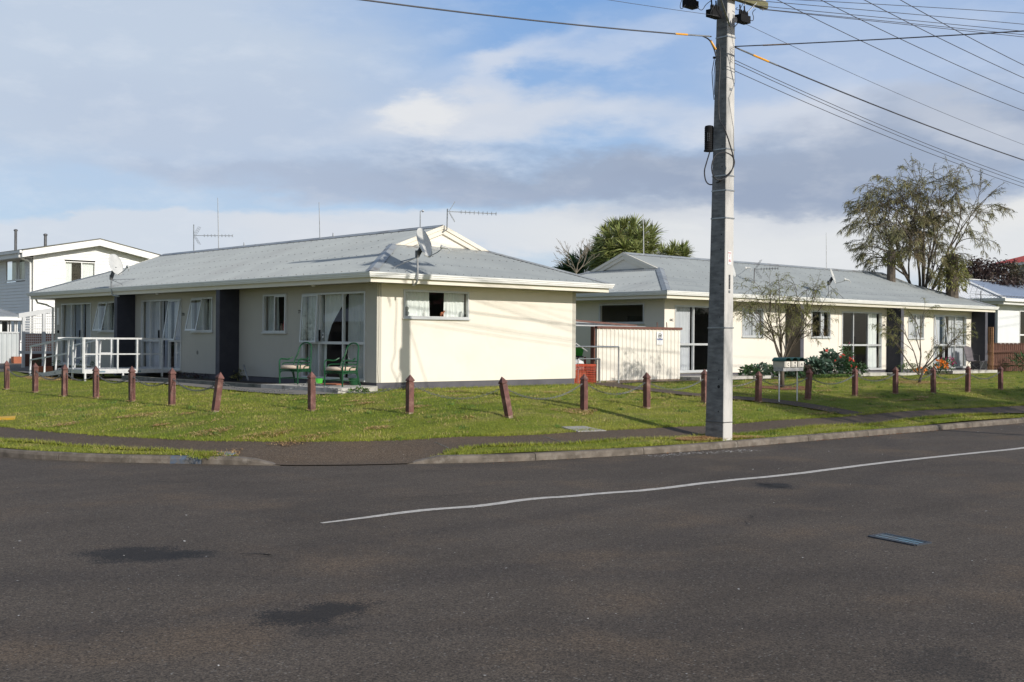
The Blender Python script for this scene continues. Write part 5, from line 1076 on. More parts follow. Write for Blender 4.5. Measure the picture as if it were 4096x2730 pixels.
for y_ in (10.5, 11.4): MB().box((-2.478, y_, rz_(y_) - .07), (-2.476, y_ - .09, rz_(y_) - .03)).build('maker_label', M['darkmetal'], RP)
straw(-2.75, 11.3, .4, 1.7, 2600)
def pot(x_, y_, z_, r, h, m, label, plant=True, seed=0, box=False):
    e = thing('plant_pot' if not box else 'planter_box', (x_, y_, z_), label, 'plant pot'); b = MB()
    if box: b.box((x_ - r, y_ - r * .5, z_), (x_ + r, y_ + r * .5, z_ + h))
    else: b.lathe((x_, y_, z_), [(r * .75, 0), (r, h * .85), (r * 1.1, h * .86), (r * 1.1, h), (r * .9, h)], 16)
    b.build('pot', M[m], e)
    if plant: leafball((x_, y_, z_ + h + .06), (r * 1.1, r * 1.1, .12), 90, .05, .02, M['bushleaf'], e, 'plant', seed)
    return e
def leafball(c, rad, n, ln, wd, m, parent, name='foliage', seed=0, droop=.2, up=.4, origin=None, shell=.35):
    rg = np.random.default_rng(seed); d = rg.normal(0, 1, (n, 3)); d /= np.linalg.norm(d, axis=1)[:, None]; d[:, 2] = np.where(d[:, 2] < -.35, -d[:, 2], d[:, 2])
    rr = (shell + (1 - shell) * rg.uniform(0, 1, n) ** .6)[:, None]; lump = 1 + .22 * np.sin(d[:, :1] * 5 + seed) * np.cos(d[:, 1:2] * 4 + seed * 2)
    p = np.array(c) + d * rr * lump * np.array(rad); return leafset(p, d + rg.normal(0, .6, (n, 3)) + np.array([0, 0, up]), ln, wd, m, parent, name, rg, droop)
def leafset(p, dr, ln, wd, m, parent, name, rg, droop=.2, origin=(0, 0, 0)):
    n = len(p); dr = dr / np.linalg.norm(dr, axis=1)[:, None]; sd = np.cross(dr, rg.normal(0, 1, (n, 3))); sd /= np.linalg.norm(sd, axis=1)[:, None]
    L = ln * rg.uniform(.6, 1.25, n)[:, None]; Wd_ = wd * rg.uniform(.7, 1.2, n)[:, None]; dn = np.array([0, 0, -1.0])
    a = p; mid = p + dr * L * .5 + dn * L * droop * .2; e = p + dr * L + dn * L * droop
    V = np.stack([a, mid + sd * Wd_ / 2, e, mid - sd * Wd_ / 2], 1).reshape(-1, 3)
    return fastmesh(name, V, np.arange(4 * n).reshape(-1, 4), m, parent, origin)
pot(-.55, 13.4, .68, .10, .2, 'red', 'red pot with a low plant below the window at the far end', seed=1); pot(-.8, 16.6, .68, .26, .17, 'terracotta', 'long terracotta planter box standing by the far sliding door', seed=2, box=True)
pot(-1.0, 15.0, .68, .12, .22, 'black', 'dark pot with green shrub between the ramp rails', seed=3); pot(-.7, 13.9, .68, .11, .2, 'black', 'dark pot with bushy plant right of the red pot', seed=4)
# ------------------------------------------------------------------ mailboxes
q1 = ground(3116, 1610); q2 = ground(3188, 1605.7); mz = q1.z
ML = thing('mailbox_unit', (q1 + q2) / 2, 'three joined beige mailboxes with green arched lids, marked C, 44 B and A', 'mailbox')
for q in (q1, q2): MB().tube([(q.x, q.y, q.z - .05), (q.x, q.y, 1.16)], .016, 8).build('leg', M['silver'], ML)
ctr = (q1 + q2) / 2; ang = math.atan2(q2.y - q1.y, q2.x - q1.x); ca, sa = math.cos(ang), math.sin(ang)
def ml(a, b_, z): return (ctr.x + ca * a - sa * b_, ctr.y + sa * a + ca * b_, z)
def mbox(b, a0, a1, b0, b1, z0, z1): return b.hexa([ml(a0, b0, z0), ml(a1, b0, z0), ml(a1, b1, z0), ml(a0, b1, z0)], [ml(a0, b0, z1), ml(a1, b0, z1), ml(a1, b1, z1), ml(a0, b1, z1)])
mbox(MB(), -.37, .40, -.12, .13, 1.15, 1.235).build('shelf', M['greywood'], ML)
for k, (a0, tx) in enumerate(((-.37, 'C'), (-.11, '44\nB'), (.15, 'A'))):
    w_ = .225; bx_ = mbox(MB(), a0, a0 + w_, -.15, .15, 1.237, 1.362).build('box', M['mail'], ML); lid = MB(); n = 10; vs = []
    for bb in (-.175, .165):
        for i in range(n + 1): t = PI * i / n; vs.append(ml(a0 + w_ / 2 - math.cos(t) * (w_ / 2 + .015), bb, 1.362 + math.sin(t) * .085))
        for i in range(n + 1): t = PI * i / n; vs.append(ml(a0 + w_ / 2 - math.cos(t) * (w_ / 2 + .007), bb, 1.362 + math.sin(t) * .076))
    m_ = 2 * (n + 1); lid.add(vs, [(i, i + 1, m_ + i + 1, m_ + i) for i in range(n)] + [(n + 1 + i, n + 2 + i, m_ + n + 2 + i, m_ + n + 1 + i) for i in range(n)] + [(i, i + 1, n + 2 + i, n + 1 + i) for i in range(n)])
    lid.build('lid', M['mailgreen'], bx_, recalc=False); mbox(MB(), a0 + .01, a0 + w_ - .01, -.13, .13, 1.363, 1.38).build('inner_panel', M['black'], bx_)
    mbox(MB(), a0 + .07, a0 + w_ - .02, -.153, -.1505, 1.242, 1.357).build('label_plate', M['corru'], bx_)
    c = Vector(ml(a0 + w_ / 2 + .025, -.155, 1.297)); text('letters', tx, .085 if len(tx) < 2 else .066, basis(c, (ca, sa, 0), (0, 0, 1)), M['ink'], bx_)
# ------------------------------------------------------------------ screen, clothesline and things behind it
SX0, SX1, SY = 7.66, 11.0, .87
SN = thing('steel_screen', ((SX0 + SX1) / 2, SY, .68), 'cream ribbed steel screen with brown trim beside the far cottage corner', 'screen'); b = MB(); vs = []; nseg = 0
prof = []; xx_ = SX0
while xx_ < SX1 - .01:
    prof += [(xx_, 0), (xx_ + .035, 0), (xx_ + .05, -.022), (xx_ + .075, -.022), (xx_ + .09, 0)]; xx_ += .152
prof.append((SX1, 0)); b.add([(a, SY + o_, z) for a, o_ in prof for z in (.73, 2.10)], [(2 * i, 2 * i + 2, 2 * i + 3, 2 * i + 1) for i in range(len(prof) - 1)]); b.build('sheet', M['corru'], SN, recalc=False)
b = MB(); b.add([(SX0, SY + .03 + 0 * i, z) for i in (0,) for z in (.73, 2.1)] + [(SX1, SY + .03, z) for z in (.73, 2.1)], [(0, 2, 3, 1)]); b.build('sheet_backing', M['corru'], SN)
MB().box((SX0 - .03, SY - .035, 2.095), (SX1 + .05, SY + .05, 2.16)).build('top_trim', M['brown'], SN); MB().box((SX0 - .05, SY + .06, .68), (SX0 - .005, SY + .19, 2.15)).build('side_post', M['brown'], SN)
MB().box((SX0 + .0, SY + .01, .66), (SX1, SY + .09, .729)).build('bottom_rail', M['bare'], SN)
for x_ in (10.15, 10.55): MB().tube([(x_, SY + .1, 2.1), (x_ - .02, SY + .1, 2.30)], .013, 6).build('rod', M['brown'], SN)
q = on_y(2639.5, 1355, SY - .03); SG = MB().box((q.x - .13, SY - .026, q.z - .175), (q.x + .13, SY - .032, q.z + .175)).build('watch_sign', M['signw'], None, origin=(q.x, SY, q.z)); props(SG, 'white sign with a round crosshatched emblem and blue bar screwed on the cream screen', 'sign'); WLOC[SG.name] = Vector((q.x, SY, q.z))
b = MB(); cz = q.z + .075
for r0 in (.078, .064): b.tube([(q.x + r0 * .85 * math.cos(t), SY - .034, cz + r0 * math.sin(t)) for t in [j * PI / 14 for j in range(28)]], .0035, 4, closed=True)
for k in range(-3, 4): b.bar((q.x + k * .018 - .02, SY - .034, cz - .045), (q.x + k * .018 + .02, SY - .034, cz + .045), .003, .002)
b.lathe((q.x, SY - .034, cz), [(.028, 0), (.028, .002)], 10, (0, -1, 0)); b.build('emblem', M['ink'], SG)
MB().box((q.x - .11, SY - .0325, q.z - .035), (q.x + .11, SY - .034, q.z - .005)).build('blue_bar', M['blueink'], SG)
b = MB();
for k, ww in ((0, .17), (1, .08), (3, .1), (5, .18)): b.box((q.x - ww / 2, SY - .0325, q.z - .055 - k * .018), (q.x + ww / 2, SY - .034, q.z - .060 - k * .018))
b.build('small_print', M['galv'], SG)
CLN = thing('clothesline', (8.0, 1.6, .68), 'fold down clothesline of thin wires stretched level above the cream screen', 'clothesline'); 
for a, c in (((5.9, 1.15, 2.18), (9.85, 1.15, 2.16)), ((5.9, 2.6, 2.32), (9.85, 2.6, 2.28)), ((5.9, 1.15, 2.18), (5.9, 2.6, 2.32)), ((9.85, 1.15, 2.16), (9.85, 2.6, 2.28))): MB().bar(a, c, .03).build('frame_bar', M['alum'], CLN)
b = MB()
for k in range(1, 10): t = k / 10; b.tube([(5.9, 1.15 + 1.45 * t, 2.18 + .14 * t), (7.9, 1.15 + 1.45 * t, 2.15 + .13 * t), (9.85, 1.15 + 1.45 * t, 2.16 + .12 * t)], .005, 4)
b.build('line_wires', M['galv'], CLN)
MB().bar((6.2, 1.12, 2.14), (7.55, 1.12, 1.5), .022).build('strut', M['alum'], CLN); MB().bar((6.6, 2.7, 2.42), (9.9, 1.5, 2.2), .05).build('timber_bar', M['brown'], CLN)
def ubar(xa, xb, y_, zt, r, label):
    b = MB(); b.tube(smooth([(xa, y_, .6), (xa, y_, zt - .06), (xa + .0, y_, zt), (xa + .06, y_, zt), (xb - .06, y_, zt), (xb, y_, zt), (xb, y_, zt - .06), (xb, y_, .6)], 1), r, 8); return props(b.build('hoop_rail', M['galv'], None, origin=((xa + xb) / 2, y_, .68)), label, 'rail', 'grey pipe hoops by the screen')
q = on_y(2475, 1388, .19); ubar(q.x - 2.6, q.x, .19, q.z, .022, 'large grey pipe hoop rail before the left half of the cream screen')
q = on_y(2400, 1436, .6); ubar(q.x - .8, q.x, .6, q.z, .014, 'small grey pipe hoop beside the brown screen post')
TB = thing('work_table', (6.9, 2.2, .68), 'small dark topped table with red legs between the two cottages', 'table'); tz = on_y(2330, 1424, 2.2).z
MB().box((6.3, 1.9, tz - .03), (8.2, 2.6, tz)).build('tabletop', M['navy'], TB)
for x_ in (6.5, on_y(2340, 1440, 2.0).x, 8.1): MB().bar((x_, 2.0, .68), (x_, 2.0, tz - .03), .035).build('leg', M['red'], TB)
q = on_y(2315, 1423, 2.1); b = MB(); b.lathe((q.x, 2.2, tz), [(.17, 0), (.23, .25), (.24, .26), (.22, .26)], 18); props(b.build('laundry_basket', M['lime'], None, origin=(q.x, 2.2, tz)), 'bright green plastic laundry basket standing on the dark table', 'basket')
q = on_y(2310, 1470, 1.4); b = MB(); b.lathe((q.x, 1.4, .68), [(.16, 0), (.18, .45), (.19, .47), (.15, .55), (.05, .60)], 18); props(b.build('bin', M['signw'], None, origin=(q.x, 1.4, .68)), 'white bin with domed lid behind the orange mesh', 'bin')
mx0, mx1, my = on_y(2290, 1500, .45).x, on_y(2384, 1500, .45).x, .45; BR = thing('mesh_barrier', ((mx0 + mx1) / 2, my, .68), 'orange plastic mesh barrier between the gable wall and the cream screen', 'barrier'); zt = 1.16; b = MB(); sp = .045
n = int((mx1 - mx0) / sp)
for i in range(n + 1): x_ = mx0 + i * sp; b.bar((x_, my, .66), (x_ + .01 * math.sin(i), my + .01 * math.sin(i * .9), zt), .011, .004)
for k in range(12): z = .68 + k * (zt - .68) / 11; b.bar((mx0, my, z), (mx1, my, z + .005 * math.sin(k)), .004, .012 if k < 11 else .04)
n = int(.7 / sp)
for i in range(n + 1): b.bar((mx1, my + i * sp, .66), (mx1, my + i * sp, zt), .011, .004)
for k in range(12): z = .68 + k * (zt - .68) / 11; b.bar((mx1, my, z), (mx1, my + .7, z), .004, .012 if k < 11 else .04)
b.build('mesh', M['mesh'], BR); b = MB()
for i, (x_, y_, s) in enumerate(((mx0 + .25, my + .4, .17), (mx0 + .62, my + .45, .2), (mx0 + .5, my + .3, .13))): b.box((x_ - s, y_ - s * .7, .68), (x_ + s, y_ + s * .7, .68 + s * 1.7))
props(b.build('crate_stack', M['terracotta'], None, origin=(mx0 + .5, my + .4, .68)), 'reddish brown crates stacked behind the orange mesh', 'crates')
# ------------------------------------------------------------------ roof dishes, aerials and thin masts
def dish(c, size, mast, struts, label, lnb=None, nc=(.86, -.40, .32)):
    """c: centre of the bowl; mast: points from the bracket up to the bowl; struts: end points on the roof"""
    t = thing('satellite_dish', mast[0], label, 'satellite dish', 'satellite dishes on the roofs'); n = dirw(nc).normalized(); a = n.cross(Vector((0, 0, 1))).normalized(); b_ = a.cross(n); R = size / 2
    b = MB(); NR, NS = 7, 28; vs = []
    for side in (0, 1):
        for i in range(NR + 1):
            for j in range(NS): t_ = 2 * PI * j / NS; q = i / NR; vs.append(c + a * (R * .9 * q * math.cos(t_)) + b_ * (R * 1.05 * q * math.sin(t_)) + n * (.13 * R * 2 * q * q * .5 - side * .008))
    m_ = (NR + 1) * NS; fs = []
    for side in (0, 1):
        for i in range(NR):
            for j in range(NS): fs.append((side * m_ + i * NS + j, side * m_ + i * NS + (j + 1) % NS, side * m_ + (i + 1) * NS + (j + 1) % NS, side * m_ + (i + 1) * NS + j))
    for j in range(NS): fs.append((NR * NS + j, NR * NS + (j + 1) % NS, m_ + NR * NS + (j + 1) % NS, m_ + NR * NS + j))
    b.add(vs, fs); b.build('bowl', M['dish'], t, smooth=True)
    MB().tube(smooth([tuple(p) for p in mast], 2), .022, 8).build('mast', M['galv'], t)
    top = Vector(mast[-1]); q = MB(); q.bar(top - Vector((0, 0, .10)), c - n * .02 - b_ * .05, .05, .09); q.box(top + Vector((-.035, -.035, -.14)), top + Vector((.035, .035, .0))); q.build('bracket', M['darkmetal'], t)
    for s in struts: MB().tube([top - Vector((0, 0, .14)), Vector(s)], .011, 6).build('strut', M['galv'], t)
    foot = c - b_ * R * 1.0 + n * .05; tip = c + n * (R * 1.35) - b_ * (R * .12) if lnb is None else lnb
    ar = MB().tube([foot, foot.lerp(tip, .55) - Vector((0, 0, .02)), tip - n * .02], .011, 6).build('feed_arm', M['galv'], t); d = (c - tip).normalized()
    l = MB(); l.lathe(tip, [(.02, -.09), (.028, -.03), (.03, .02), (.042, .05), (.045, .075), (.02, .08)], 12, tuple(d)); l.tube([tip - d * .08, tip - d * .14 - Vector((0, 0, .05)), tip - d * .08 - Vector((0, 0, .12))], .012, 6); l.build('feed_horn', M['dish'], ar); return t
P = on_x
c = on_x(460, 1060, -.62); dish(c, .60, [on_x(476, 1186, -.56), on_x(452, 1184, -.62), on_x(446, 1172, -.66), on_x(445, 1100, -.68)], [on_x(559, 1116, .35), on_x(509, 1146, -.15)], 'round satellite dish on the left end of the near cottage gutter', lnb=on_x(512, 1068, -1.15))
c = on_y(1692, 974, -.72); dish(c, .64, [on_y(1652, 1141, -.575), on_y(1662, 1138, -.66), on_y(1671, 1120, -.72), on_y(1670, 1003, -.74)], [on_y(1542, 1084, -.2), on_y(1578, 1054, .6)], 'large grey satellite dish bracketed to the fascia above the gable window', lnb=on_y(1776, 990, -1.0))
def roofB(px, py):                              # point on the front slope of the far cottage
    d = ray(px, py); e = OF + .05; ez = GTOP - .012; y0 = B0[1] - e; t = (ez - TP * y0 + TP * CAM.y - CAM.z) / (d.z - TP * d.y); return CAM + d * t
def dishB(cx, cy, mx_, my_, hgt, struts, label, lx, ly, yp=None):
    base = roofB(mx_, my_) if yp is None else on_y(mx_, my_, yp); y_ = base.y; c = on_y(cx, cy, y_); top = on_y(mx_, cy + 18, y_)
    dish(c, hgt, [base, base.lerp(top, .5), top], [roofB(*s) for s in struts], label, lnb=on_y(lx, ly, y_ - .35))
dishB(3329, 1106, 3315, 1191, .50, [(3258, 1166), (3380, 1199)], 'satellite dish on the middle of the far cottage roof', 3386, 1120)
dishB(2927, 1078, 2922, 1120, .52, [], 'satellite dish on the far cottage roof just right of the pole', 2990, 1072)
dishB(3761, 1129, 3754, 1185, .52, [], 'satellite dish near the right end of the far cottage roof', 3807, 1136, yp=B0[1] + 3.1)
def yagi(mast, boom0, boom1, label, nel=9, grids=True, el=.055, m='galv', gsize=.28):
    t = thing('tv_aerial', mast[0], label, 'aerial', 'television aerials'); MB().tube([Vector(p) for p in mast], .016, 7).build('mast', M[m], t); a, c = Vector(boom0), Vector(boom1); d = (c - a).normalized(); s = d.cross(Vector((0, 0, 1))).normalized(); up = Vector((0, 0, 1))
    b = MB(); b.bar(a, c, .018)
    L = (c - a).length
    for k in range(nel):
        q = a + d * L * (.27 + .73 * k / (nel - 1))
        for (x_, z_) in ((1, .75), (1, -.75)): v_ = s * x_ * el + up * z_ * el; b.bar(q - v_, q + v_, .007)
        b.box(q - Vector((.012, .012, .012)), q + Vector((.012, .012, .012)))
    b.build('boom', M[m], t)
    if grids:
        for sg in (1, -1):
            g = MB(); o = a + d * .03 + up * sg * .03; e1 = (d * .55 + up * sg * .9).normalized() * gsize; e2 = s * gsize * .55
            for k in range(3): f = k / 2 - .5; g.bar(o + e2 * f * 2, o + e2 * f * 2 + e1, .007)
            for k in range(5): g.bar(o - e2 + e1 * k / 4, o + e2 + e1 * k / 4, .006)
            g.build('reflector_grid', M[m], t)
    return t
X3 = WA / 2
bs = on_x(775, 1003, X3); yagi([bs, on_x(775, 899, X3)], on_x(776, 943, X3), on_x(776, 943, X3) + rw * 1.22 + Vector((0, 0, -.0)), 'television aerial with grid reflectors on the left part of the near ridge')
gy = 1.52; yagi([on_y(1767, 930, gy), on_y(1785, 922, gy - .12), on_y(1788, 915, gy - .14), on_y(1790, 836, gy - .14)], on_y(1793, 847, gy - .14), on_y(1793, 847, gy - .14) + rw * 1.14 + fw * .1 + Vector((0, 0, -.035)), 'television aerial on a bent mast at the near gable peak', gsize=.24)
def rod(px, y0_, y1_, label, r=.014, tipobj=False, top_dx=0, plane=None):
    pl = plane or (lambda a, b_: on_x(a, b_, X3)); a = pl(px, y0_); c = pl(px + top_dx, y1_); c = Vector((c.x, c.y, c.z)); b = MB().tube([a - Vector((0, 0, .15)), a.lerp(c, .5), c], [r, r * .9, r * .6], 6)
    if tipobj: b.lathe(c + rw * .06, [(.02, -.02), (.035, 0), (.02, .03)], 8, tuple(rw)); b.bar(c, c + rw * .08, .015)
    return props(b.build('roof_mast', M['galv'], None, origin=a), label, 'mast', 'thin masts on the roofs')
rod(872 + 3, 995, 792, 'tallest thin mast on the near ridge, right of the left aerial', .016, top_dx=-4); rod(1280, 953, 809, 'slightly crooked thin mast near the middle of the near ridge', .013, top_dx=-4)
rod(976, 984, 970, 'short stub pipe left of the middle of the near ridge', .02); rod(1332, 946, 932, 'short stub pipe right of the crooked mast on the near ridge', .02); rod(1681, 908, 845, 'short mast with a small round fitting just left of the near gable peak', .016, True)
XB = lambda a, b_: on_y(a, b_, B0[1] + WB / 2)
rod(2575, 1020, 856, 'thin white mast in front of the cabbage tree on the far ridge', .018, plane=XB, top_dx=-2); rod(3306, 1078, 931, 'thin mast on the far ridge below the big tree', .014, plane=XB, top_dx=-1)
yB = roofB(3016, 1135).y; yagi([roofB(3016, 1135), on_y(3018, 1074, yB)], on_y(3020, 1078, yB), on_y(3020, 1078, yB) + rw * .72 + Vector((0, 0, .03)), 'small television aerial behind the tree beside the pole', 7, gsize=.3, m='darkmetal')
MB().build if False else None
q = at(2338, 1100, 47); yagi([q, at(2338, 1080, 47)], at(2342, 1086, 47), at(2372, 1086, 47), 'small grid aerial between the two cottage roofs', 3, gsize=.18)
# ------------------------------------------------------------------ white two storey house on the left
DX, DY = 5.83, 35.4
HD = thing('two_storey_house', (DX + 3, DY + 5, .6), 'white weatherboard two storey house behind the left end of the near cottage', 'house')
ap = on_y(400, 958.5, DY - .45); lo = on_y(89, 1003, DY - .45); kD = (ap.z - lo.z) / (ap.x - lo.x); AX = ap.x; ZA = ap.z; WD = 2 * (AX - DX)
def boards(b, x0, x1, y, z0, z1, zr, facing, holes=()):
    z = z0
    while z < z1:
        h = .15; a, c = x0, x1
        if zr: lim = (ZA - .12 - (z + h)) / kD; a, c = max(x0, AX - lim), min(x1, AX + lim)
        if c > a + .02:
            segs = [(a, c)]
            for (h0, h1, g0, g1) in holes:
                if g0 - .1 < z < g1 - .02: segs = [s for q in segs for s in ((q[0], min(q[1], h0)), (max(q[0], h1), q[1])) if s[1] - s[0] > .02]
            for s0, s1 in segs:
                if facing == 'y': b.hexa([(s0, y - .035, z), (s1, y - .035, z), (s1, y + .02, z), (s0, y + .02, z)], [(s0, y - .004, z + h + .004), (s1, y - .004, z + h + .004), (s1, y + .02, z + h + .004), (s0, y + .02, z + h + .004)])
                else: b.hexa([(y - .035, s0, z), (y - .035, s1, z), (y + .02, s1, z), (y + .02, s0, z)], [(y - .004, s0, z + h + .004), (y - .004, s1, z + h + .004), (y + .02, s1, z + h + .004), (y + .02, s0, z + h + .004)])
        z += h
gw = (7.3, 8.79, 4.1, 5.33); sw = (36.3, 38.85, 4.42, 5.40)
b = MB(); boards(b, DX, DX + WD, DY, .6, ZA, True, 'y', [gw]); boards(b, DY, DY + 12, DX, .6, 5.42, False, 'x', [sw]); b.box((DX + .03, DY + .03, .5), (DX + WD - .02, DY + 12, 3.4)); b.build('wall', M['wboard'], HD)
MB().box((DX + .05, DY + 2.2, 3.4), (DX + WD - .05, DY + 2.3, 5.4)).build('partition_wall', M['inside'], HD)
b = MB(); b.box((DX - .03, DY - .03, .6), (DX + .14, DY + .0, 5.45)); b.box((DX - .032, DY - .03, .6), (DX - .0, DY + .14, 5.45)); b.build('corner_board', M['white'], HD)
for sg in (1, -1):
    b = MB(); x0, x1 = (lo.x, AX) if sg > 0 else (2 * AX - lo.x, AX); y0_, y1_ = DY - .47, DY - .43
    b.add([(x0, y0_, lo.z), (x1, y0_, ZA), (x1, y0_, ZA - .30), (x0, y0_, lo.z - .30), (x0, y1_, lo.z), (x1, y1_, ZA), (x1, y1_, ZA - .30), (x0, y1_, lo.z - .30)], [(0, 1, 2, 3), (7, 6, 5, 4), (0, 4, 5, 1), (2, 6, 7, 3), (3, 7, 4, 0), (1, 5, 6, 2)]); b.build('barge_board', M['white'], HD)
    b = MB(); z_ = .03; b.add([(x0, y0_ - .02, lo.z + .01), (x1, y0_ - .02, ZA + .01), (x1, DY + 12.4, ZA + .01), (x0, DY + 12.4, lo.z + .01), (x0, y0_ - .02, lo.z + z_ + .02), (x1, y0_ - .02, ZA + z_ + .02), (x1, DY + 12.4, ZA + z_ + .02), (x0, DY + 12.4, lo.z + z_ + .02)], [(0, 1, 2, 3), (7, 6, 5, 4), (0, 4, 5, 1), (1, 5, 6, 2), (2, 6, 7, 3), (3, 7, 4, 0)]); b.build('roof', M['tileroof'], HD)
    b = MB(); b.add([(x0, y1_, lo.z - .28), (DX if sg > 0 else DX + WD, y1_, lo.z - .28), (DX if sg > 0 else DX + WD, DY + 12, lo.z - .28), (x0, DY + 12, lo.z - .28)], [(0, 1, 2, 3)]); b.build('soffit', M['white'], HD)
    MB().box((x0 - .1 * sg, y0_ + .05, lo.z - .10), (x0 - .002 * sg, DY + 12.2, lo.z + .02)).build('gutter', M['white'], HD); MB().box((x0 + .001 * sg, y1_, lo.z - .30), (x0 + .03 * sg, DY + 12, lo.z - .02)).build('fascia', M['white'], HD)
b = MB(); b.tube(smooth([(lo.x - .05, DY - .2, lo.z - .1), (lo.x - .05, DY - .2, lo.z - .32), (DX - .12, DY + .05, lo.z - .45), (DX - .08, DY + .08, lo.z - .6), (DX - .08, DY + .08, .7)], 1), .045, 8); b.build('downpipe', M['white'], HD)
PDy = lambda s, n, z: (s, DY - .01 - n, z); PDx = lambda s, n, z: (DX - .01 - n, s, z)
window(HD, PDy, *gw, [8.12], curtains=[(7.34, 7.68, M['curtain']), (8.18, 8.75, M['curtain'])], m=M['white']); window(HD, PDx, *sw, [37.2, 37.45], curtains=[(36.35, 37.1, M['curtaing']), (37.6, 38.4, M['curtaing'])], m=M['white'])
for px, py, pt_ in ((62.5, 985, 922), (181.5, 976, 940)):
    q = on_x(px, py, AX + .4); tz_ = on_x(px, pt_, AX + .4).z; b = MB(); b.lathe((q.x, q.y, q.z - .4), [(.075, 0), (.075, tz_ - q.z + .35), (.11, tz_ - q.z + .36), (.11, tz_ - q.z + .42), (.05, tz_ - q.z + .46)], 12); b.build('flue', M['darkmetal'], HD)
# sunroom, steel fence, planter
SU = thing('sunroom', tuple(on_y(40, 1400, 30)), 'low white sunroom with windows showing above the grey steel fence at the far left', 'sunroom'); yb = 30.0; a = on_y(-40, 1262, yb); c = on_y(92, 1268, yb)
b = MB(); b.hexa([(a.x, yb - .3, c.z - .12), (c.x, yb - .3, c.z - .12), (c.x, yb + 3, c.z + .3), (a.x, yb + 3, c.z + .3)], [(a.x, yb - .3, c.z), (c.x, yb - .3, c.z), (c.x, yb + 3, c.z + .42), (a.x, yb + 3, c.z + .42)]); b.build('roof', M['roofcap'], SU)
MB().box((a.x, yb - .36, c.z - .16), (c.x, yb - .301, c.z - .04)).build('gutter', M['white'], SU)
MB().box((a.x, yb, .6), (c.x, yb + .1, 1.55)).build('wall', M['wboard'], SU); MB().box((a.x, yb + 1.5, .6), (c.x, yb + 1.6, c.z)).build('partition_wall', M['inside'], SU)
for p0, p1 in ((-30, 3), (3, 34), (40, 62), (66, 88)): window(SU, lambda s, n, z: (s, yb - n, z), on_y(p0, 1300, yb).x, on_y(p1, 1300, yb).x, 1.55, c.z - .16, [], m=M['white'], curtains=[])
FS = thing('steel_fence', tuple(on_y(40, 1458, 27.5)), 'pale ribbed steel fence at the far left below the white house', 'fence'); fx1 = on_y(75, 1400, 27.5).x; fx0 = fx1 - 6; fz = on_y(40, 1333, 27.5).z; prof = []; xx_ = fx0
while xx_ < fx1 - .02: prof += [(xx_, 0), (xx_ + .03, -.03), (xx_ + .06, -.03), (xx_ + .09, 0)]; xx_ += .19
prof.append((fx1, 0)); MB().add([(a_, 27.5 + o_, z) for a_, o_ in prof for z in (.62, fz)], [(2 * i, 2 * i + 2, 2 * i + 3, 2 * i + 1) for i in range(len(prof) - 1)]).build('sheet', mat('pale_steel_sheet', (.50, .53, .53), (.45, .48, .48), 2, .5), FS, recalc=False)
MB().box((fx0, 27.46, fz), (fx1, 27.53, fz + .05)).build('top_rail', M['alum'], FS); MB().box((fx1, 27.5, .6), (fx1 + .05, 29.5, fz)).build('end_panel', M['plinth'], FS)
q = on_y(74, 1455, 27.2); MB_ = MB().hexa([(q.x - .22, 27.1, .65), (q.x + .22, 27.1, .65), (q.x + .22, 27.35, .65), (q.x - .22, 27.35, .65)], [(q.x - .24, 27.05, .97), (q.x + .24, 27.05, .97), (q.x + .24, 27.35, .97), (q.x - .24, 27.35, .97)]); props(MB_.build('planter', M['terracotta'], None, origin=(q.x, 27.2, .65)), 'terracotta planter box at the foot of the pale steel fence', 'planter')
LP_ = thing('lattice_porch', (.6, 21, .68), 'white lattice porch with sloping roof beam beyond the left end of the near cottage', 'porch'); ly = 21.0; A_ = on_y(88, 1268, ly); B_ = on_y(217, 1245, ly); zb0 = on_y(150, 1404, ly).z; zb1 = on_y(150, 1416, ly).z; kx = (B_.z - A_.z) / (B_.x - A_.x); xe = B_.x + 1.6
MB().hexa([(A_.x - .12, ly - .03, A_.z - .05), (A_.x - .12, ly + .02, A_.z - .05), (xe, ly + .02, A_.z - .05 + kx * (xe - A_.x)), (xe, ly - .03, A_.z - .05 + kx * (xe - A_.x))], [(A_.x - .12, ly - .03, A_.z + .11), (A_.x - .12, ly + .02, A_.z + .11), (xe, ly + .02, A_.z + .11 + kx * (xe - A_.x)), (xe, ly - .03, A_.z + .11 + kx * (xe - A_.x))]).build('roof_beam', M['alum'], LP_)
MB().box((A_.x - .1, ly - .03, zb1), (xe, ly + .02, zb0)).build('bottom_beam', M['alum'], LP_)
for px in (93, 174): q = on_y(px, 1400, ly).x; MB().box((q - .045, ly - .04, .66), (q + .045, ly + .03, A_.z + kx * (q - A_.x))).build('post', M['alum'], LP_)
b = MB(); x_ = A_.x
while x_ < xe: b.box((x_, ly + .022, zb0), (x_ + .018, ly + .03, A_.z + kx * (x_ - A_.x))); x_ += .068
z = zb0 + .05
while z < A_.z + kx * (xe - A_.x): x0_ = max(A_.x, A_.x + (z - A_.z) / kx); b.box((x0_, ly + .010, z), (xe, ly + .021, z + .026)); z += .088
b.build('lattice', M['alum'], LP_)
fb = thing('timber_fence', (2, 22.5, .68), 'dark brown fence seen through the lattice porch', 'fence'); MB().box((on_y(98, 1400, 22.5).x, 22.5, .6), (6.2, 22.6, on_y(150, 1335, 22.5).z)).build('boards', M['fence'], fb)
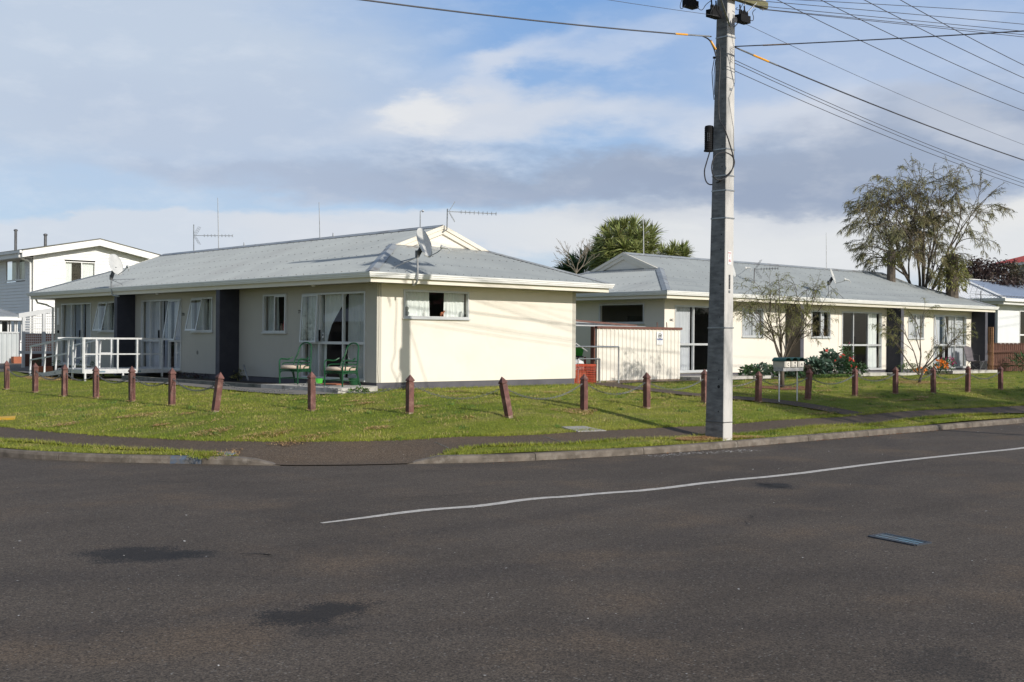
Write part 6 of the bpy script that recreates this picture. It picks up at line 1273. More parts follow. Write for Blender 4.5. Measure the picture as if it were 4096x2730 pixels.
# ------------------------------------------------------------------ right hand neighbours
CX, CY, CZ = 33.45, 2.45, 3.66
d = ray(3846, 1117); t_ = ((CX - CY) - (CAM.x - CAM.y)) / (d.x - d.y); rp = CAM + d * t_; sC = rp.x - CX
HC = thing('grey_house', (CX + 8, CY + sC, .6), 'pale grey house with blue grey hipped steel roof at the right edge', 'house'); LC = 22
def hip(x0, x1, y0, y1, z0, z1, m, root, name='roof', th=.03):
    s = (y1 - y0) / 2; b = MB(); b.add([(x0, y0, z0), (x1, y0, z0), (x1, y1, z0), (x0, y1, z0), (x0 + s, y0 + s, z1), (x1 - s, y0 + s, z1), (x0, y0, z0 - th), (x1, y0, z0 - th), (x1, y1, z0 - th), (x0, y1, z0 - th)], [(0, 1, 5, 4), (1, 2, 5), (2, 3, 4, 5), (3, 0, 4), (0, 6, 7, 1), (1, 7, 8, 2), (2, 8, 9, 3), (3, 9, 6, 0), (6, 9, 8, 7)]); return b.build(name, m, root)
mm_ = M['blueroof'].copy(); hip(CX, CX + LC, CY, CY + 2 * sC, CZ, rp.z, M['blueroof'], HC)
b = MB(); kk = (rp.z - CZ) / sC; y_ = CY + .12
while y_ < CY + 2 * sC - .1:
    run = min(y_ - CY, CY + 2 * sC - y_); b.bar((CX, y_, CZ + .012), (CX + run, y_, CZ + .012 + kk * run), .03, .02); y_ += .14
b.build('roof_ribs', M['white'], HC)
b = MB(); x_ = CX + .3
while x_ < CX + LC - .1:
    run = min(x_ - CX, sC); b.bar((x_, CY, CZ + .006), (x_, CY + run, CZ + .006 + kk * run), .02, .012); x_ += .3
b.build('roof_ribs', M['blueroof'], HC)
b = MB(); b.bar((CX, CY, CZ + .02), rp + Vector((0, 0, .02)), .16, .03); b.bar(rp + Vector((0, 0, .02)), (CX + LC - sC, CY + sC, rp.z + .02), .2, .03); b.build('ridge_cap', M['white'], HC)
b = MB(); b.box((CX - .1, CY - .1, CZ - .13), (CX + LC, CY + .0, CZ + .0)); b.box((CX - .1, CY + .001, CZ - .13), (CX, CY + 2 * sC, CZ)); b.build('gutter', M['white'], HC); MB().box((CX + .02, CY + .02, CZ - .25), (CX + LC, CY + 2 * sC, CZ - .05)).build('fascia', M['white'], HC)
wx = on_y(4077, 1300, CY + .5).x; hw = (wx, wx + 2.2, 1.45, 3.2); cwall = wall(HC, lambda s, n, z: (s, CY + .5 - n, z), CX + .5, CX + LC, .5, CZ - .24, [hw], M['greyhouse']); MB().box((CX + .5, CY + .63, .5), (CX + .62, CY + 2 * sC, CZ - .25)).build('wall', M['greyhouse'], HC)
MB().box((CX + .7, CY + 2.5, .5), (CX + LC, CY + 2.6, CZ - .25)).build('partition_wall', M['inside'], HC)
window(HC, lambda s, n, z: (s, CY + .5 - n, z), *hw, [wx + 1.1], rail=(2.15,), m=M['white'])
q = on_x(3950, 1300, 31.8); b = MB().box((31.8, q.y - .3, .6), (31.86, q.y + 1.2, on_x(3950, 1250, 31.8).z)); props(b.build('dark_gate_panel', M['navy'], None, origin=(31.8, q.y, .6)), 'dark blue panel between the far cottage end and the pale grey house', 'panel')
y9 = CY + .2; yagi([on_y(3923, 1212, y9), on_y(3923, 1165, y9)], on_y(3900, 1178, y9), on_y(4120, 1192, y9 - .3), 'very long television aerial in front of the pale grey house roof', 13, gsize=.45, m='darkmetal')
q = at(4039, 1100, 70); HR = thing('red_roofed_house', (q.x + 5, q.y - 6, .5), 'grey walled house with red roof at the far right edge', 'house'); ez_ = at(4010, 1056, 70).z
MB().box((q.x, q.y - 14, .3), (q.x + 10, q.y, ez_ - .1)).build('wall', mat('grey_cladding', (.42, .42, .40), (.38, .38, .36), 2, .8), HR)
o_ = .75; b = MB(); x0, x1, y0, y1 = q.x - o_, q.x + 10 + o_, q.y - 14 - o_, q.y + o_; s = (x1 - x0) / 2; zt = ez_ + s * .36
b.add([(x0, y0, ez_), (x1, y0, ez_), (x1, y1, ez_), (x0, y1, ez_), (x0 + s, y0 + s, zt), (x0 + s, y1 - s, zt)], [(0, 1, 4), (1, 2, 5, 4), (2, 3, 5), (3, 0, 4, 5)]); b.build('roof', M['redroof'], HR); MB().box((x0 - .08, y0 - .08, ez_ - .14), (x1 + .08, y1 + .08, ez_ - .005)).build('gutter', M['alum'], HR)
FY = .95; FR = thing('paling_fence', (32.5, FY, .68), 'dark brown wooden paling fence at the right beyond the far cottage', 'fence'); b = MB(); x_ = 29.12; k = 0
while x_ < 38: b.box((x_, FY + .03, .70), (x_ + .145, FY + .05, 1.77 + .006 * math.sin(k * 3))); x_ += .172; k += 1
b.build('palings', M['fence'], FR)
for z in (.92, 1.42): MB().box((29.05, FY - .03, z), (38, FY + .029, z + .09)).build('rail', M['fence'], FR)
MB().box((29.05, FY - .02, 1.775), (38, FY + .07, 1.80)).build('cap_rail', M['fence'], FR)
b = MB(); x_ = 29.0; b.box((x_, .70, .76), (x_ + .03, .73, 2.36)); b.box((x_, .87, .76), (x_ + .03, .9, 2.36)); b.box((x_, .70, 2.36), (x_ + .03, .9, 2.4)); z = .8
while z < 2.34: b.box((x_ + .031, .70, z), (x_ + .045, .9, z + .025)); z += .062
yy_ = .76
while yy_ < .85: b.box((x_ - .014, yy_, .77), (x_ - .002, yy_ + .025, 2.36)); yy_ += .062
props(b.build('trellis', mat('raw_timber', (.48, .27, .14), (.38, .2, .1), 9, .8), None, origin=(x_, .5, .7)), 'orange brown wooden trellis standing edge on at the far cottage corner', 'trellis')
# folding camp chair
cq = on_y(3905, 1478, .75); KX, KY = cq.x, .75; CC = thing('camp_chair', (KX, KY, .785), 'grey and black folding camp chair on the slab at the end of the far cottage', 'chair')
def kc(a, b_, z): return (KX + a, KY + b_, .785 + z)   # faces -x/-y
rr_ = MB()
for s in (-1, 1):
    rr_.tube([kc(s * .30, -.28, 0), kc(-s * .02, -.28, .32)], .009, 6); rr_.tube([kc(s * .30, .28, 0), kc(s * .0, .28, .32)], .009, 6); rr_.tube([kc(s * .32, -.28, 0), kc(s * .32, .26, .40)], .009, 6); rr_.tube([kc(s * .32, .28, 0), kc(s * .30, -.26, .36)], .009, 6); rr_.tube([kc(s * .32, .22, .36), kc(s * .30, .36, .86)], .010, 6); rr_.tube([kc(s * .31, -.28, .34), kc(s * .33, -.28, .56)], .010, 6)
rr_.build('frame', M['darkmetal'], CC)
def cloth(pts, m, name):
    b = MB(); n = len(pts); k = len(pts[0]); b.add([kc(*p) for r in pts for p in r], [(i * k + j, i * k + j + 1, (i + 1) * k + j + 1, (i + 1) * k + j) for i in range(n - 1) for j in range(k - 1)]); b.build(name, m, CC, smooth=True)
cloth([[(-.30, -.28, .36), (0, -.26, .30), (.30, -.28, .36)], [(-.27, 0, .32), (0, 0, .26), (.27, 0, .32)], [(-.28, .24, .36), (0, .24, .30), (.28, .24, .36)]], M['grey'], 'seat'); cloth([[(-.30, .24, .34), (0, .27, .30), (.30, .24, .34)], [(-.30, .30, .6), (0, .36, .58), (.30, .30, .6)], [(-.29, .36, .84), (0, .42, .90), (.29, .36, .84)]], M['grey'], 'backrest')
cloth([[(-.30, -.285, .35), (0, -.285, .28), (.30, -.285, .35)], [(-.28, -.285, .06), (0, -.285, .06), (.28, -.285, .06)]], M['blackcloth'], 'front_flap')
for s in (-1, 1): cloth([[(s * .30, -.31, .57), (s * .37, -.31, .57)], [(s * .30, .1, .55), (s * .37, .1, .55)], [(s * .29, .32, .58), (s * .35, .32, .58)]], M['blackcloth'], 'armrest')
# ------------------------------------------------------------------ covers in the ground
q = [on_z(x_, y_, 0) for x_, y_ in ((3478, 2149), (3540, 2138), (3722, 2175), (3662, 2185))]; DC = thing('drain_cover', sum(q, Vector()) / 4, 'perforated metal road cover with worn blue paint at the lower right', 'drain cover')
b = MB(); b.add([(p.x, p.y, .008) for p in q], [(0, 1, 2, 3)]); b.add([(p.x, p.y, .0) for p in q] + [(p.x, p.y, .008) for p in q], [(i, (i + 1) % 4, 4 + (i + 1) % 4, 4 + i) for i in range(4)]); b.build('plate', M['bluepaint'], DC)
b = MB(); hl = MB()
for i in range(13):
    for j in range(3):
        s_, t_ = (i + .6 + .4 * (j % 2)) / 13.6, (j + .5) / 3.1; p = (q[0].lerp(q[3], s_)).lerp(q[1].lerp(q[2], s_), t_); hl.lathe((p.x, p.y, .0085), [(.017, 0), (.017, .0015)], 8)
hl.build('holes', M['ink'], DC); b = MB()
for i in range(4): b.bar(q[i] + Vector((0, 0, .006)), q[(i + 1) % 4] + Vector((0, 0, .006)), .03, .012)
b.build('frame', M['castiron'], DC)
def cover(px0_, px1_, py0_, py1_, m, label, name='valve_cover'):
    P4 = [ground(px0_, py1_), ground(px0_ + (px1_ - px0_) * .25, py0_), ground(px1_, py0_ + (py1_ - py0_) * .3), ground(px1_ - (px1_ - px0_) * .2, py1_)]; b = MB(); b.add([(p.x, p.y, Z(p.x, p.y) + .02) for p in P4] + [(p.x, p.y, Z(p.x, p.y) - .05) for p in P4], [(0, 1, 2, 3), (0, 4, 5, 1), (1, 5, 6, 2), (2, 6, 7, 3), (3, 7, 4, 0)])
    return props(b.build(name, M[m], None, origin=P4[0]), label, 'cover')
cover(866, 946, 1811, 1823, 'bluepaint', 'small cover with flaking blue paint in the end of the left verge')
P4 = [ground(x_, y_) for x_, y_ in ((2246, 1712), (2335, 1709), (2425, 1727), (2312, 1731))]; b = MB(); b.add([(p.x, p.y, Z(p.x, p.y) + .02) for p in P4] + [(p.x, p.y, Z(p.x, p.y) - .05) for p in P4], [(0, 1, 2, 3), (0, 4, 5, 1), (1, 5, 6, 2), (2, 6, 7, 3), (3, 7, 4, 0)]); props(b.build('service_cover', M['coverconc'], None, origin=P4[0]), 'square grey ribbed service cover in the lawn beside the footpath', 'cover')
P4 = [ground(x_, y_) for x_, y_ in ((-60, 1683), (-50, 1677), (62, 1672), (60, 1680))]; b = MB(); b.add([(p.x, p.y, Z(p.x, p.y) + .035) for p in P4] + [(p.x, p.y, Z(p.x, p.y) - .05) for p in P4], [(0, 1, 2, 3), (0, 4, 5, 1), (1, 5, 6, 2), (2, 6, 7, 3), (3, 7, 4, 0)]); props(b.build('hydrant_marker', M['yellow'], None, origin=P4[0]), 'flat yellow marker in the lawn at the left edge', 'marker')
for i, (px, py, rx, ry) in enumerate(((250, 1704, .22, .10), (550, 1667, .35, .12), (840, 1733, .35, .12), (1060, 1745, .4, .12), (1220, 1760, .5, .10), (1880, 1677, .12, .07), (2310, 1650, .4, .15), (1650, 1634, .3, .1), (900, 1820, .25, .1))):
    q = ground(px, py); straw(q.x, q.y, rx * 1.2, ry * 1.8, int(3800 * rx * ry * 3.2))
q = ground(3130, 1555); patch('bark_mulch', 9.97, -3.29, 1.0, .55, M['mulch'], .014, 31); straw(16.5, -3.3, 1.0, .5, 2400); patch('bark_mulch', 14.0, .4, 1.8, .5, M['soil'], .014, 33); patch('bark_mulch', 17.6, .3, 2.0, .5, M['soil'], .014, 34); patch('bark_mulch', 24, .3, 1.8, .4, M['soil'], .014, 35)
# ------------------------------------------------------------------ trees
def grow(seed, base, limbs, depth, ratio, spread, grav, nchild, rmul=.62, env=None):
    rg = random.Random(seed); tubes = []; tips = []
    def rec(p, d, L, r, lev):
        n = 5; pts = [p.copy()]; dd = d.normalized(); rs = [r]
        for i in range(n):
            dd = (dd + Vector((rg.gauss(0, .11), rg.gauss(0, .11), rg.gauss(0, .07) + (.05 if lev < 2 else -grav * (i / n))))).normalized(); p = p + dd * L / n; pts.append(p.copy()); rs.append(r * (1 - .55 * (i + 1) / n))
            if env and sum(((p[j] - env[0][j]) / env[1][j]) ** 2 for j in range(3)) > 1 + rg.uniform(-.12, .12) and i > 0:
                tubes.append((pts, rs, lev)); tips.append(pts[-4:]); return
        tubes.append((pts, rs, lev))
        if lev >= depth: tips.append(pts); return
        n = len(pts) - 1
        k = nchild[min(lev, len(nchild) - 1)]
        for c in range(k):
            f = .3 + .7 * (c + rg.uniform(.1, .9)) / k; i = min(n - 1, int(f * n)); q = pts[i].lerp(pts[i + 1], f * n - i if f * n - i <= 1 else 1); ax = dd.cross(Vector((rg.gauss(0, 1), rg.gauss(0, 1), rg.gauss(0, 1)))).normalized()
            nd = Matrix.Rotation(rg.uniform(.5, 1.1) * spread, 3, ax) @ dd; rec(q, nd, L * ratio * rg.uniform(.75, 1.2), r * rmul * (1 - .3 * f), lev + 1)
        rec(pts[-1], dd, L * ratio * rg.uniform(.8, 1.1), r * .45, lev + 1)
    for (p, d, L, r) in limbs: rec(Vector(p), Vector(d), L, r, 0)
    return tubes, tips
def tree(name, label, seed, base, limbs, depth, ratio, spread, grav, nchild, leafm, barkm, ln, wd, per, group=None, trunk=(), twig=.004, droop=.5, rmul=.62, env=None):
    t = thing(name, base, label, 'tree', group); tubes, tips = grow(seed, base, limbs, depth, ratio, spread, grav, nchild, rmul, env); b = MB()
    for pts, rs in trunk: b.tube([Vector(p) for p in pts], rs, 9)
    tw = MB()
    for pts, rs, lev in tubes: b.tube(pts, [max(x_, twig) for x_ in rs], 6 if lev < 2 else 4, cap=False)
    b.build('trunk', barkm, t, smooth=True)
    rg = np.random.default_rng(seed); P_ = []; D_ = []
    for pts in tips:
        A = np.array([tuple(p) for p in pts]); k = rg.uniform(0, len(A) - 1.001, per) ** 1; i = k.astype(int); f = (k - i)[:, None]; P_.append(A[i] * (1 - f) + A[i + 1] * f); tg = A[i + 1] - A[i]; tg /= np.linalg.norm(tg, axis=1)[:, None] + 1e-9; D_.append(tg * .8 + rg.normal(0, .55, (per, 3)))
    leafset(np.concatenate(P_), np.concatenate(D_), ln, wd, leafm, t, 'crown', rg, droop); return t
def fan(base, z0, n, L, r, seed, elev=(35, 80), a0=0, squash=1.0):
    rg = random.Random(seed); out = []
    for i in range(n):
        a = a0 + 2 * PI * (i + rg.uniform(-.3, .3)) / n; e = R_(rg.uniform(*elev)); d = rw * (math.cos(a) * math.cos(e)) + fw * (math.sin(a) * math.cos(e) * squash) + Vector((0, 0, math.sin(e))); out.append(((base[0], base[1], base[2] + z0), d, L * rg.uniform(.8, 1.15), r))
    return out
b1 = (9.97, -3.29, Z(9.97, -3.29)); tree('garden_tree', 'sparse olive leaved small tree with drooping twigs behind the mailboxes', 11, b1, fan(b1, .62, 7, 1.22, .028, 3, (28, 70)), 3, .62, .66, .42, [3, 3, 3], M['leafo'], M['bark'], .10, .011, 12, 'young feathery trees on the lawn', [([b1, Vector(b1) + Vector((0, 0, .35)), Vector(b1) + Vector((-.02, 0, .66))], [.062, .048, .042])], .0025, env=(tuple(at(3095, 1255, 30.0)), (1.62, 1.62, 1.32)))
b2 = (16.37, -3.38, Z(16.37, -3.38)); lb = Vector(b2); tree('garden_tree', 'leaning sparse small tree with pale orange stems before the orange flowers', 23, b2, [((b2[0], b2[1], b2[2] + .3), rw * .9 + Vector((0, 0, 1)), 1.1, .030), ((b2[0], b2[1], b2[2] + .3), rw * .35 + Vector((0, 0, 1)), 1.2, .028), ((b2[0], b2[1], b2[2] + .25), rw * -.8 + Vector((0, 0, .9)), 1.05, .024), ((b2[0], b2[1], b2[2] + .3), rw * 1.3 + fw * .3 + Vector((0, 0, .9)), .95, .022), ((b2[0], b2[1], b2[2] + .35), rw * -.25 - fw * .4 + Vector((0, 0, 1)), 1.0, .022)],
     3, .62, .6, .3, [2, 3, 2], M['leafo'], M['bark'], .10, .012, 13, 'young feathery trees on the lawn', [([lb, lb + rw * .06 + Vector((0, 0, .2)), lb + rw * .12 + Vector((0, 0, .36))], [.045, .035, .03])], .0025)
b3 = at(3690, 1250, 47); b3.z = .7; tree('feathery_tree', 'large sparse grey green tree with fine drooping twigs behind the far cottage', 5, b3, fan(b3, 2.3, 12, 2.6, .075, 12, (12, 85), .2), 4, .66, .66, .30, [3, 3, 3, 2], M['leafbig'], M['bark'], .17, .021, 21, None, [([b3, b3 + Vector((0, 0, 1.5)), b3 + Vector((.05, 0, 2.9))], [.30, .24, .2])], .007, env=(tuple(at(3712, 905, 47)), (3.3, 3.3, 2.55)))
# lopped trunks with ivy beside it
for px, top, bot, w_, lab, iv in ((3564, 1004, 1120, .17, 'bare lopped trunk left of the big feathery tree', 0), (3808, 1018, 1180, .24, 'ivy covered lopped trunk right of the big feathery tree', 1)):
    q = at(px, bot, 46); q.z = .7; tz_ = at(px, top, 46).z; t = thing('lopped_tree', q, lab, 'tree', 'lopped trunks'); MB().tube([q, q + Vector((.03, 0, (tz_ - .7) * .5)), Vector((q.x, q.y, tz_))], [w_ * 1.2, w_, w_ * .9], 10).build('trunk', M['bark'], t); leafball((q.x, q.y, tz_ - (1.0 if iv else .4)), (.5 if iv else .28, .5 if iv else .28, 1.2 if iv else .5), 1500 if iv else 250, .13, .05, M['leafo'], t, 'crown', 4, .6, 0)
q = at(3955, 1200, 58); q.z = .7; c_ = at(3955, 1100, 58); t = thing('dark_red_tree', q, 'low dark reddish brown tree behind the pale grey house roof', 'tree'); MB().tube([q, Vector((c_.x, c_.y, c_.z))], [.25, .15], 8).build('trunk', M['bark'], t); rg = np.random.default_rng(2); pp = []; dd = []
for k in range(70): a, e = rg.uniform(0, 6.28), rg.uniform(-.2, 1.3); rr2 = rg.uniform(.5, 1); cc = np.array([c_.x + 2.0 * rr2 * math.cos(a) * math.cos(e), c_.y + 2.0 * rr2 * math.sin(a) * math.cos(e), c_.z - .35 + 1.0 * rr2 * math.sin(e)]); pp.append(cc + rg.normal(0, .22, (75, 3)) * np.array([1.2, 1.2, .6])); dd.append(rg.normal(0, 1, (75, 3)) + np.array([math.cos(a), math.sin(a), .1]))
leafset(np.concatenate(pp), np.concatenate(dd), .17, .07, M['redleaf'], t, 'crown', rg, .3)
# cabbage trees
def rosettes(t, spots, n, L, wd, m, name, seed, dead=0):
    rg = np.random.default_rng(seed); V = []; F = []; k = 0
    for (c, ax, s) in spots:
        a = rg.uniform(0, 2 * PI, n); e = rg.uniform(-.5, 1.45, n) if not dead else rg.uniform(-1.3, -.2, n); axn = np.array(ax) / np.linalg.norm(ax); u_ = np.cross(axn, [0, 0, 1.0]);
        if np.linalg.norm(u_) < .1: u_ = np.array([1.0, 0, 0])
        u_ /= np.linalg.norm(u_); v_ = np.cross(axn, u_); d = np.outer(np.sin(e), axn) + np.cos(e)[:, None] * (np.cos(a)[:, None] * u_ + np.sin(a)[:, None] * v_); sd = np.cross(d, axn + rg.normal(0, .2, (n, 3))); sd /= np.linalg.norm(sd, axis=1)[:, None] + 1e-9; ll = (L * s * rg.uniform(.75, 1.1, n))[:, None]; w = wd * rg.uniform(.8, 1.2, n)[:, None]; dn = np.array([0, 0, -1.0]); c = np.array(c)
        p0 = c + d * .06; p1 = c + d * ll * .6 + dn * ll * .03; p2 = c + d * ll + dn * ll * (.16 if not dead else .3)
        V.append(np.stack([p0 - sd * w * .3, p0 + sd * w * .3, p1 + sd * w / 2, p1 - sd * w / 2, p2 + sd * .004, p2 - sd * .004], 1).reshape(-1, 3)); i = k + 6 * np.arange(n); F.append(np.stack([i, i + 1, i + 2, i + 3], 1)); F.append(np.stack([i + 3, i + 2, i + 4, i + 5], 1)); k += 6 * n
    return fastmesh(name, np.concatenate(V), np.concatenate(F), m, t)
def cabbage(px, Y, spots_px, label, seed, L=.84, n=105, m='cabb', group='cabbage trees behind the cottages'):
    q = at(px, 1150, Y); q.z = .7; t = thing('cabbage_tree', q, label, 'tree', group); rg = random.Random(seed); sp = []; b = MB(); q2 = at(px, 1085, Y)
    b.tube([q, q2], [.28, .2], 9)
    for (x_, y_, dy_) in spots_px:
        c = at(x_, y_, Y + dy_); o = (c - q2); sp.append((tuple(c), tuple(o.normalized() * .8 + Vector((0, 0, .5))), rg.uniform(.85, 1.15))); b.tube([q2, q2.lerp(c, .5) + Vector((0, 0, .1)), c], [.13, .08, .05], 6)
    b.build('trunk', M['bark'], t); rosettes(t, sp, n, L, .05, M[m], 'crown', seed); rosettes(t, [(Vector(c) - Vector(a).normalized() * .1, a, s * .7) for c, a, s in sp], 34, L, .05, M['cabbd'], 'dead_leaves', seed + 1, 1)
rg_ = random.Random(7); S_ = [(2497, 912, 0), (2535, 915, .5), (2572, 930, -.3), (2605, 945, .4), (2460, 925, .2), (2425, 940, -.2), (2405, 975, .3), (2440, 965, -1), (2480, 950, -1.2), (2520, 955, -1.2), (2560, 965, -1), (2600, 985, -.5), (2415, 1010, -.4), (2450, 1005, -1.4), (2500, 1000, -1.6), (2545, 1005, -1.5), (2590, 1015, -1), (2410, 1045, -.5), (2450, 1045, -1.3), (2500, 1040, -1.4), (2550, 1040, -1.2), (2395, 1070, .2), (2430, 1075, -.6), (2480, 925, 1.2), (2540, 940, 1.3)]
cabbage(2500, 55, S_, 'large bushy cabbage tree rising behind the gable of the far cottage', 3)
cabbage(2690, 55, [(2650, 1020, 0), (2685, 1025, -.4), (2700, 1005, .5), (2725, 1020, .2), (2735, 1030, -.3)], 'small spiky cabbage tree peeping over the far ridge right of the large one', 9, L=.75)
cabbage(2320, 58, [(2350, 1040, 0), (2330, 1050, .3), (2300, 1060, 0), (2345, 1070, -.5), (2315, 1080, -.5), (2280, 1078, 0), (2368, 1020, .5), (2260, 1088, .3), (2370, 1060, .5)], 'dark low cabbage tree in shade between the two cottage roofs', 13, L=.85, m='bushleaf')  # darker leaf colour carries the shade this tree stands in
q = at(2305, 1110, 50); q.z = .7; c_ = at(2305, 1075, 50); lim = [((c_.x, c_.y, c_.z - .2), rw * k_ + Vector((0, 0, 1)), .75, .022) for k_ in (-.7, -.35, 0, .3, .6)]; t = thing('bare_shrub', q, 'leafless pale twiggy shrub between the two cottage roofs', 'shrub'); tubes, tips = grow(17, q, lim, 3, .62, .55, .0, [2, 2, 2]); b = MB(); b.tube([q, (c_.x, c_.y, c_.z - .2)], [.05, .03], 6)
for pts, rs, lev in tubes: b.tube(pts, [max(x_, .006) for x_ in rs], 4, cap=False)
b.build('branches', M['barkp'], t, recalc=False)
# off to the right of the view: tall trees across the street that shade the right part of the lawn
for i, (x_, z_, rx_) in enumerate(((9.2, 10.35, 2.1), (13.6, 10.2, 2.5), (19.0, 10.0, 3.0), (26.0, 10.3, 3.4))):
    t = thing('street_tree', (x_, -27, 0), ('first', 'second', 'third', 'fourth')[i] + ' tall tree across the street, counted from the camera, outside the view', 'tree', 'tall trees across the street'); MB().tube([(x_, -27, -.1), (x_ + .1, -27, 5), (x_, -27, z_)], [.2, .15, .06], 8).build('trunk', M['bark'], t); leafball((x_, -27, z_), (rx_, 1.6, 1.05), 4200, .24, .11, M['bushleaf'], t, 'crown', 30 + i, .2, .1, shell=.1)
# ------------------------------------------------------------------ garden plants
def plant(name, px, py, rx, rz, n, ln, wd, m, label, seed, flowers=None, group=None, ry=None, yy=None):
    q = ground(px, py)
    if yy is not None: q = on_y(px, py, yy); q.z = Z(q.x, yy)
    t = thing(name, q, label, 'plant', group); b = MB(); rg = random.Random(seed)
    for k in range(7): a = rg.uniform(0, 6.28); b.tube([q, q + Vector((math.cos(a) * rx * .4, math.sin(a) * (ry or rx) * .3, rz * .8)), q + Vector((math.cos(a) * rx * .7, math.sin(a) * (ry or rx) * .6, rz * 1.4))], [.008, .006, .004], 5)
    b.build('stems', M['bushleaf'], t); leafball((q.x, q.y, q.z + rz * .75), (rx, ry or rx * .8, rz), n, ln, wd, m, t, 'foliage', seed, .25, .3)
    if flowers:
        fm, fn, fs = flowers
        if fn <= 8:
            g = np.random.default_rng(seed + 5)
            for k in range(fn):
                d = g.normal(0, 1, 3); d /= np.linalg.norm(d); c = np.array([q.x, q.y, q.z + rz * .85]) + np.array([d[0], -abs(d[1]), abs(d[2])]) * np.array([rx, ry or rx * .8, rz]) * 1.05; leafset(np.repeat(c[None], 9, 0) + g.normal(0, fs * .15, (9, 3)), g.normal(0, 1, (9, 3)), fs, fs * .8, fm, t, 'flower', g, 0)
            return t
        g = np.random.default_rng(seed + 5); d = g.normal(0, 1, (fn, 3)); d /= np.linalg.norm(d, axis=1)[:, None]; d[:, 2] = abs(d[:, 2]); d[:, 1] = -abs(d[:, 1]); P_ = np.array([q.x, q.y, q.z + rz * .8]) + d * np.array([rx, ry or rx * .8, rz]) * 1.05; P_ = np.repeat(P_, 6, 0) + g.normal(0, fs * .25, (fn * 6, 3)); leafset(P_, g.normal(0, 1, (fn * 6, 3)) + np.array([0, -.5, .5]), fs, fs * .8, fm, t, 'flowers', g, 0)
    return t
GP = 'garden plants along the far cottage'
plant('shrub', 3268, 1500, .42, .34, 260, .20, .11, M['bluegreen'], 'blue green broad leaved plant right of the mailboxes', 41, None, GP, yy=.55); plant('shrub', 3318, 1498, .45, .44, 330, .21, .11, M['bluegreen'], 'taller blue green broad leaved plant in the middle of the bed', 42, (M['petalr'], 2, .07), GP, yy=.6)
plant('shrub', 3368, 1502, .5, .36, 520, .11, .05, M['bushleaf'], 'dense green shrub with coral flowers before the dark sliding door', 43, (M['petalr'], 6, .07), GP, yy=.4); plant('shrub', 3385, 1490, .26, .62, 200, .12, .045, M['bushleaf'], 'tall thin flowering plant beside the dark sliding door', 44, (M['petalm'], 2, .05), GP, yy=.75); plant('shrub', 3425, 1505, .42, .24, 320, .13, .06, M['bushleaf'], 'low green shrub spilling over the slab edge', 45, None, GP, yy=.3)
plant('shrub', 3222, 1503, .25, .22, 120, .15, .07, M['redleaf'], 'small dark leaved plant right of the mailbox leg', 46, None, GP, yy=.55)
for i, px in enumerate((2998, 3042, 3090, 3140, 3178)): plant('leafy_plant', px, 1500, .30, .20 + .03 * (i % 2), 130, .17, .085, (M['bushleaf'], M['bluegreen'])[i % 2], ('strappy green plant at the left end of the slab', 'broad leafed plant left of the mailboxes', 'low green plant behind the left mailbox leg', 'low green plant behind the mailboxes', 'low grey green plant behind the right mailbox leg')[i], 50 + i, None, GP, yy=.6)
for i in range(5): q = on_y(3235 + i * 45, 1518, 0.05); 
plant('ground_cover', 3330, 1520, 1.5, .05, 700, .07, .04, M['bushlite'], 'bright low ground cover along the front of the bed', 60, None, GP, ry=.18, yy=.0)
plant('flower_plant', 3634, 1495, .42, .26, 220, .10, .03, M['bushlite'], 'light green feathery plant at the dark wing wall', 61, None, GP, yy=.55); plant('flower_plant', 3672, 1500, .28, .14, 130, .07, .03, M['bushlite'], 'low clump of orange flowers left of the leaning tree', 62, (M['petalo'], 16, .06), GP, yy=.3); plant('flower_plant', 3752, 1492, .36, .26, 200, .08, .03, M['bushleaf'], 'bank of orange flowers before the sliding door', 63, (M['petalo'], 34, .065), GP, yy=.3)
plant('flower_plant', 3758, 1470, .24, .30, 110, .08, .03, M['bushlite'], 'magenta flowers above the orange ones', 64, (M['petalm'], 16, .055), GP, yy=.75); plant('flower_plant', 3788, 1492, .34, .34, 260, .10, .04, M['bushleaf'], 'green bush with magenta flowers on its right side', 65, (M['petalm'], 12, .055), GP, yy=.45); plant('flower_plant', 3712, 1498, .26, .18, 120, .09, .05, M['bushleaf'], 'dark green leafy clump behind the leaning tree', 66, None, GP, yy=.45)
plant('spiky_plant', 4086, 1490, .45, .35, 110, .5, .04, M['bushleaf'], 'spiky green plant before the paling fence at the right edge', 67, None, GP)
plant('weed_clump', 975, 1520, .28, .16, 160, .16, .02, M['leafo'], 'dark weedy clump in the bed by the dark wing wall', 68, None, 'weeds in the near beds', yy=5.75); plant('weed_clump', 1440, 1562, .22, .05, 120, .08, .035, M['bushlite'], 'small green weeds at the right end of the patio slab', 69, None, 'weeds in the near beds', yy=-.75)
for i, (px, yy) in enumerate(((760, 8.2), (815, 7.6), (700, 9.0))): plant('weed_clump', px, 1510, .3, .08, 110, .10, .02, M['redleaf'], ('dry reddish weeds below the 77B window', 'dry reddish weeds left of the dark wing wall', 'dry reddish weeds at the deck end of the bed')[i], 70 + i, None, 'weeds in the near beds', yy=yy)

_r = random.Random(12)
for _i in range(40):
    _x, _y = _r.uniform(-7, 20), _r.uniform(-7, -.9)
    if (_x < -4.2 and _y < -3.5) or (_x > -2.4 and _x < 6 and _y > -1.2) or inpoly(np.array([_x]), np.array([_y]), polyof(PATH))[0] or inpoly(np.array([_x]), np.array([_y]), polyof(APATH))[0]: continue
    straw(_x, _y, _r.uniform(.15, .6), _r.uniform(.05, .14), _r.randint(60, 260))
for x_, y_ in STUB: straw(x_, y_, .12, .10, 90)
build_straw()
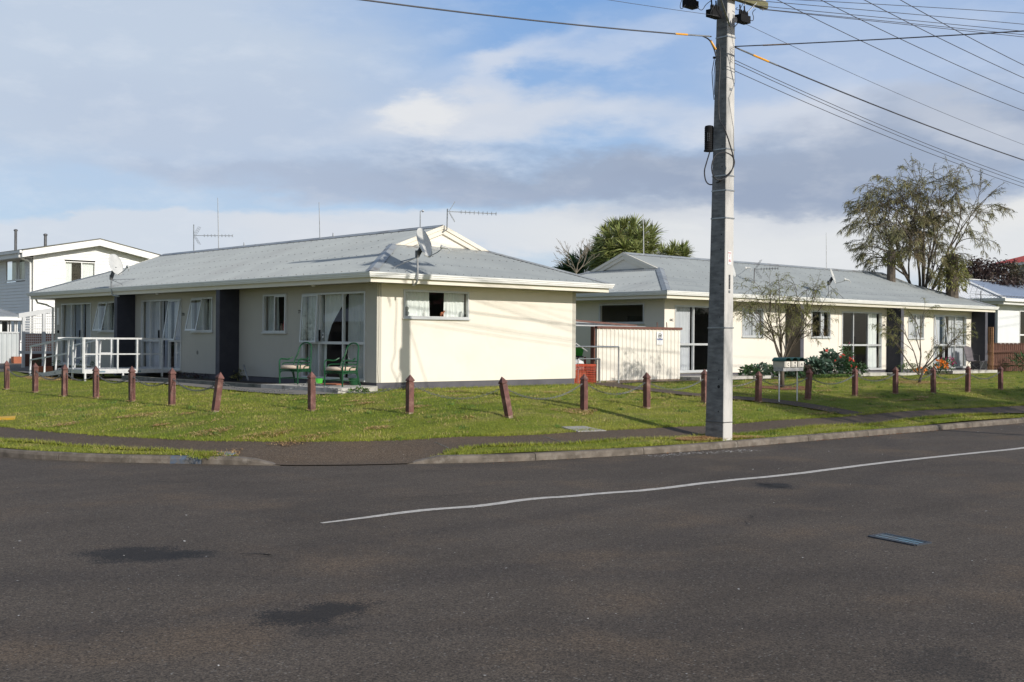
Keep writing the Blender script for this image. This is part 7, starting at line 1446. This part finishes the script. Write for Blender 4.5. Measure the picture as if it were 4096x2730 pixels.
# ------------------------------------------------------------------ the other sides of the two streets (outside the view, seen in the window panes)
def plain_house(x0, y0, x1, y1, label, rm, gp=None):
    t = thing('street_house', ((x0 + x1) / 2, (y0 + y1) / 2, 0), label, 'house', 'houses across the streets'); MB().box((x0, y0, 0), (x1, y1, 2.9)).build('wall', M['brick'], t); s = min(x1 - x0, y1 - y0) / 2; b = MB(); o = .6
    if x1 - x0 > y1 - y0: b.add([(x0 - o, y0 - o, 2.85), (x1 + o, y0 - o, 2.85), (x1 + o, y1 + o, 2.85), (x0 - o, y1 + o, 2.85), (x0 + s, (y0 + y1) / 2, 4.9), (x1 - s, (y0 + y1) / 2, 4.9)], [(0, 1, 5, 4), (1, 2, 5), (2, 3, 4, 5), (3, 0, 4), (3, 2, 1, 0)])
    else: b.add([(x0 - o, y0 - o, 2.85), (x1 + o, y0 - o, 2.85), (x1 + o, y1 + o, 2.85), (x0 - o, y1 + o, 2.85), ((x0 + x1) / 2, y0 + s, 4.9), ((x0 + x1) / 2, y1 - s, 4.9)], [(0, 1, 4), (1, 2, 5, 4), (2, 3, 5), (3, 0, 4, 5), (3, 2, 1, 0)])
    b.build('roof', rm, t)
    for k in range(4):
        if x1 - x0 > y1 - y0: MB().box((x0 + 2 + k * 3.6, y1, 1.0), (x0 + 3.8 + k * 3.6, y1 + .03, 2.2)).build('window', M['navy'], t)
        else: MB().box((x1, y0 + 2 + k * 3.6, 1.0), (x1 + .03, y0 + 3.8 + k * 3.6, 2.2)).build('window', M['navy'], t)
plain_house(-38, 8, -29, 25, 'white house with grey roof across the left street', M['tileroof']); plain_house(-38, 31, -29, 48, 'white house with blue grey roof across the left street', M['blueroof']); plain_house(24, -44, 42, -35, 'white house across the right street', M['redroof'])
def hedge(a, b_, h, w, label, seed):
    t = thing('hedge', (a[0], a[1], 0), label, 'hedge', 'hedges across the streets'); g = np.random.default_rng(seed); L = math.dist(a, b_); n = int(L * 260); f = g.uniform(0, 1, n); d = np.array([b_[0] - a[0], b_[1] - a[1]]) / L; nn = np.array([-d[1], d[0]]); u1 = g.uniform(-1, 1, n); hh = h * (1 + .25 * np.sin(f * L * .9 + seed) * np.sin(f * L * .37)); z = hh * g.uniform(0, 1, n) ** .7
    P_ = np.stack([a[0] + d[0] * L * f + nn[0] * u1 * w, a[1] + d[1] * L * f + nn[1] * u1 * w, z], 1); leafset(P_, g.normal(0, 1, (n, 3)), .34, .2, M['bushleaf'], t, 'foliage', g, .1)
    MB().bar((a[0], a[1], h * .4), (b_[0], b_[1], h * .4), w * 1.2, h * .8).build('dense_core', M['bark'], t)
hedge((-27, -6), (-27, 30), 2.6, .7, 'long clipped hedge across the left street', 3); hedge((-40, 50), (-34, 170), 7.5, 2, 'tall row of shrubs beyond the left street', 6); hedge((8, -32), (70, -32), 4.6, 1.2, 'tall dark hedge across the right street', 4)
